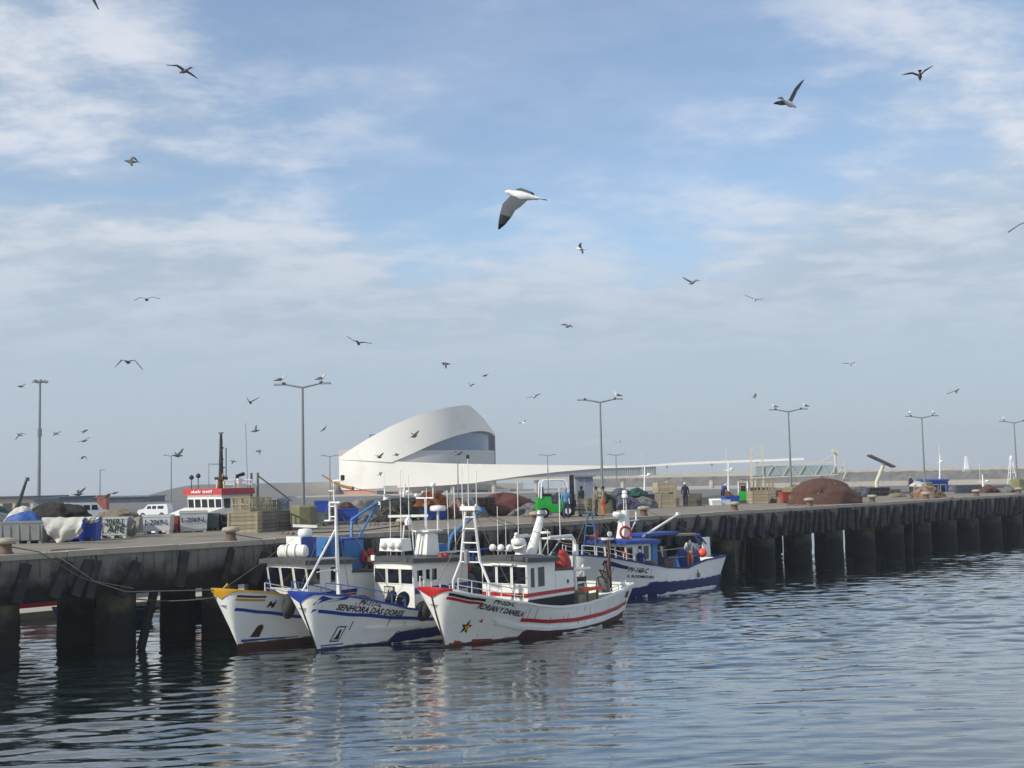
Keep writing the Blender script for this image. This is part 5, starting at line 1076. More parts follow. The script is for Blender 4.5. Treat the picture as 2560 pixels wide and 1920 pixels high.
p = PD(38, 1280, 130); o = thing('loader_crane', 'dark crane arm leaning right above the heaped nets', 'crane', (p.x, p.y, 2.2)); MB().box(0, 0, 0.9, 1.6, 1.6, 1.8).build('turret', 'shed_dark', o); MB().tube([(0, 0, 1.6), (0.6, 0, 3.2), (1.25, 0, 5.2)], [0.3, 0.2, 0.13], 6).build('jib', 'shed_dark', o); MB().box(1.3, 0, 5.1, 0.3, 0.3, 0.4).build('hook_block', 'shed_dark', o)
# tall floodlight mast
p = PD(97, 1252, 205); o = thing('floodlight_mast', 'tall floodlight mast with ring of lamps at the left', 'light mast', (p.x, p.y, 2.2)); HT = (1252 - 945) * 205 / FPX + 1.3
MB().tube([(0, 0, 0), (0, 0, HT)], [0.32, 0.17], 10).build('pole', 'galvanised', o, 60); MB().tube([(0, 0, HT * 0.58), (0, 0, HT * 0.64)], 0.42, 8).build('winch_collar', 'galvanised', o)
MB().torus((0, 0, HT), 0.9, 0.09, 16, 5).build('lamp_ring', 'galvanised', o)
for k_ in range(6):
    a = k_ * math.pi / 3; q = MB().box(0, 0, 0, 0.75, 0.5, 0.32, taper=0.7).build('floodlight', 'galvanised', o, loc=(1.05 * math.cos(a), 1.05 * math.sin(a), HT + 0.15)); q.rotation_euler = (0, 0.35, a)
# ---------------------------------------------------------------- twin-armed lamp posts
def lamp_post(label, base, h, arm, lift=0.12, plinth=0.0, rz=0.0, group=None, th_=0.07):
    o = thing('lamp_post', label, 'lamp post', base, rz, group); z0_ = plinth
    if plinth:
        MB().lathe([(0.72, 0), (0.72, plinth * 0.92), (0.5, plinth), (0.02, plinth)], n=8).build('plinth', 'concrete_plinth', o)
    MB().tube([(0, 0, z0_), (0, 0, h)], [th_ * 1.35, th_ * 0.8], 10).build('pole', 'galvanised', o, 60)
    for s_ in (-1, 1):
        a_ = MB().tube([(0, 0, h - 0.03), (s_ * arm * 0.62, 0, h + lift), (s_ * arm, 0, h + lift + 0.02)], [th_ * 0.8, th_ * 0.6, th_ * 0.5], 7).build('arm', 'galvanised', o, 60)
        MB().box(s_ * (arm * 0.84), 0, h + lift + 0.0, arm * 0.34, 0.2, 0.09, taper=0.75).build('lantern', 'shed_grey', a_)
        MB().box(s_ * (arm * 0.66), 0, h + lift + 0.03, arm * 0.1, 0.16, 0.15).build('lantern_gear', 'shed_dark', a_)
    return o
LAMPS = []
LAB = ['nearest twin-armed lamp post on octagonal plinth, two gulls on its arms', 'twin-armed lamp post behind the forklift, one gull on its right arm', 'twin-armed lamp post above the slatted wooden crates', 'twin-armed lamp post left of the person in dark clothes', 'twin-armed lamp post cut by the right edge of the photo']
for k_, (px, yt) in enumerate(((757, 966), (1502, 1004), (1973, 1028), (2307, 1044), (2557, 1056))):
    # foot on the quay behind the bins; the five stand in one row
    u_ = 18.5 + k_ * 18.15; u_ = [18.5, 37.4, 55.2, 73.6, 92.0][k_]
    lo, hi = 4.0, 11.0
    best = min(((abs(1280 + FPX * ((Q(uu, 7.4, 9) - CAM).dot(RGT)) / ((Q(uu, 7.4, 9) - CAM).dot(FWD)) - px), uu) for uu in np.arange(10, 110, 0.05)))[1]
    b_ = Q(best, 7.4); dep = (b_ - CAM).dot(FWD); h = 6.35 + (hz(px) - yt) * dep / FPX - ZQ
    LAMPS.append((lamp_post(LAB[k_], b_, h, 1.5, 0.16, 1.25, rz=R(-6), group='lamp posts along the quay'), h))
for k_, (px, yb, yt, dep, lab) in enumerate(((428, 1255, 1140, 215, 'far lamp post left of the red-roofed workboat mast'), (825, 1250, 1141, 205, 'far lamp post at the left end of the white terminal'), (1145, 1250, 1137, 195, 'far lamp post in front of the terminal entrance'), (1370, 1235, 1139, 215, 'far lamp post right of the terminal drum'), (1541, 1235, 1138, 215, 'far lamp post right of the forklift lamp post'))):
    p = PD(px, hz(px), dep); h = zpx(px, yt, dep) - 2.2; lamp_post(lab, (p.x, p.y, 2.2), h, 1.6 if k_ else 1.5, 0.15, 0, rz=R(-4), group='lamp posts on the far quay', th_=0.09)
p = PD(250, hz(250), 230); o = thing('lamp_post', 'single-armed far lamp post rising behind the white crew van', 'lamp post', (p.x, p.y, 2.2)); hh_ = zpx(250, 1175, 230) - 2.2
MB().tube([(0, 0, 0), (0, 0, hh_)], [0.13, 0.08], 8).build('pole', 'galvanised', o, 60); MB().box(0.4, 0, hh_, 0.9, 0.25, 0.14).build('lantern', 'shed_grey', o)

# ================================================================ THINGS ON THE QUAY
def qthing(name, label, cat, u, v, rz=0.0, group=None, z=ZQ): return thing(name, label, cat, Q(u, v, z), TH + rz, group)
def at_px(px, py, z=ZQ): return UVq(PZ(px, py, z))
# ---------------------------------------------------------------- bollards
mb = MB(); mb.lathe([(0.27, 0), (0.25, 0.06), (0.2, 0.12), (0.19, 0.34), (0.22, 0.38)], n=16); b_me = mb.mesh('post', 'bollard_paint', 40)
mb = MB(); mb.lathe([(0.22, 0.37), (0.34, 0.41), (0.36, 0.48), (0.3, 0.56), (0.12, 0.6), (0.01, 0.605)], n=16); c_me = mb.mesh('cap', 'bollard_cap', 40)
BL = ['rusty mooring bollard cut by the left edge of the photo', 'rusty mooring bollard in front of the pale wooden crates', 'rusty mooring bollard behind the radar of the blue-trimmed boat', 'mooring bollard beside the forklift at the quay edge', 'mooring bollard behind the white dome of the blue-roofed boat', 'mooring bollard in front of the blue crate and white boxes', 'mooring bollard at the left foot of the big brown net heap', 'mooring bollard just right of the big brown net heap', 'mooring bollard left of the small net heap', 'mooring bollard between the small net heap and the right edge', 'mooring bollard at the right edge of the photo']
BPX = [15, 578, 1010, 1340, 1610, 1836, 2023, 2181, 2316, 2441, 2547]
BU = []
for k, px in enumerate(BPX):
    uu = min((abs(1280 + FPX * ((Q(q, 0.75) - CAM).dot(RGT)) / ((Q(q, 0.75) - CAM).dot(FWD)) - px), q) for q in np.arange(-3, 110, 0.05))[1]; BU.append(uu)
    r = qthing('mooring_bollard', BL[k], 'bollard', uu, 0.75, k * 0.7, 'bollards along the quay edge'); obj('post', b_me, r); obj('cap', c_me, r); r.scale = (1.05, 1.05, 1.0)

# ---------------------------------------------------------------- fish bins
def bin_(label, u, v, w_, d, h, m, rz=0.0, ribs=3, txt=None, tm='letter_navy', th_=0.22, txt2=None, group=None, z=ZQ, name='fish_bin', feet=True):
    r = qthing(name, label, 'bin', u, v, rz, group, z); f = 0.14 if feet else 0.0
    mb = MB(); i = 0.05
    def ring(sc, z_): return [(-w_ / 2 * sc, -d / 2 * sc, z_), (w_ / 2 * sc, -d / 2 * sc, z_), (w_ / 2 * sc, d / 2 * sc, z_), (-w_ / 2 * sc, d / 2 * sc, z_)]
    def ins(q, z_): return [(x - math.copysign(i, x), y - math.copysign(i, y), z_) for x, y, _ in q]
    a, b_ = ring(0.94, f), ring(1.0, h)
    mb.grid([a, b_, ins(b_, h), ins(a, f + 0.3)], close=True); mb.f.append((3, 2, 1, 0)); mb.m.append(0); mb.f.append((12, 13, 14, 15)); mb.m.append(0); mb.build('tub', m, r)
    rm = MB(); ro = [(x * 1.03, y * 1.03, h + 0.03) for x, y, _ in b_]; rl = [(x * 1.03, y * 1.03, h - 0.07) for x, y, _ in b_]; ri = [(x * 0.93, y * 0.93, h + 0.03) for x, y, _ in b_]
    rm.grid([rl, ro, ri], close=True); rm.build('rim', m, r)
    if feet:
        for k in range(3): MB().box(-w_ * 0.4 + w_ * 0.4 * k, 0, f / 2, 0.14, d * 0.9, f).build('foot', m, r)
    for k in range(ribs):
        for s_ in (-1, 1): MB().box(-w_ * 0.36 + w_ * 0.72 * k / max(1, ribs - 1), s_ * (d / 2 * 0.975), f + (h - f) * 0.42, 0.07, 0.05, (h - f) * 0.82).build('rib', m, r)
    for t_, zz_ in ((txt, 0.56 if txt2 else 0.42), (txt2, 0.16)):
        if t_:
            vs, fs = text_tris(t_, 0.1); k = th_ / 0.7; mxx = max(q[0] for q in vs); kx = min(k * 1.2, w_ * 0.86 / mxx); mb = MB()
            mb.add([(-mxx * kx / 2 + q[0] * kx, -d / 2 * (0.965 + 0.03 * zz_) - 0.03, f + (h - f) * zz_ + q[1] * k) for q in vs], fs); mb.build('lettering', tm, r)
    return r
u_, v_ = at_px(40, 1359); bin_('grey ribbed plastic bin at the far left behind the first bollard', u_, v_ + 0.6, 1.5, 1.2, 0.95, 'plastic_grey', R(-42), 4)
u_, v_ = at_px(95, 1358); bin_('grey ribbed plastic bin left of the hanging white tarp', u_, v_ + 0.5, 1.2, 1.2, 0.95, 'plastic_grey', R(-42), 3)
u_, v_ = at_px(0, 1354); bin_('grey plastic bin under the grey sack at the left edge', u_ - 1.2, v_ + 0.8, 1.4, 1.2, 0.85, 'plastic_grey', R(-42), 3)
u_, v_ = at_px(196, 1354); bin_('bright blue bin half covered by the white tarp', u_, v_ + 0.5, 1.1, 1.1, 1.0, 'plastic_blue', R(-38), 2)
u_, v_ = at_px(232, 1352); bin_('bright blue bin with white cloth over its rim', u_, v_ + 0.55, 1.05, 1.05, 1.0, 'plastic_blue', R(-40), 3)
u_, v_ = at_px(293, 1345); bin_('white bin with green painted lettering', u_ + 0.05, v_ + 0.3, 1.35, 1.0, 0.95, 'plastic_white', R(-42), 0, 'L-2069-L', 'letter_green', 0.3, 'J. APE')
u_, v_ = at_px(352, 1340); bin_('white bin under a hanging grey tarp', u_ + 0.1, v_ + 1.7, 0.9, 0.9, 0.9, 'plastic_white', R(-42), 2)
u_, v_ = at_px(407, 1334); bin_('small white bin with blue number lettering and a dark patch', u_, v_ + 0.4, 1.35, 1.0, 0.9, 'plastic_white', R(-42), 0, 'L-2069-L', 'letter_navy', 0.24)
u_, v_ = at_px(452, 1331); bin_('faded red bin between two white lettered bins', u_, v_ + 0.7, 0.62, 0.8, 0.8, 'plastic_red', R(-42), 0)
u_, v_ = at_px(499, 1329); bin_('large pale bin with blue number lettering below the lifebuoy', u_, v_ + 0.6, 1.4, 1.3, 1.02, 'plastic_white', R(-30), 0, 'L-2069-L', 'letter_navy', 0.22)
u_, v_ = at_px(546, 1326); bin_('olive green bin left of the pale wooden crates', u_, v_ + 0.5, 0.62, 0.8, 0.85, 'plastic_olive', R(-38), 0)
u_, v_ = at_px(884, 1309); bin_('blue bin filled with nets right of the lamp plinth', u_, v_ + 0.7, 1.45, 1.2, 0.85, 'plastic_blue', R(-38), 2)
u_, v_ = at_px(815, 1316); bin_('small blue crate stacked on a dark bin beside the plinth', u_ + 0.6, v_ + 1.2, 0.75, 0.9, 0.62, 'plastic_blue', R(-38), 0, z=ZQ + 0.72, feet=False)
bin_('dark olive bin under the small blue crate beside the plinth', u_ + 0.6, v_ + 1.2, 0.85, 0.95, 0.7, 'plastic_olive', R(-38), 2)
for k, (px, py, lb) in enumerate(((985, 1304, 'dark grey bin, leftmost of the dark row'), (1018, 1303, 'dark grey bin, second of the dark row'), (1050, 1302, 'dark grey bin, third of the dark row'), (1082, 1300, 'dark grey bin behind the tall aerials, last of the dark row'))):
    u_, v_ = at_px(px, py); bin_(lb, u_ + 0.8, v_ + 1.3, 1.15, 1.1, 1.2, 'plastic_dark', R(-40), 2, group='dark bins in a row')
u_, v_ = at_px(1086, 1300); bin_('blue bin with orange net heaped on top, left of two', u_, v_ + 0.5, 0.8, 0.9, 0.95, 'plastic_blue', R(-36), 0)
u_, v_ = at_px(1112, 1299); bin_('blue bin with orange net heaped on top, right of two', u_, v_ + 0.5, 0.75, 0.9, 0.95, 'plastic_blue', R(-36), 0)
u_, v_ = at_px(1843, 1260); bin_('blue crate with orange buoys right of the white boxes', u_, v_ + 0.6, 1.15, 1.0, 0.62, 'plastic_blue', R(-36), 0)
u_, v_ = at_px(1995, 1258); bin_('rust red bin at the left of the big brown net heap', u_ + 0.4, v_ + 1.2, 1.1, 1.0, 0.85, 'plastic_red', R(-36), 0)
for px, py, lb in ((1560, 1268, 'dark low bin under the slate coloured net'), (1600, 1266, 'dark low bin under the green net'), (1635, 1264, 'dark low bin left of the stacked crates')):
    u_, v_ = at_px(px, py); bin_(lb, u_ + 0.5, v_ + 1.0, 1.35, 1.1, 0.85, 'plastic_dark', R(-38), 2, group='dark low bins under the nets')

# ---------------------------------------------------------------- heaps and tarps
def heap(name, label, cat, u, v, rx, ry, h, m, seed=0, z=ZQ, rz=0.0, n=44, k=16, rough=0.3, p=0.75, lump=1.5):
    r = thing(name, label, cat, Q(u, v, z), TH + rz)
    rows = []
    for j in range(k + 1):
        q = j / k; row = []
        for i in range(n):
            a = 2 * math.pi * i / n; ca, sa = math.cos(a), math.sin(a)
            e = 1 + rough * fbm(ca * lump + seed * 3.7, sa * lump, q * 1.7 + seed, 4) + 0.05 * (1 - q) * abs(math.sin(a * 5.5 + 3 * fbm(ca * 2, sa * 2, seed + q)))
            e += 0.05 * fbm(ca * 6 + seed, sa * 6, q * 7, 3) * (1 - q)
            rad = (1 - q ** 1.5) ** p * e
            zz_ = h * (q ** 0.85) * (1 + (1 - q ** 3) * rough * 0.8 * fbm(ca * lump * rad + 5 + seed, sa * lump * rad, seed * 1.3, 4) + 0.22 * rough * (1 - q ** 4) * fbm(ca * 5 * rad, sa * 5 * rad, seed + 9.0, 3)) + 0.12 * rough * fbm(ca * 6 * rad, sa * 6 * rad, seed)
            row.append((rx * rad * ca, ry * rad * sa, max(0.0, zz_)))
        rows.append(row)
    MB().grid(rows, close=True).build('net', m, r, 80); return r
def strands(r, n, rx, ry, h, m, seed, rad=0.035):
    rd = random.Random(seed)
    for _ in range(n):
        a = rd.uniform(0, 6.28); pts = []
        for j in range(7):
            q = j / 6; ang = a + q * rd.uniform(0.6, 1.6); d = rd.uniform(0.5, 0.98)
            zz_ = h * (1 - d ** 2.2) + 0.06; pts.append((rx * d * math.cos(ang), ry * d * math.sin(ang), zz_))
        MB().tube(pts, rad, 5).build('rope_strand', m, r, 60)
u_, v_ = at_px(1262, 1290); hp = heap('tarp_heap', 'brown tarpaulin heap with a peaked top left of the forklift', 'tarp', u_ + 1.2, v_ + 1.3, 2.35, 1.5, 1.5, 'tarp_brown', 2, rough=0.34, n=56, lump=1.2, p=0.6, rz=R(-35))
u_, v_ = at_px(2080, 1261); hp = heap('net_heap', 'big brown heaped fishing net at the quay edge', 'fishing net', u_ + 1.6, v_ + 1.7, 2.75, 1.9, 1.95, 'net_brown', 5, rough=0.22, n=60, lump=1.1, p=0.62, rz=R(-30)); strands(hp, 16, 2.75, 1.9, 1.95, 'net_tan', 5); strands(hp, 22, 2.6, 1.8, 1.98, 'net_brown', 6, 0.05)
u_, v_ = at_px(2035, 1258); hp = heap('net_heap', 'tan brown net heap behind the red bin, left part of the pile', 'fishing net', u_ + 1.6, v_ + 2.6, 1.7, 1.3, 1.45, 'net_tan', 8, rough=0.25)
u_, v_ = at_px(2345, 1246); hp = heap('net_heap', 'small pale and brown net heap near the right end', 'fishing net', u_ + 1.0, v_ + 1.4, 2.0, 1.3, 1.1, 'net_tan', 11, rough=0.3); strands(hp, 8, 2.0, 1.3, 1.1, 'net_brown', 3)
u_, v_ = at_px(2330, 1246); heap('tarp_heap', 'white tarp bundle on the small net heap', 'tarp', u_ + 1.8, v_ + 2.0, 0.8, 0.6, 0.45, 'tarp_white', 12, z=ZQ + 0.98)
u_, v_ = at_px(2260, 1243); heap('rope_heap', 'pale rope pile at the feet of the person in dark clothes', 'rope', u_ + 0.6, v_ + 1.0, 1.3, 0.6, 0.4, 'rope', 14)
u_, v_ = at_px(1098, 1300); hp = heap('net_heap', 'tangled orange net heaped on the blue bins', 'fishing net', u_, v_ + 0.6, 1.05, 0.75, 0.95, 'net_orange', 17, z=ZQ + 0.82, rough=0.5, lump=2.2); strands(hp, 14, 1.1, 0.8, 1.0, 'net_orange', 9, 0.03); strands(hp, 10, 1.0, 0.75, 1.05, 'rope', 12, 0.02)
u_, v_ = at_px(1140, 1297); heap('net_heap', 'dull brown net bundle right of the blue bins', 'fishing net', u_ + 0.8, v_ + 1.0, 0.95, 0.7, 0.95, 'net_brown', 18, rough=0.35)
u_, v_ = at_px(1165, 1290); heap('net_heap', 'dark grey net bundle behind the ladder mast', 'fishing net', u_ + 1.6, v_ + 2.0, 1.3, 0.9, 1.15, 'net_grey', 19, rough=0.4)
u_, v_ = at_px(884, 1309); heap('net_heap', 'brown red net piled in the blue bin by the plinth', 'fishing net', u_, v_ + 0.7, 0.66, 0.5, 0.62, 'net_brown', 21, z=ZQ + 0.62, rough=0.45, lump=2.0)
u_, v_ = at_px(945, 1304); heap('rope_heap', 'grey rope and float pile left of the dark bins', 'rope', u_, v_ + 0.8, 0.95, 0.6, 0.45, 'net_grey', 23, rough=0.6, lump=3)
u_, v_ = at_px(935, 1300); heap('tarp_heap', 'olive tarp bundle behind the blue bin of nets', 'tarp', u_ + 1.0, v_ + 2.4, 1.5, 0.9, 1.35, 'tarp_grey', 24)
u_, v_ = at_px(1575, 1267); heap('net_heap', 'slate coloured net on the dark low bins', 'fishing net', u_ + 0.3, v_ + 1.2, 1.15, 0.7, 0.62, 'net_slate', 25, z=ZQ + 0.84, rough=0.4)
u_, v_ = at_px(1612, 1266); heap('net_heap', 'dark green net on the dark low bins', 'fishing net', u_ + 0.5, v_ + 1.1, 0.95, 0.65, 0.62, 'net_green', 26, z=ZQ + 0.84, rough=0.4)
u_, v_ = at_px(1348, 1290); heap('net_heap', 'grey rope and tarp pile between brown tarp and forklift', 'fishing net', u_ + 0.8, v_ + 1.6, 1.5, 0.9, 0.8, 'net_grey', 27, rough=0.5)
u_, v_ = at_px(1830, 1258); heap('net_heap', 'orange float bundle in the blue crate', 'floats', u_ + 0.5, v_ + 0.7, 0.5, 0.4, 0.5, 'net_orange', 28, z=ZQ + 0.45, rough=0.5)
# left-hand clutter on the bins
u_, v_ = at_px(10, 1354); heap('net_heap', 'grey sack of nets heaped on the grey bins at the left edge', 'fishing net', u_ - 0.5, v_ + 0.9, 1.6, 0.8, 0.55, 'net_grey', 30, z=ZQ + 0.85, rz=R(-42))
heap('net_heap', 'green net on the grey bins at the left edge', 'fishing net', u_ - 0.1, v_ + 1.9, 1.7, 0.8, 1.2, 'net_green', 31, z=ZQ + 0.55, rz=R(-42), rough=0.35)
u_, v_ = at_px(78, 1358); heap('tarp_heap', 'blue and white cloth bundle on the grey bin', 'tarp', u_ + 0.1, v_ + 0.7, 0.85, 0.5, 0.5, 'tarp_blue', 32, z=ZQ + 0.9, rz=R(-42)); heap('tarp_heap', 'white cloth bundle behind the blue cloth', 'tarp', u_ + 0.1, v_ + 1.2, 0.75, 0.5, 0.72, 'tarp_white', 33, z=ZQ + 0.9, rz=R(-42))
u_, v_ = at_px(150, 1356); heap('tarp_heap', 'dark tarp and net heap above the hanging white tarp', 'tarp', u_ + 0.3, v_ + 1.2, 1.7, 0.8, 0.85, 'net_dark', 34, z=ZQ + 0.9, rz=R(-42), rough=0.45, lump=2)
u_, v_ = at_px(205, 1352); heap('tarp_heap', 'dark tarp heap behind the blue bins', 'tarp', u_ + 0.6, v_ + 2.6, 1.5, 0.7, 1.5, 'net_dark', 35, rz=R(-42), rough=0.3)
u_, v_ = at_px(105, 1353); heap('net_heap', 'drab net and pole heap behind the blue cloth bundle', 'fishing net', u_ + 0.8, v_ + 1.8, 1.6, 0.8, 1.5, 'tarp_grey', 36, rz=R(-42), rough=0.5, lump=2.4)
u_, v_ = at_px(300, 1345); heap('net_heap', 'drab rope heap on the green lettered bin', 'fishing net', u_ + 0.4, v_ + 1.2, 1.0, 0.5, 0.5, 'rope', 37, z=ZQ + 0.85, rz=R(-42), rough=0.5)
def drape(name, label, u, v, z, w_, h, m, rz, seed, bulge=0.35):
    r = thing(name, label, 'tarp', Q(u, v, z), TH + rz); rows = []
    for j in range(19):
        q = j / 18; row = []
        for i in range(25):
            t_ = i / 24; x = (t_ - 0.5) * w_ * (1 - 0.28 * q * (1 - t_) ) + 0.12 * fbm(t_ * 3, q * 2, seed)
            sag = math.sin(math.pi * t_) ** 0.8 * 0.4 * h
            zz_ = -q * (0.55 * h + sag) + 0.06 * fbm(t_ * 4, q * 3, seed + 2)
            y = -bulge * math.sin(math.pi * min(1, q * 1.1) * 0.8) - 0.09 * math.sin(t_ * 17 + q * 6 + 2.2 * fbm(t_ * 2, q * 2, seed)) * q
            row.append((x, y, zz_))
        rows.append(row)
    mb = MB(); mb.grid(rows); mb.grid([[(x, y + 0.03, z_) for x, y, z_ in q] for q in rows], flip=True); mb.build('sheet', m, r, 80); return r
u_, v_ = at_px(157, 1359); drape('hanging_tarp', 'creased white tarp hanging over the bins beside the blue bin', u_, v_ + 0.0, ZQ + 1.12, 1.75, 1.1, 'tarp_white', R(-40), 3)
u_, v_ = at_px(348, 1344); drape('hanging_tarp', 'grey tarp hanging between two white lettered bins', u_ - 0.1, v_ + 0.5, ZQ + 0.95, 0.8, 0.95, 'tarp_grey', R(-40), 7)
u_, v_ = at_px(240, 1352); drape('hanging_tarp', 'white cloth folded over the blue bin rim', u_ - 0.2, v_ + 0.1, ZQ + 1.06, 0.7, 0.3, 'tarp_white', R(-40), 9, 0.08)

# ---------------------------------------------------------------- wooden crates
def crate(label, u, v, w_, d, h, rz=0.0, m='wood_pale', nb=5, name='wooden_crate', group=None, z=ZQ, side_m=None):
    r = qthing(name, label, 'crate', u, v, rz, group, z); side_m = side_m or m; bh = h / nb
    long_me = MB().box(0, 0, 0, w_, 0.035, bh * 0.9).mesh('plank', m); short_me = MB().box(0, 0, 0, 0.035, d - 0.08, bh * 0.9).mesh('plank', side_m)
    for k in range(nb):
        for s_ in (-1, 1):
            obj('plank', long_me, r, (0, s_ * (d / 2 - 0.02), bh * (k + 0.5))); obj('plank', short_me, r, (s_ * (w_ / 2 - 0.02), 0, bh * (k + 0.5)))
    for sx in (-1, 1):
        for sy in (-1, 1): MB().box(sx * (w_ / 2 - 0.07), sy * (d / 2 + 0.012), h / 2, 0.1, 0.03, h).build('corner_post', m, r)
    top = MB().box(0, 0, 0, w_, d / 4 - 0.02, 0.03).mesh('lid_plank', m)
    for k in range(4): obj('lid_plank', top, r, (0, -d / 2 + d / 4 * (k + 0.5), h + 0.02))
    for s_ in (-1, 1): MB().box(s_ * w_ * 0.35, 0, -0.05, 0.1, d, 0.1).build('runner', m, r)
    return r
def rack(label, u, v, w_, d, h, rz, m, z, n=9, name='slatted_rack'):
    r = qthing(name, label, 'rack', u, v, rz, None, z); sl = MB().box(0, 0, h / 2, 0.055, 0.03, h).mesh('slat', m); sd = MB().box(0, 0, h / 2, 0.03, 0.055, h).mesh('slat', m)
    for s_ in (-1, 1):
        for k in range(n): obj('slat', sl, r, (-w_ / 2 + w_ * k / (n - 1), s_ * d / 2, 0), (0, ((k * 37) % 5 - 2) * 0.03, 0))
        for k in range(1, 5): obj('slat', sd, r, (s_ * w_ / 2, -d / 2 + d * k / 5, 0))
        for z_ in (0.03, h * 0.5, h): MB().box(0, s_ * d / 2, z_, w_ + 0.06, 0.06, 0.05).build('rail', m, r)
        for z_ in (0.03, h): MB().box(s_ * w_ / 2, 0, z_, 0.06, d, 0.05).build('rail', m, r)
    return r
u_, v_ = at_px(637, 1332)
crate('pale plank crate, front left of the crate group by the second bollard', u_ + 0.05, v_ + 0.85, 1.5, 1.55, 0.98, R(-45), 'wood_pale', 5)
u2, v2 = at_px(662, 1330); crate('weathered grey crate right of the pale crate', u2 + 0.45, v2 + 0.9, 1.1, 1.2, 0.95, R(-4), 'wood_grey', 5)
u3, v3 = at_px(705, 1326); crate('weathered grey crate next to the lamp post plinth', u3 + 0.4, v3 + 0.9, 1.25, 1.2, 0.95, R(-4), 'wood_grey', 5)
rack('white slatted rack on the pale crate, left of two', u_ + 0.0, v_ + 0.95, 0.8, 1.3, 0.68, R(-45), 'wood_pale', ZQ + 1.04, 7); rack('yellowish slatted rack on the crates, right of two', u2 + 0.2, v2 + 1.0, 1.0, 1.2, 0.68, R(-15), 'wood_pale', ZQ + 1.0, 8); rack('low slatted rack behind the grey metal sheet', u3 - 0.1, v3 + 1.2, 0.9, 0.9, 0.5, R(-10), 'wood_grey', ZQ + 1.0, 7)
r = qthing('metal_sheet', 'grey square metal sheet standing on the crates', 'sheet', u3 + 0.6, v3 + 0.75, R(-25), None, ZQ + 1.0); MB().box(0, 0, 0.3, 0.62, 0.05, 0.6).build('panel', 'shed_grey', r); MB().bar((-0.28, -0.04, 0.57), (0, -0.04, 0.3), 0.03, 0.03).build('brace', 'steel', r); MB().bar((0.28, -0.04, 0.57), (0, -0.04, 0.3), 0.03, 0.03).build('brace', 'steel', r)
u_, v_ = at_px(1685, 1268); crate('pale wooden crate, lower one of the stack behind the blue-roofed boat', u_ + 0.1, v_ + 0.85, 1.3, 1.25, 0.95, R(-38), 'wood_pale', 5, side_m='wood_grey'); crate('pale wooden crate with lid, upper one of that stack', u_ + 0.25, v_ + 1.0, 1.5, 1.3, 0.72, R(-38), 'wood_pale', 4, z=ZQ + 1.08)
u_, v_ = at_px(1745, 1264); crate('grey wooden crate right of the stacked pale crates', u_ + 0.3, v_ + 0.9, 1.5, 1.1, 0.9, R(-38), 'wood_grey', 5)
u_, v_ = at_px(1912, 1259); crate('pale wooden crate right of the green truck', u_ + 0.2, v_ + 0.8, 1.35, 1.2, 0.95, R(-38), 'wood_pale', 4); u_, v_ = at_px(1960, 1257); crate('grey wooden crate left of the big brown net', u_ + 0.6, v_ + 1.0, 1.6, 1.2, 0.95, R(-10), 'wood_grey', 4)
u_, v_ = at_px(1935, 1258); rack('tall white slatted rack behind the pale crate', u_ + 1.6, v_ + 2.6, 2.6, 1.0, 1.75, R(-38), 'wood_pale', ZQ + 0.1, 14)
# pale fish boxes on a trolley by the forklift
u_, v_ = at_px(1474, 1291); r = qthing('box_trolley', 'stack of pale fish boxes on a low trolley beside the forklift', 'boxes', u_ + 0.2, v_ + 0.5, R(-40))
for k in range(5): MB().box(0, 0, 0.27 + k * 0.18, 0.78, 0.55, 0.165, taper=1.04).build('fish_box', 'wood_pale', r)
MB().box(0, 0, 0.14, 0.85, 0.6, 0.06).build('platform', 'steel', r)
for sx in (-1, 1):
    for sy in (-1, 1): MB().lathe([(0.07, -0.03), (0.07, 0.03)], (sx * 0.3, sy * 0.22, 0.07), 10, axis='y').build('wheel', 'tyre', r)
for k, (px, py) in enumerate(((1800, 1263), (1822, 1262))):
    u_, v_ = at_px(px, py); r = qthing('foam_box', ['white foam box left of the blue crate, standing near the bollard', 'white foam box nearest the blue crate with buoys'][k], 'box', u_, v_ + 0.4, R(-30)); mb = MB(); mb.box(0, 0, 0.17, 0.75, 0.5, 0.34, taper=1.04); mb.build('box', 'car_white', r); MB().box(0, 0, 0.36, 0.8, 0.54, 0.06).build('lid', 'car_white', r)

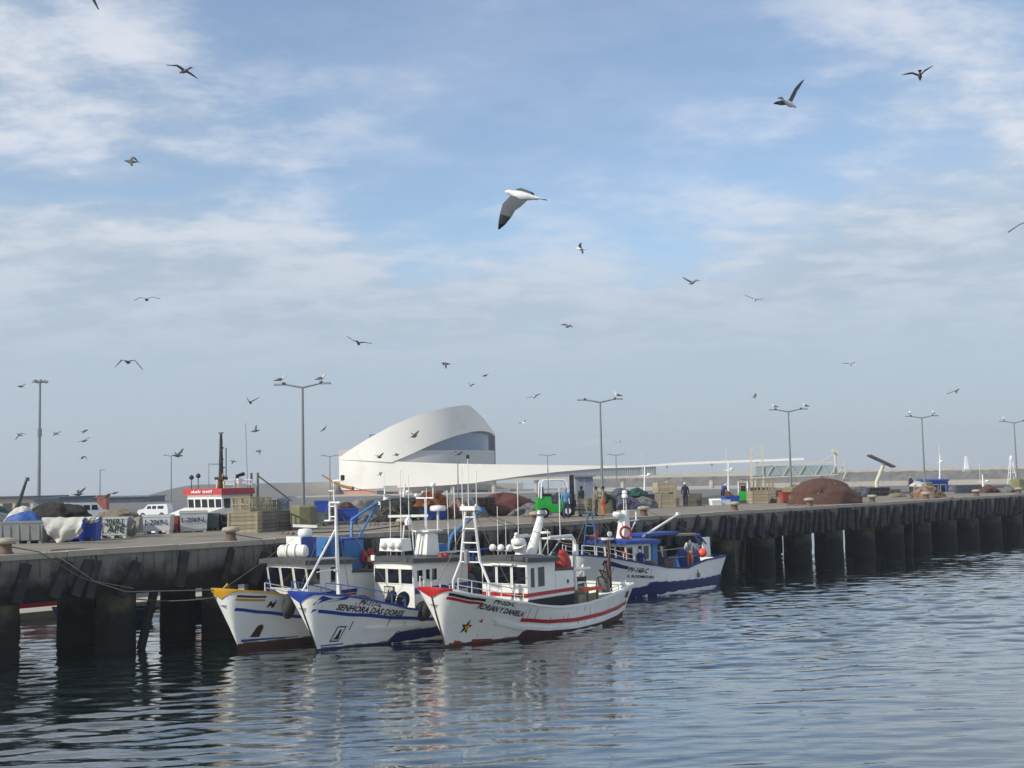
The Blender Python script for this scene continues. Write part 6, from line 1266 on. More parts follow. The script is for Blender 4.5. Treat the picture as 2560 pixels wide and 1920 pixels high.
# ---------------------------------------------------------------- forklifts
def forklift(label, u, v, rz, sc=1.0):
    r = qthing('forklift', label, 'forklift', u, v, rz)                     # x forward (mast), y left
    mb = MB(); mb.slab([(-1.15, -0.5), (0.55, -0.5), (0.55, 0.5), (-1.15, 0.5)], 0.3, 0.72); mb.box(-0.78, 0, 0.9, 0.85, 1.0, 0.55, taper=0.86, shift=(-0.02, 0)); mb.box(0.3, 0, 0.85, 0.5, 0.95, 0.3, taper=0.7); mb.build('body', 'fork_green', r)
    MB().box(-0.98, 0, 0.55, 0.5, 1.05, 0.6, taper=0.92).build('counterweight', 'fork_green', r); MB().box(-0.62, 0, 1.28, 0.5, 0.5, 0.14).build('seat', 'black_paint', r); MB().box(-0.88, 0, 1.5, 0.12, 0.48, 0.5).build('seat_back', 'black_paint', r)
    g = MB()
    for s_ in (-1, 1): g.tube([(-1.0, s_ * 0.46, 1.1), (-0.95, s_ * 0.45, 2.0), (-0.8, s_ * 0.44, 2.12), (0.3, s_ * 0.44, 2.12), (0.5, s_ * 0.45, 2.0), (0.62, s_ * 0.46, 0.75)], 0.045, 7)
    for x_ in (-0.75, -0.45, -0.15, 0.15, 0.4): g.tube([(x_, -0.44, 2.12), (x_, 0.44, 2.12)], 0.03, 5)
    g.build('overhead_guard', 'car_white', r, 50)
    m_ = MB()
    for s_ in (-1, 1): m_.box(0.86, s_ * 0.3, 1.25, 0.14, 0.09, 2.3)
    for z_ in (0.3, 1.1, 1.9, 2.35): m_.box(0.86, 0, z_, 0.1, 0.62, 0.09)
    m_.tube([(0.86, 0.12, 0.3), (0.86, 0.12, 2.1)], 0.045, 6); m_.box(0.98, 0, 0.75, 0.07, 0.9, 0.4); m_.build('mast', 'black_paint', r)
    for s_ in (-1, 1): MB().box(1.45, s_ * 0.26, 0.4, 1.0, 0.12, 0.05, taper=0.98).build('fork', 'black_paint', r)
    for x_, rad in ((0.5, 0.36), (-0.85, 0.29)):
        for s_ in (-1, 1):
            w_ = MB().lathe([(rad * 0.85, -0.12), (rad, -0.09), (rad, 0.09), (rad * 0.85, 0.12)], (x_, s_ * 0.5, rad), 16, axis='y').build('wheel', 'tyre', r, 40); MB().lathe([(rad * 0.5, -0.13), (rad * 0.5, 0.13)], (x_, s_ * 0.5, rad), 12, axis='y').build('rim', 'car_white', w_, 40)
    MB().tube([(0.32, 0, 0.95), (0.05, 0, 1.35)], 0.03, 6).build('steering_column', 'black_paint', r); MB().torus((0.03, 0, 1.38), 0.17, 0.02, 14, 5, ax=(-0.6, 0, 0.8)).build('steering_wheel', 'black_paint', r, 60)
    for s_ in (-1, 1): MB().box(0.6, s_ * 0.4, 1.55, 0.08, 0.14, 0.12).build('lamp', 'car_white', r)
    r.scale = (sc, sc, sc); return r
u_, v_ = at_px(1408, 1294); forklift('bright green forklift with white overhead guard and black mast', u_ + 0.5, v_ + 0.9, R(-38), 1.05)
u_, v_ = at_px(1868, 1258); forklift('smaller green forklift seen from behind, right of the blue crate', u_ + 0.8, v_ + 0.9, R(35), 0.8)

# ---------------------------------------------------------------- ropes
def rope(label, pts, r=0.025, m='rope', sag=0.0):
    P = [Vector(p) for p in pts]
    if sag and len(P) == 2:
        a, b_ = P; P = [a + (b_ - a) * t_ + Vector((0, 0, -sag * 4 * t_ * (1 - t_))) for t_ in [i / 14 for i in range(15)]]
    o = thing('mooring_rope', label, 'rope', P[0]); MB().tube([p - P[0] for p in P], r, 6).build('strand', m, o, 60); return o
def bow(px, py, z): return PZ(px, py, z)
A_bow = Vector(PZ(598, 1625, 0)); 
tipA = Vector((A_bow.x, A_bow.y, 2.35)) - Vector((UD.x, UD.y, 0)) * 0.8
rope('slack green rope from the first bollard down to the yellow bow', [Q(BU[0], 0.75, ZQ + 0.3), Q(1.6, -0.05, ZQ + 0.05), Q(3.0, -0.35, 3.0), Q(4.6, -0.9, 2.35), tipA], 0.022, 'rope_green')
rope('thin rope crossing the quay face at left', [Q(2.0, 0.3, ZQ + 0.02), Q(2.4, -0.2, 3.7), Q(3.6, -0.35, 2.8), Q(5.2, -0.3, 2.4)], 0.02, 'rope')
rope('pale rope stretched from a pile to the yellow bow', [Q(5.8, 0.6, 1.9), tipA - Vector((0, 0, 0.25))], 0.026, 'rope_green', 0.12)
rope('rope hanging down the quay face from the second bollard', [Q(BU[1], 0.75, ZQ + 0.3), Q(BU[1] + 1.1, 0.1, ZQ + 0.03), Q(BU[1] + 1.2, -0.12, 3.6), Q(BU[1] + 1.5, -0.3, 2.2)], 0.022, 'rope_green')
rope('dark rope from the third bollard along the deck', [Q(BU[2], 0.75, ZQ + 0.25), Q(BU[2] - 2.0, 1.6, ZQ + 0.05), Q(BU[2] - 4.2, 3.2, ZQ + 0.04)], 0.03, 'rubber')
rope('slack rope between the forklift bollard and the red-trimmed boat', [Q(BU[3], 0.75, ZQ + 0.3), Q(BU[3] - 5, -6.6, 3.3)], 0.018, 'rope', 0.5)
rope('loop of rope lying at the quay edge, left', [Q(3.0 + 0.7 * math.cos(a), 0.55 + 0.22 * math.sin(a), ZQ + 0.045) for a in [i * 0.4 for i in range(9)]], 0.028, 'rope')

# ---------------------------------------------------------------- the crowded back row of the quay
def pallets(label, u, v, n, rz=0.0):
    r = qthing('pallet_stack', label, 'pallets', u, v, rz)
    pl_ = MB(); 
    for k in range(5): pl_.box(0, -0.44 + 0.22 * k, 0.12, 1.2, 0.14, 0.025)
    for x_ in (-0.52, 0, 0.52): pl_.box(x_, 0, 0.055, 0.1, 1.0, 0.1)
    me_ = pl_.mesh('pallet', 'wood_grey')
    for k in range(n): obj('pallet', me_, r, (((k * 7) % 3 - 1) * 0.03, ((k * 5) % 3 - 1) * 0.03, 0.145 * k), (0, 0, ((k * 11) % 5 - 2) * 0.03))
    return r
def pot_stack(label, u, v, nx_, nz_, rz=0.0, m='rope_green'):
    r = qthing('trap_stack', label, 'traps', u, v, rz); t_ = MB(); w_, d, h = 0.62, 0.5, 0.38
    for z_ in (0.02, h):
        for y_ in (-d / 2, d / 2): t_.bar((-w_ / 2, y_, z_), (w_ / 2, y_, z_), 0.03, 0.03)
        for x_ in (-w_ / 2, 0, w_ / 2): t_.bar((x_, -d / 2, z_), (x_, d / 2, z_), 0.03, 0.03)
    for x_ in (-w_ / 2, 0, w_ / 2):
        for y_ in (-d / 2, d / 2): t_.bar((x_, y_, 0), (x_, y_, h), 0.03, 0.03)
    t_.box(0, 0, h * 0.5, w_ * 0.92, d * 0.9, h * 0.8); me_ = t_.mesh('trap', [m])
    for i in range(nx_):
        for k in range(nz_): obj('trap', me_, r, ((i - (nx_ - 1) / 2) * 0.66 + ((i * 3 + k) % 3) * 0.02, ((i + k * 2) % 3) * 0.03, k * 0.41))
    return r
for px, py, n, lb in ((845, 1296, 5, 'grey pallets stacked behind the blue bin of nets'), (1232, 1276, 4, 'grey pallets stacked behind the brown tarpaulin heap'), (1765, 1252, 6, 'grey pallets stacked behind the grey wooden crate'), (2215, 1238, 4, 'low stack of grey pallets right of the big net heap'), (620, 1308, 7, 'grey pallets stacked behind the slatted racks')):
    u_, v_ = at_px(px, py); pallets(lb, u_, min(11.6, v_), n, R(-40))
for px, py, a, b_, m, lb in ((1000, 1290, 4, 3, 'net_dark', 'dark netted traps stacked behind the dark bins'), (1180, 1280, 4, 3, 'net_slate', 'slate netted traps stacked left of the brown tarpaulin'), (1660, 1255, 3, 3, 'net_dark', 'dark netted traps behind the stacked pale crates'), (1890, 1247, 4, 3, 'net_green', 'green netted traps behind the smaller forklift'), (2120, 1240, 3, 2, 'net_dark', 'dark netted traps behind the big net heap'), (2420, 1233, 4, 2, 'net_slate', 'slate netted traps behind the right-hand bollards'), (350, 1318, 3, 2, 'net_dark', 'dark netted traps behind the grey hanging tarp')):
    u_, v_ = at_px(px, py); pot_stack(lb, u_, min(11.7, v_), a, b_, R(-40), m)
for k, (px, py, rx, h, m, lb) in enumerate(((1040, 1292, 1.3, 1.3, 'net_grey', 'pale grey net mound behind the dark bins'), (920, 1292, 1.2, 1.2, 'net_tan', 'tan net mound behind the rope pile'), (1300, 1272, 1.4, 1.1, 'net_slate', 'slate net mound behind the brown tarpaulin peak'), (1700, 1250, 1.2, 0.9, 'net_tan', 'tan net mound behind the crate stack'), (2010, 1243, 1.4, 1.0, 'net_slate', 'slate net mound behind the red bin'), (2470, 1232, 1.3, 0.8, 'net_brown', 'brown net mound near the right edge'), (2520, 1231, 1.0, 0.6, 'net_grey', 'grey net mound beside the last lamp post'), (790, 1300, 1.1, 1.0, 'net_dark', 'dark net mound behind the lamp plinth'), (440, 1312, 1.1, 0.8, 'net_tan', 'tan net mound behind the faded red bin'), (1420, 1270, 1.2, 0.9, 'net_grey', 'grey net mound behind the forklift'))):
    u_, v_ = at_px(px, py); hp = heap('net_heap', lb, 'fishing net', u_, min(11.4, v_), rx, rx * 0.7, h, m, 60 + k, rough=0.45, lump=1.9, n=32, k=11); strands(hp, 6, rx, rx * 0.7, h, 'rope', 60 + k, 0.022)
# loose lines and cork floats trailing from the larger heaps
for k, (px, py) in enumerate(((1175, 1296), (1330, 1292), (2010, 1264), (2150, 1258), (2380, 1245), (690, 1336), (930, 1314))):
    u_, v_ = at_px(px, py); r = qthing('loose_line', ['loose line with floats left of the brown tarpaulin', 'loose line with floats beside the forklift bollard', 'loose line with floats at the left foot of the big net heap', 'loose line with floats at the right foot of the big net heap', 'loose line with floats by the small net heap', 'loose line with floats in front of the grey crates', 'loose line with floats in front of the blue bin'][k], 'rope', u_, max(0.9, v_), k)
    rd = random.Random(90 + k); pts = [(0, 0, 0.03)]
    for _ in range(14): pts.append((pts[-1][0] + rd.uniform(-0.12, 0.28), pts[-1][1] + rd.uniform(-0.16, 0.16), 0.03 + rd.uniform(0, 0.05)))
    MB().tube(pts, 0.018, 5).build('line', 'rope', r, 60)
    for q in pts[2::3]: MB().lathe([(0.02, -0.07), (0.06, -0.04), (0.06, 0.04), (0.02, 0.07)], (q[0], q[1], 0.07), 8, axis='x').build('float', 'net_tan', r, 50)

# ================================================================ PEOPLE
def person(label, loc, rz, shirt, legs, pose=None, head='hair_dark', hat=None, bib=False, h=1.75):
    o = thing('person', label, 'person', loc, rz); k = h / 1.75
    J = dict(pel=(0, 0, .95), wai=(0, 0, 1.1), che=(0, 0, 1.34), nek=(0, .01, 1.5), hd0=(0, .03, 1.58), hd1=(0, .04, 1.7),
             sL=(-.2, 0, 1.42), eL=(-.26, -.02, 1.14), wL=(-.25, .1, .9), hL=(-.245, .13, .82), sR=(.2, 0, 1.42), eR=(.26, -.02, 1.14), wR=(.25, .1, .9), hR=(.245, .13, .82),
             pL=(-.1, 0, .9), kL=(-.11, .03, .5), aL=(-.11, -.02, .09), tL=(-.12, .15, .03), pR=(.1, 0, .9), kR=(.11, .03, .5), aR=(.11, -.02, .09), tR=(.12, .15, .03))
    for q, v in (pose or {}).items(): J[q] = v
    rad = dict(pel=.15, wai=.14, che=.165, nek=.06, hd0=.085, hd1=.095, sL=.085, sR=.085, eL=.05, eR=.05, wL=.036, wR=.036, hL=.04, hR=.04, pL=.105, pR=.105, kL=.07, kR=.07, aL=.05, aR=.05, tL=.045, tR=.045)
    E_ = [('pel', 'wai'), ('wai', 'che'), ('che', 'nek'), ('nek', 'hd0'), ('hd0', 'hd1'), ('che', 'sL'), ('sL', 'eL'), ('eL', 'wL'), ('wL', 'hL'), ('che', 'sR'), ('sR', 'eR'), ('eR', 'wR'), ('wR', 'hR'), ('pel', 'pL'), ('pL', 'kL'), ('kL', 'aL'), ('aL', 'tL'), ('pel', 'pR'), ('pR', 'kR'), ('kR', 'aR'), ('aR', 'tR')]
    names = list(J); me = bpy.data.meshes.new('skeleton'); me.from_pydata([tuple(c_ * k for c_ in J[n]) for n in names], [(names.index(a), names.index(b_)) for a, b_ in E_], [])
    t_ = bpy.data.objects.new('skeleton', me); COL.objects.link(t_); sk = t_.modifiers.new('s', 'SKIN'); sk.use_smooth_shade = True; ss = t_.modifiers.new('u', 'SUBSURF'); ss.levels = 1; ss.render_levels = 1
    for i, n in enumerate(names): me.skin_vertices[0].data[i].radius = (rad[n] * k, rad[n] * k); me.skin_vertices[0].data[i].use_root = n == 'pel'
    dg = bpy.context.evaluated_depsgraph_get(); bm_ = bpy.data.meshes.new_from_object(t_.evaluated_get(dg)); bpy.data.objects.remove(t_)
    for m in ('skin', shirt, legs, 'black_paint'): bm_.materials.append(MATS[m])
    P = {n: Vector(J[n]) * k for n in names}
    zone = {'hd': 0, 'ne': 0, 'wh': 0, 'sh': 1, 'le': 2, 'fo': 3}
    segs = [(a, b_, {('nek', 'hd0'): 0, ('hd0', 'hd1'): 0, ('wL', 'hL'): 0, ('wR', 'hR'): 0, ('pL', 'kL'): 2, ('kL', 'aL'): 2, ('pR', 'kR'): 2, ('kR', 'aR'): 2, ('aL', 'tL'): 3, ('aR', 'tR'): 3, ('pel', 'pL'): 2, ('pel', 'pR'): 2}.get((a, b_), 1)) for a, b_ in E_]
    idx = []
    for f in bm_.polygons:
        cc = f.center; best = None
        for a, b_, z_ in segs:
            pa, pb = P[a], P[b_]; d = pb - pa; q = max(0, min(1, (cc - pa).dot(d) / max(1e-6, d.length_squared))); e = (pa + d * q - cc).length - rad[a]
            if best is None or e < best[0]: best = (e, z_)
        z_ = best[1]
        if bib and z_ == 1 and cc.y > 0.03 and abs(cc.x) < 0.13 and cc.z < 1.36 * k: z_ = 2
        idx.append(z_)
    bm_.polygons.foreach_set('material_index', idx); bm_.name = 'body'; obj('body', bm_, o)
    hd = P['hd1']; mb = MB()
    mb.lathe([(0.001, 0.115), (0.06, 0.1), (0.1, 0.05), (0.112, -0.01), (0.105, -0.05)], (hd.x, hd.y - 0.018, hd.z), 12); mb.build('hair' if not hat else 'cap', hat or head, o, 60)
    mb = MB(); mb.ball((hd.x, hd.y + 0.1, hd.z - 0.045), 0.018, 6); mb.box(hd.x, hd.y + 0.093, hd.z - 0.09, 0.05, 0.01, 0.012); mb.build('face', 'skin', o)
    for s_ in ('L', 'R'):                                            # fingers and thumb
        hh = P['h' + s_]; d = (P['h' + s_] - P['w' + s_]).normalized(); sd_ = d.cross(Vector((0, 1, 0.2))).normalized(); mb = MB()
        for i, ln in enumerate((0.075, 0.085, 0.08, 0.065)): mb.tube([hh + sd_ * (i - 1.5) * 0.02, hh + sd_ * (i - 1.5) * 0.022 + d * ln * 0.6, hh + sd_ * (i - 1.5) * 0.02 + d * ln + Vector((0, 0.02, 0))], 0.0095, 5)
        mb.tube([hh - d * 0.03 + sd_ * 0.035, hh + sd_ * 0.06 + d * 0.02, hh + sd_ * 0.055 + d * 0.05], 0.011, 5); mb.build('fingers', 'skin', o)
    if bib:
        mb = MB()
        for s_ in (-1, 1): mb.tube([(s_ * 0.06 * k, 0.16 * k, 1.3 * k), (s_ * 0.11 * k, 0.08 * k, 1.49 * k), (s_ * 0.1 * k, -0.1 * k, 1.46 * k), (0, -0.175 * k, 1.25 * k), (-s_ * 0.08 * k, -0.15 * k, 1.05 * k)], 0.018, 5)
        mb.build('braces', 'black_paint', o)
    return o
def on_quay(px, py): p = PZ(px, py, ZQ); return p
facing = lambda deg: R(deg)
person('person in a light blue shirt and jeans standing beside the green forklift', on_quay(1416, 1297), R(10), 'shirt_blue', 'jeans', dict(eR=(.27, .12, 1.2), wR=(.2, .34, 1.25), hR=(.18, .42, 1.28)), 'hair_grey')
person('person in a grey jacket and dark trousers beside the pale fish boxes', on_quay(1490, 1291), R(-70), 'shirt_grey', 'trousers_dark', dict(eL=(-.25, .1, 1.18), wL=(-.12, .27, 1.12), hL=(-.06, .32, 1.1)), 'hair_dark')
person('person in bright orange overalls beside the fish boxes', on_quay(1510, 1291), R(80), 'shirt_grey', 'oilskin', dict(eR=(.25, .12, 1.16), wR=(.1, .28, 1.1), hR=(.05, .33, 1.08)), 'hair_dark', bib=True)
person('person in green bending over beside the orange overalls', on_quay(1538, 1290), R(70), 'cloth_green', 'trousers_dark', dict(wai=(0, .1, 1.06), che=(0, .3, 1.2), nek=(0, .42, 1.27), hd0=(0, .49, 1.28), hd1=(0, .6, 1.28), sL=(-.2, .34, 1.22), sR=(.2, .34, 1.22), eL=(-.22, .42, .95), eR=(.22, .42, .95), wL=(-.15, .55, .78), wR=(.15, .55, .78), hL=(-.13, .6, .72), hR=(.13, .6, .72)), 'hair_dark')
person('person in dark clothes half hidden behind the forklift mast', on_quay(1455, 1284), R(30), 'trousers_dark', 'trousers_dark', None, 'hair_dark')
person('person in a reddish top behind the stacked pale crates', on_quay(1648, 1262), R(-20), 'plastic_red', 'trousers_dark', None, 'hair_dark')
person('person in dark navy clothes between the two wooden crates', on_quay(1714, 1265), R(170), 'cloth_navy', 'cloth_navy', None, 'hair_dark', 'cloth_white')
person('person in blue stooping over the blue crate', on_quay(1807, 1259), R(-60), 'cloth_blue', 'cloth_navy', dict(wai=(0, .06, 1.08), che=(0, .18, 1.27), nek=(0, .28, 1.38), hd0=(0, .34, 1.42), hd1=(0, .4, 1.5), sL=(-.2, .2, 1.32), sR=(.2, .2, 1.32), eL=(-.24, .28, 1.05), eR=(.24, .28, 1.05), wL=(-.2, .42, .9), wR=(.2, .42, .9), hL=(-.19, .48, .84), hR=(.19, .48, .84)), 'hair_dark', 'cloth_white')
person('person in dark clothes standing near the right-hand lamp post', on_quay(2279, 1239), R(120), 'cloth_navy', 'trousers_dark', dict(eL=(-.25, .12, 1.18), wL=(-.1, .3, 1.2), hL=(-.06, .36, 1.2)), 'hair_grey')
# crew of the blue-roofed boat
def on_boat(b, x, y, z): return b.matrix_world @ Vector((x, y, z))
bpy.context.view_layer.update()
person('person in orange overalls seen from behind on the blue-roofed boat', on_boat(BOAT_D, 8.0, -1.15, 1.12), R(-20), 'cloth_white', 'oilskin_dull', dict(eL=(-.3, .0, 1.16), eR=(.3, .0, 1.16), wL=(-.24, .2, 1.0), wR=(.24, .2, 1.0), hL=(-.2, .27, .96), hR=(.2, .27, .96)), 'hair_dark', bib=True, h=1.72)
person('person in blue with white cap leaning at the cabin of the blue-roofed boat', on_boat(BOAT_D, 3.35, -1.3, 1.05), R(150), 'cloth_blue', 'cloth_blue', dict(wai=(0, .04, 1.1), che=(0, .14, 1.32), nek=(0, .22, 1.45), hd0=(0, .26, 1.5), hd1=(0, .32, 1.58), sL=(-.2, .15, 1.37), sR=(.2, .15, 1.37)), 'hair_dark', 'cloth_white', h=1.5)

# ================================================================ GULLS
def gull(label, px, py, pxm, head, W1, W2, brown=False, group='gulls in flight', ch_=0.74):  # brown: paint the bird dark all over, as if seen in shade
    """head: flight direction (right, up, away); W1, W2: wrist and tip offsets in photo pixels from the body."""
    dep = FPX / pxm; C0 = PD(px, py, dep); hv = (RGT * head[0] + UPV * head[1] + FWD * head[2]).normalized()
    upw = UPV - hv * UPV.dot(hv); upw = upw.normalized() if upw.length > 0.05 else FWD; sdv = hv.cross(upw).normalized()
    mb = MB(); prof = [(-0.27, 0.02, -0.005), (-0.2, 0.035, 0), (-0.1, 0.058, -0.005), (0.02, 0.082, -0.014), (0.12, 0.07, -0.006), (0.19, 0.042, 0.008), (0.235, 0.04, 0.016), (0.275, 0.032, 0.014), (0.3, 0.014, 0.008)]
    rows = [[hv * x + (sdv * math.cos(2 * math.pi * j / 8) + upw * math.sin(2 * math.pi * j / 8)) * rr + upw * dz_ for j in range(8)] for x, rr, dz_ in prof]
    mb.grid(rows, 0, close=True); mb.f.append(tuple(range(7, -1, -1))); mb.m.append(0)
    mb.add([hv * 0.295 + upw * 0.014, hv * 0.295 + sdv * 0.012, hv * 0.295 - sdv * 0.012, hv * 0.355 - upw * 0.004], [(0, 1, 3), (0, 3, 2), (1, 2, 3)], 3)
    mb.add([hv * -0.2 + sdv * 0.03, hv * -0.2 - sdv * 0.03, hv * -0.4 - sdv * 0.085, hv * -0.42, hv * -0.4 + sdv * 0.085, hv * -0.22 + upw * 0.025], [(0, 5, 4), (5, 3, 4), (5, 2, 3), (5, 1, 2), (0, 4, 3, 2, 1)], 0)
    for (wr, tp, sg) in (W1, W2):
        def vec(dx_, dy_, ln):
            v2 = (RGT * dx_ - UPV * dy_) / pxm; l2 = v2.length
            return v2 + FWD * sg * math.sqrt(max(0.0, ln * ln - l2 * l2))
        root = hv * 0.06 + upw * 0.03
        wrist = root + vec(wr[0], wr[1], 0.31) + hv * 0.02; tip = wrist + vec(tp[0] - wr[0], tp[1] - wr[1], 0.42)
        pts = [(root, 0.2, 0.2), (root + (wrist - root) * 0.55, 0.2, 0.19), (wrist, 0.18, 0.17), (wrist + (tip - wrist) * 0.4, 0.145, 0.13), (wrist + (tip - wrist) * 0.75, 0.085, 0.08), (tip, 0.015, 0.015)]
        T = []
        for i, (p, ch, _) in enumerate(pts):
            t_ = (pts[min(i + 1, 5)][0] - pts[max(0, i - 1)][0]).normalized(); nn = t_.cross(hv)
            nn = nn.normalized() if nn.length > 0.02 else upw
            if nn.dot(upw) < 0: nn = -nn
            bk = hv - t_ * hv.dot(t_); bk = bk.normalized() if bk.length > 0.05 else hv
            ch = ch * ch_; le = p + bk * ch * 0.3; te = p - bk * ch * 0.7; cam_ = 0.012
            T.append([le, p + nn * (0.014 + cam_), te, p - nn * 0.002 + nn * cam_ * 0.5])
        for i in range(5):
            mt = 2 if i >= 3 else 1; mu = 2 if i >= 4 else 4
            b0 = len(mb.v); mb.v += [tuple(q) for q in T[i] + T[i + 1]]
            for a, m_ in ((0, mt), (1, mt), (2, mu), (3, mu)):
                c_ = (a + 1) % 4; mb.f.append((b0 + a, b0 + c_, b0 + 4 + c_, b0 + 4 + a)); mb.m.append(m_)
    ms = ['gull_shaded' if brown else 'gull_white', 'gull_shaded' if brown else 'gull_grey', 'gull_black', 'gull_beak', 'gull_shaded' if brown else 'gull_under']  # the darkened set has the shade in its colour
    o = mb.build('gull', ms, None, 70, loc=C0); return tag(o, label, 'gull', group)
L_ = lambda a, b_, c_, d, s=1: ((a, b_), (c_, d), s)
gull('large white gull with one wing lowered, biggest and lowest centre of the clear sky', 1307, 489, 152, (-0.97, 0.2, 0.12), L_(-30, 34, -50, 94, -1), L_(6, -16, 40, -10, 1), ch_=1.35)
gull('gull with its right wing raised high, in the upper right sky', 1972, 258, 92, (0.75, -0.25, 0.6), L_(-26, 4, -52, 10, -1), L_(14, -32, 36, -62, 1))
gull('gull in a shallow V, the topmost at the far right', 2300, 190, 60, (0.3, -0.4, 0.85), L_(-20, -8, -40, -8, 1), L_(12, -14, 34, -28, 1), True)
gull('gull gliding with dark wings, upper left beneath the bright cloud', 462, 177, 62, (-0.8, -0.2, 0.5), L_(-14, -10, -36, -8, -1), L_(10, 2, 28, 12, 1), True)
gull('gull heading left with lowered dark wing, left of centre', 328, 404, 58, (-0.98, 0.1, 0.1), L_(4, -12, 12, -2, 1), L_(6, 10, 18, 20, -1), True)
gull('gull cut by the top edge of the photo, dark wingtip feathers hanging', 208, -22, 120, (-0.7, 0.3, 0.6), L_(-4, 18, 2, 38, -1), L_(14, 10, 14, 26, 1), True)
gull('gull cut by the right edge of the photo, wingtip showing', 2575, 556, 100, (0.5, 0.2, 0.8), L_(-14, 6, -30, 22, 1), L_(20, 6, 40, 12, 1))
gull('gull gliding straight on with level wings, left sky', 367, 749, 46, (0.05, -0.1, -1), L_(-15, -4, -32, 4, 1), L_(15, -5, 33, 0, 1), True)
gull('gull with both wings arched down, above the tall floodlight mast', 319, 905, 50, (0.15, -0.2, 1), L_(-16, -4, -33, 14, 1), L_(14, -4, 34, 20, 1), True)
gull('small gull with a lowered wing, right below the large gull', 1453, 622, 48, (-0.95, 0.05, 0.2), L_(-2, -6, 2, -10, -1), L_(4, 8, 6, 18, -1))
gull('gull with V wings, mid sky right of centre', 1731, 707, 42, (-0.5, -0.2, 0.8), L_(-10, -6, -21, -15, 1), L_(10, -7, 24, -6, 1), True)
gull('pale thin-winged gull right of the mid-sky V gull', 1887, 750, 38, (0.1, -0.1, 0.95), L_(-12, -6, -24, -13, 1), L_(10, -1, 24, -3, 1))
gull('small dark gull gliding level, centre sky', 1420, 816, 36, (-0.5, -0.25, 0.8), L_(-5, -4, -16, -4, 1), L_(6, -1, 16, 2, 1), True)
gull('gull with long thin slanting wings, left of centre', 896, 858, 48, (0.1, -0.3, 0.95), L_(-15, -7, -31, -17, 1), L_(13, -2, 33, 1, 1), True)
gull('small dark gull with a hanging wing, centre left', 1115, 909, 40, (-0.9, 0.1, -0.2), L_(-4, 2, -6, 6, 1), L_(2, 7, 4, 15, -1), True)
gull('tiny dark gull flying level right of the hanging-wing gull', 1213, 939, 28, (0.6, 0.2, 0.7), L_(-5, 0, -10, 3, 1), L_(4, -2, 8, -4, 1), True)
gull('faint pale gull below the tiny dark gull, centre', 1177, 965, 26, (0.3, -0.2, 0.9), L_(-4, -4, -8, -8, 1), L_(4, -3, 9, -4, 1))
gull('pale gull with slanting wings above the raised walkway lamp post', 1336, 993, 34, (0.4, -0.1, 0.9), L_(-8, 0, -20, 4, 1), L_(6, -4, 16, -8, 1))
gull('faint white gull right of the terminal roof', 1308, 1057, 26, (-0.4, 0.1, 0.9), L_(-5, 1, -11, 2, 1), L_(4, -3, 8, -5, 1))
gull('small pale gull high above the right-hand lamp posts', 2127, 912, 34, (0.2, -0.2, 0.95), L_(-7, -3, -16, -3, 1), L_(7, -4, 16, -6, 1))
gull('gull with slanted wings near the right edge above the lamp posts', 2390, 979, 34, (0.2, 0.3, 0.9), L_(-8, 3, -18, 8, 1), L_(6, -2, 16, -5, 1), True)
gull('small dark gull flapping left of the third lamp post', 1887, 990, 30, (0.6, 0.3, 0.5), L_(-2, 4, -4, 9, -1), L_(2, -3, 4, -5, 1), True)
gull('gull in a neat V left of the nearest lamp post', 626, 1006, 42, (0.05, -0.2, 0.95), L_(-8, -4, -16, -11, 1), L_(8, -5, 17, -12, 1), True)
gull('gull with raised wing left of the nearest lamp pole', 638, 1077, 36, (0.85, 0.1, 0.3), L_(-2, -7, -4, -13, 1), L_(-2, 3, -6, 4, -1), True)
gull('gull with one drooping wing left of the nearest lamp pole', 648, 1128, 36, (-0.6, -0.1, 0.7), L_(-6, 0, -12, 4, 1), L_(6, 1, 7, 9, -1), True)
gull('gull climbing just right of the nearest lamp pole', 809, 1073, 30, (0.6, 0.5, 0.5), L_(-3, 4, -6, 9, -1), L_(3, -4, 5, -8, 1), True)
gull('gull with a lowered wing right of the workboat mast', 583, 1153, 30, (-0.9, 0.1, 0.3), L_(-3, 1, -6, 1, 1), L_(2, 3, 3, 8, -1), True)
gull('small gull left of the floodlight mast head', 52, 966, 34, (-0.9, 0.0, 0.3), L_(3, -2, 6, -5, 1), L_(2, 1, 6, 0, -1), True)
gull('gull with a hanging wing left of the floodlight mast', 49, 1087, 34, (-0.8, 0.2, 0.4), L_(5, -2, 9, 2, 1), L_(0, 6, -1, 14, -1), True)
gull('gull flapping just right of the floodlight mast', 140, 1084, 30, (-0.9, 0.2, 0.3), L_(3, -1, 7, -3, 1), L_(1, 3, 3, 7, -1), True)
gull('gull with a short lowered wing, top of the stack of three at left', 212, 1077, 30, (0.6, 0.2, 0.6), L_(-3, 0, -7, 1, 1), L_(0, 4, -1, 9, -1), True)
gull('gull banking with one wing up, middle of the stack of three at left', 211, 1102, 34, (-0.9, -0.2, 0.3), L_(4, -3, 10, -8, 1), L_(-2, 1, -6, 3, -1), True)
gull('gull with both wings drooping, lowest of the stack of three at left', 206, 1144, 30, (0.1, 0.2, 0.9), L_(-4, -1, -6, 6, 1), L_(4, -1, 5, 7, 1), True)
gull('dark gull with raised wings just above the grey container shed', 195, 1236, 42, (0.7, 0.0, 0.6), L_(-6, -7, -9, -8, 1), L_(4, -6, 8, -14, 1), True)
gull('dark gull with bent wings over the long slate shed', 264, 1241, 48, (0.5, 0.2, 0.7), L_(-3, 5, -6, 8, -1), L_(9, -4, 20, -6, 1), True)
gull('gull flying across the upper terminal ribbon', 1035, 1091, 40, (0.6, 0.1, 0.7), L_(-5, -3, -11, -6, 1), L_(4, -5, 9, -12, 1), True)
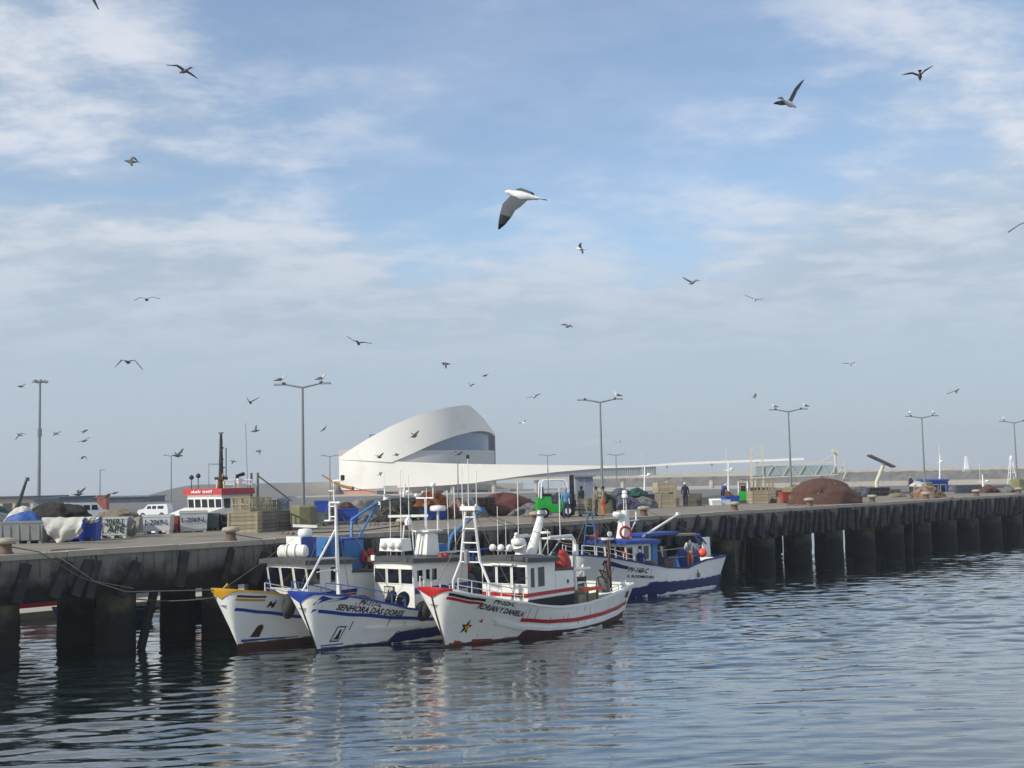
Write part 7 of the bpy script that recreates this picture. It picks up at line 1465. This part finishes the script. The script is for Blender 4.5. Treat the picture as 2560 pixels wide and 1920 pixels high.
gull('gull crossing the terminal, left of two over the lower ribbon edge', 948, 1143, 34, (0.5, -0.1, 0.8), L_(-7, -3, -15, -2, 1), L_(4, -4, 8, -9, 1), True)
gull('gull crossing the terminal, right of two over the lower ribbon edge', 991, 1137, 28, (0.8, 0.1, 0.5), L_(-3, -2, -6, -2, 1), L_(2, 2, 4, 4, -1), True)
gull('gull with folded wings low across the white lower ribbon', 951, 1184, 26, (0.6, 0.3, 0.6), L_(-3, 0, -6, -1, 1), L_(0, 3, 1, 7, -1), True)
gull('gull landing beside the far lamp post left of the workboat', 443, 1139, 44, (0.8, -0.1, 0.5), L_(-8, -2, -16, -6, 1), L_(3, -6, 5, -16, 1), True)
gull('gull just above the lamp post before the terminal entrance', 1148, 1134, 36, (0.7, 0.3, 0.5), L_(-6, 1, -16, -2, 1), L_(3, -3, 6, -7, 1), True)
gull('faint small gull above the far lamp post right of the forklift', 1547, 1108, 26, (0.3, 0.1, 0.9), L_(-3, 1, -7, 1, 1), L_(3, -2, 7, -4, 1))
# ---------------------------------------------------------------- gulls at rest on lamp arms
def perched(label, loc, rz, group='gulls perched on lamp posts'):
    o = thing('gull', label, 'gull', loc, rz, group); mb = MB()
    prof = [(-0.24, 0.02, 0.13), (-0.15, 0.05, 0.16), (-0.02, 0.085, 0.19), (0.09, 0.085, 0.22), (0.15, 0.06, 0.28), (0.175, 0.045, 0.34), (0.2, 0.048, 0.385), (0.225, 0.04, 0.4), (0.245, 0.015, 0.395)]
    rows = [[(x, rr * math.cos(2 * math.pi * j / 10), z + rr * math.sin(2 * math.pi * j / 10)) for j in range(10)] for x, rr, z in prof]
    mb.grid(rows, close=True); mb.f.append(tuple(range(9, -1, -1))); mb.m.append(0); mb.add([(0.24, -0.012, 0.395), (0.24, 0.012, 0.395), (0.3, 0, 0.378), (0.24, 0, 0.375)], [(0, 2, 1), (0, 3, 2), (1, 2, 3)], 1); mb.build('body', ['gull_white', 'gull_beak'], o, 70)
    for s_ in (-1, 1):
        w_ = MB(); w_.grid([[(0.08, s_ * 0.075, 0.28), (0.08, s_ * 0.095, 0.2), (0.06, s_ * 0.07, 0.14)], [(-0.08, s_ * 0.065, 0.26), (-0.08, s_ * 0.095, 0.19), (-0.08, s_ * 0.06, 0.13)], [(-0.22, s_ * 0.03, 0.19), (-0.24, s_ * 0.05, 0.16), (-0.22, s_ * 0.03, 0.12)], [(-0.34, s_ * 0.01, 0.15), (-0.36, s_ * 0.01, 0.14), (-0.34, s_ * 0.01, 0.125)]]); w_.build('folded_wing', 'gull_grey', o, 80)
        MB().tube([(0.02, s_ * 0.03, 0), (0.02, s_ * 0.03, 0.13)], 0.008, 5).build('leg', 'gull_beak', o)
    return o
bpy.context.view_layer.update()
def on_lamp(k, side, f=0.72): 
    o, h = LAMPS[k]; return o.matrix_world @ Vector((side * 1.5 * f, 0, h + 0.16 + 0.07))
perched('gull perched on the left arm of the nearest lamp post', on_lamp(0, -1, 0.78), R(10)); perched('gull perched on the right arm of the nearest lamp post', on_lamp(0, 1, 0.66), R(-5))
perched('gull perched on the right arm of the lamp post behind the forklift', on_lamp(1, 1, 0.78), R(170))
perched('gull perched on the left arm of the lamp post above the slatted crates', on_lamp(2, -1, 0.7), R(165)); perched('gull perched on the right arm of the lamp post above the slatted crates', on_lamp(2, 1, 0.9), R(175))
perched('gull perched on the left arm of the lamp post near the dark-clothed person', on_lamp(3, -1, 0.72), R(60)); perched('gull perched on the right arm of the lamp post near the dark-clothed person', on_lamp(3, 1, 0.74), R(95))
perched('gull perched on the lamp post cut by the right edge', on_lamp(4, -1, 0.7), R(80))

# ================================================================ SEA HAZE
hm = bpy.data.materials.new('haze'); hm.use_nodes = True; ht = hm.node_tree; ht.nodes.clear()
ho = ht.nodes.new('ShaderNodeOutputMaterial'); hv_ = ht.nodes.new('ShaderNodeVolumePrincipled')
hv_.inputs['Color'].default_value = (0.86, 0.92, 1.0, 1); hv_.inputs['Density'].default_value = 0.00046; hv_.inputs['Anisotropy'].default_value = 0.25
ht.links.new(hv_.outputs[0], ho.inputs['Volume'])
mb = MB(); mb.box(0, 620, 20.5, 1960, 1560, 57.0); hz_o = mb.build('haze', hm); tag(hz_o, kind='stuff')
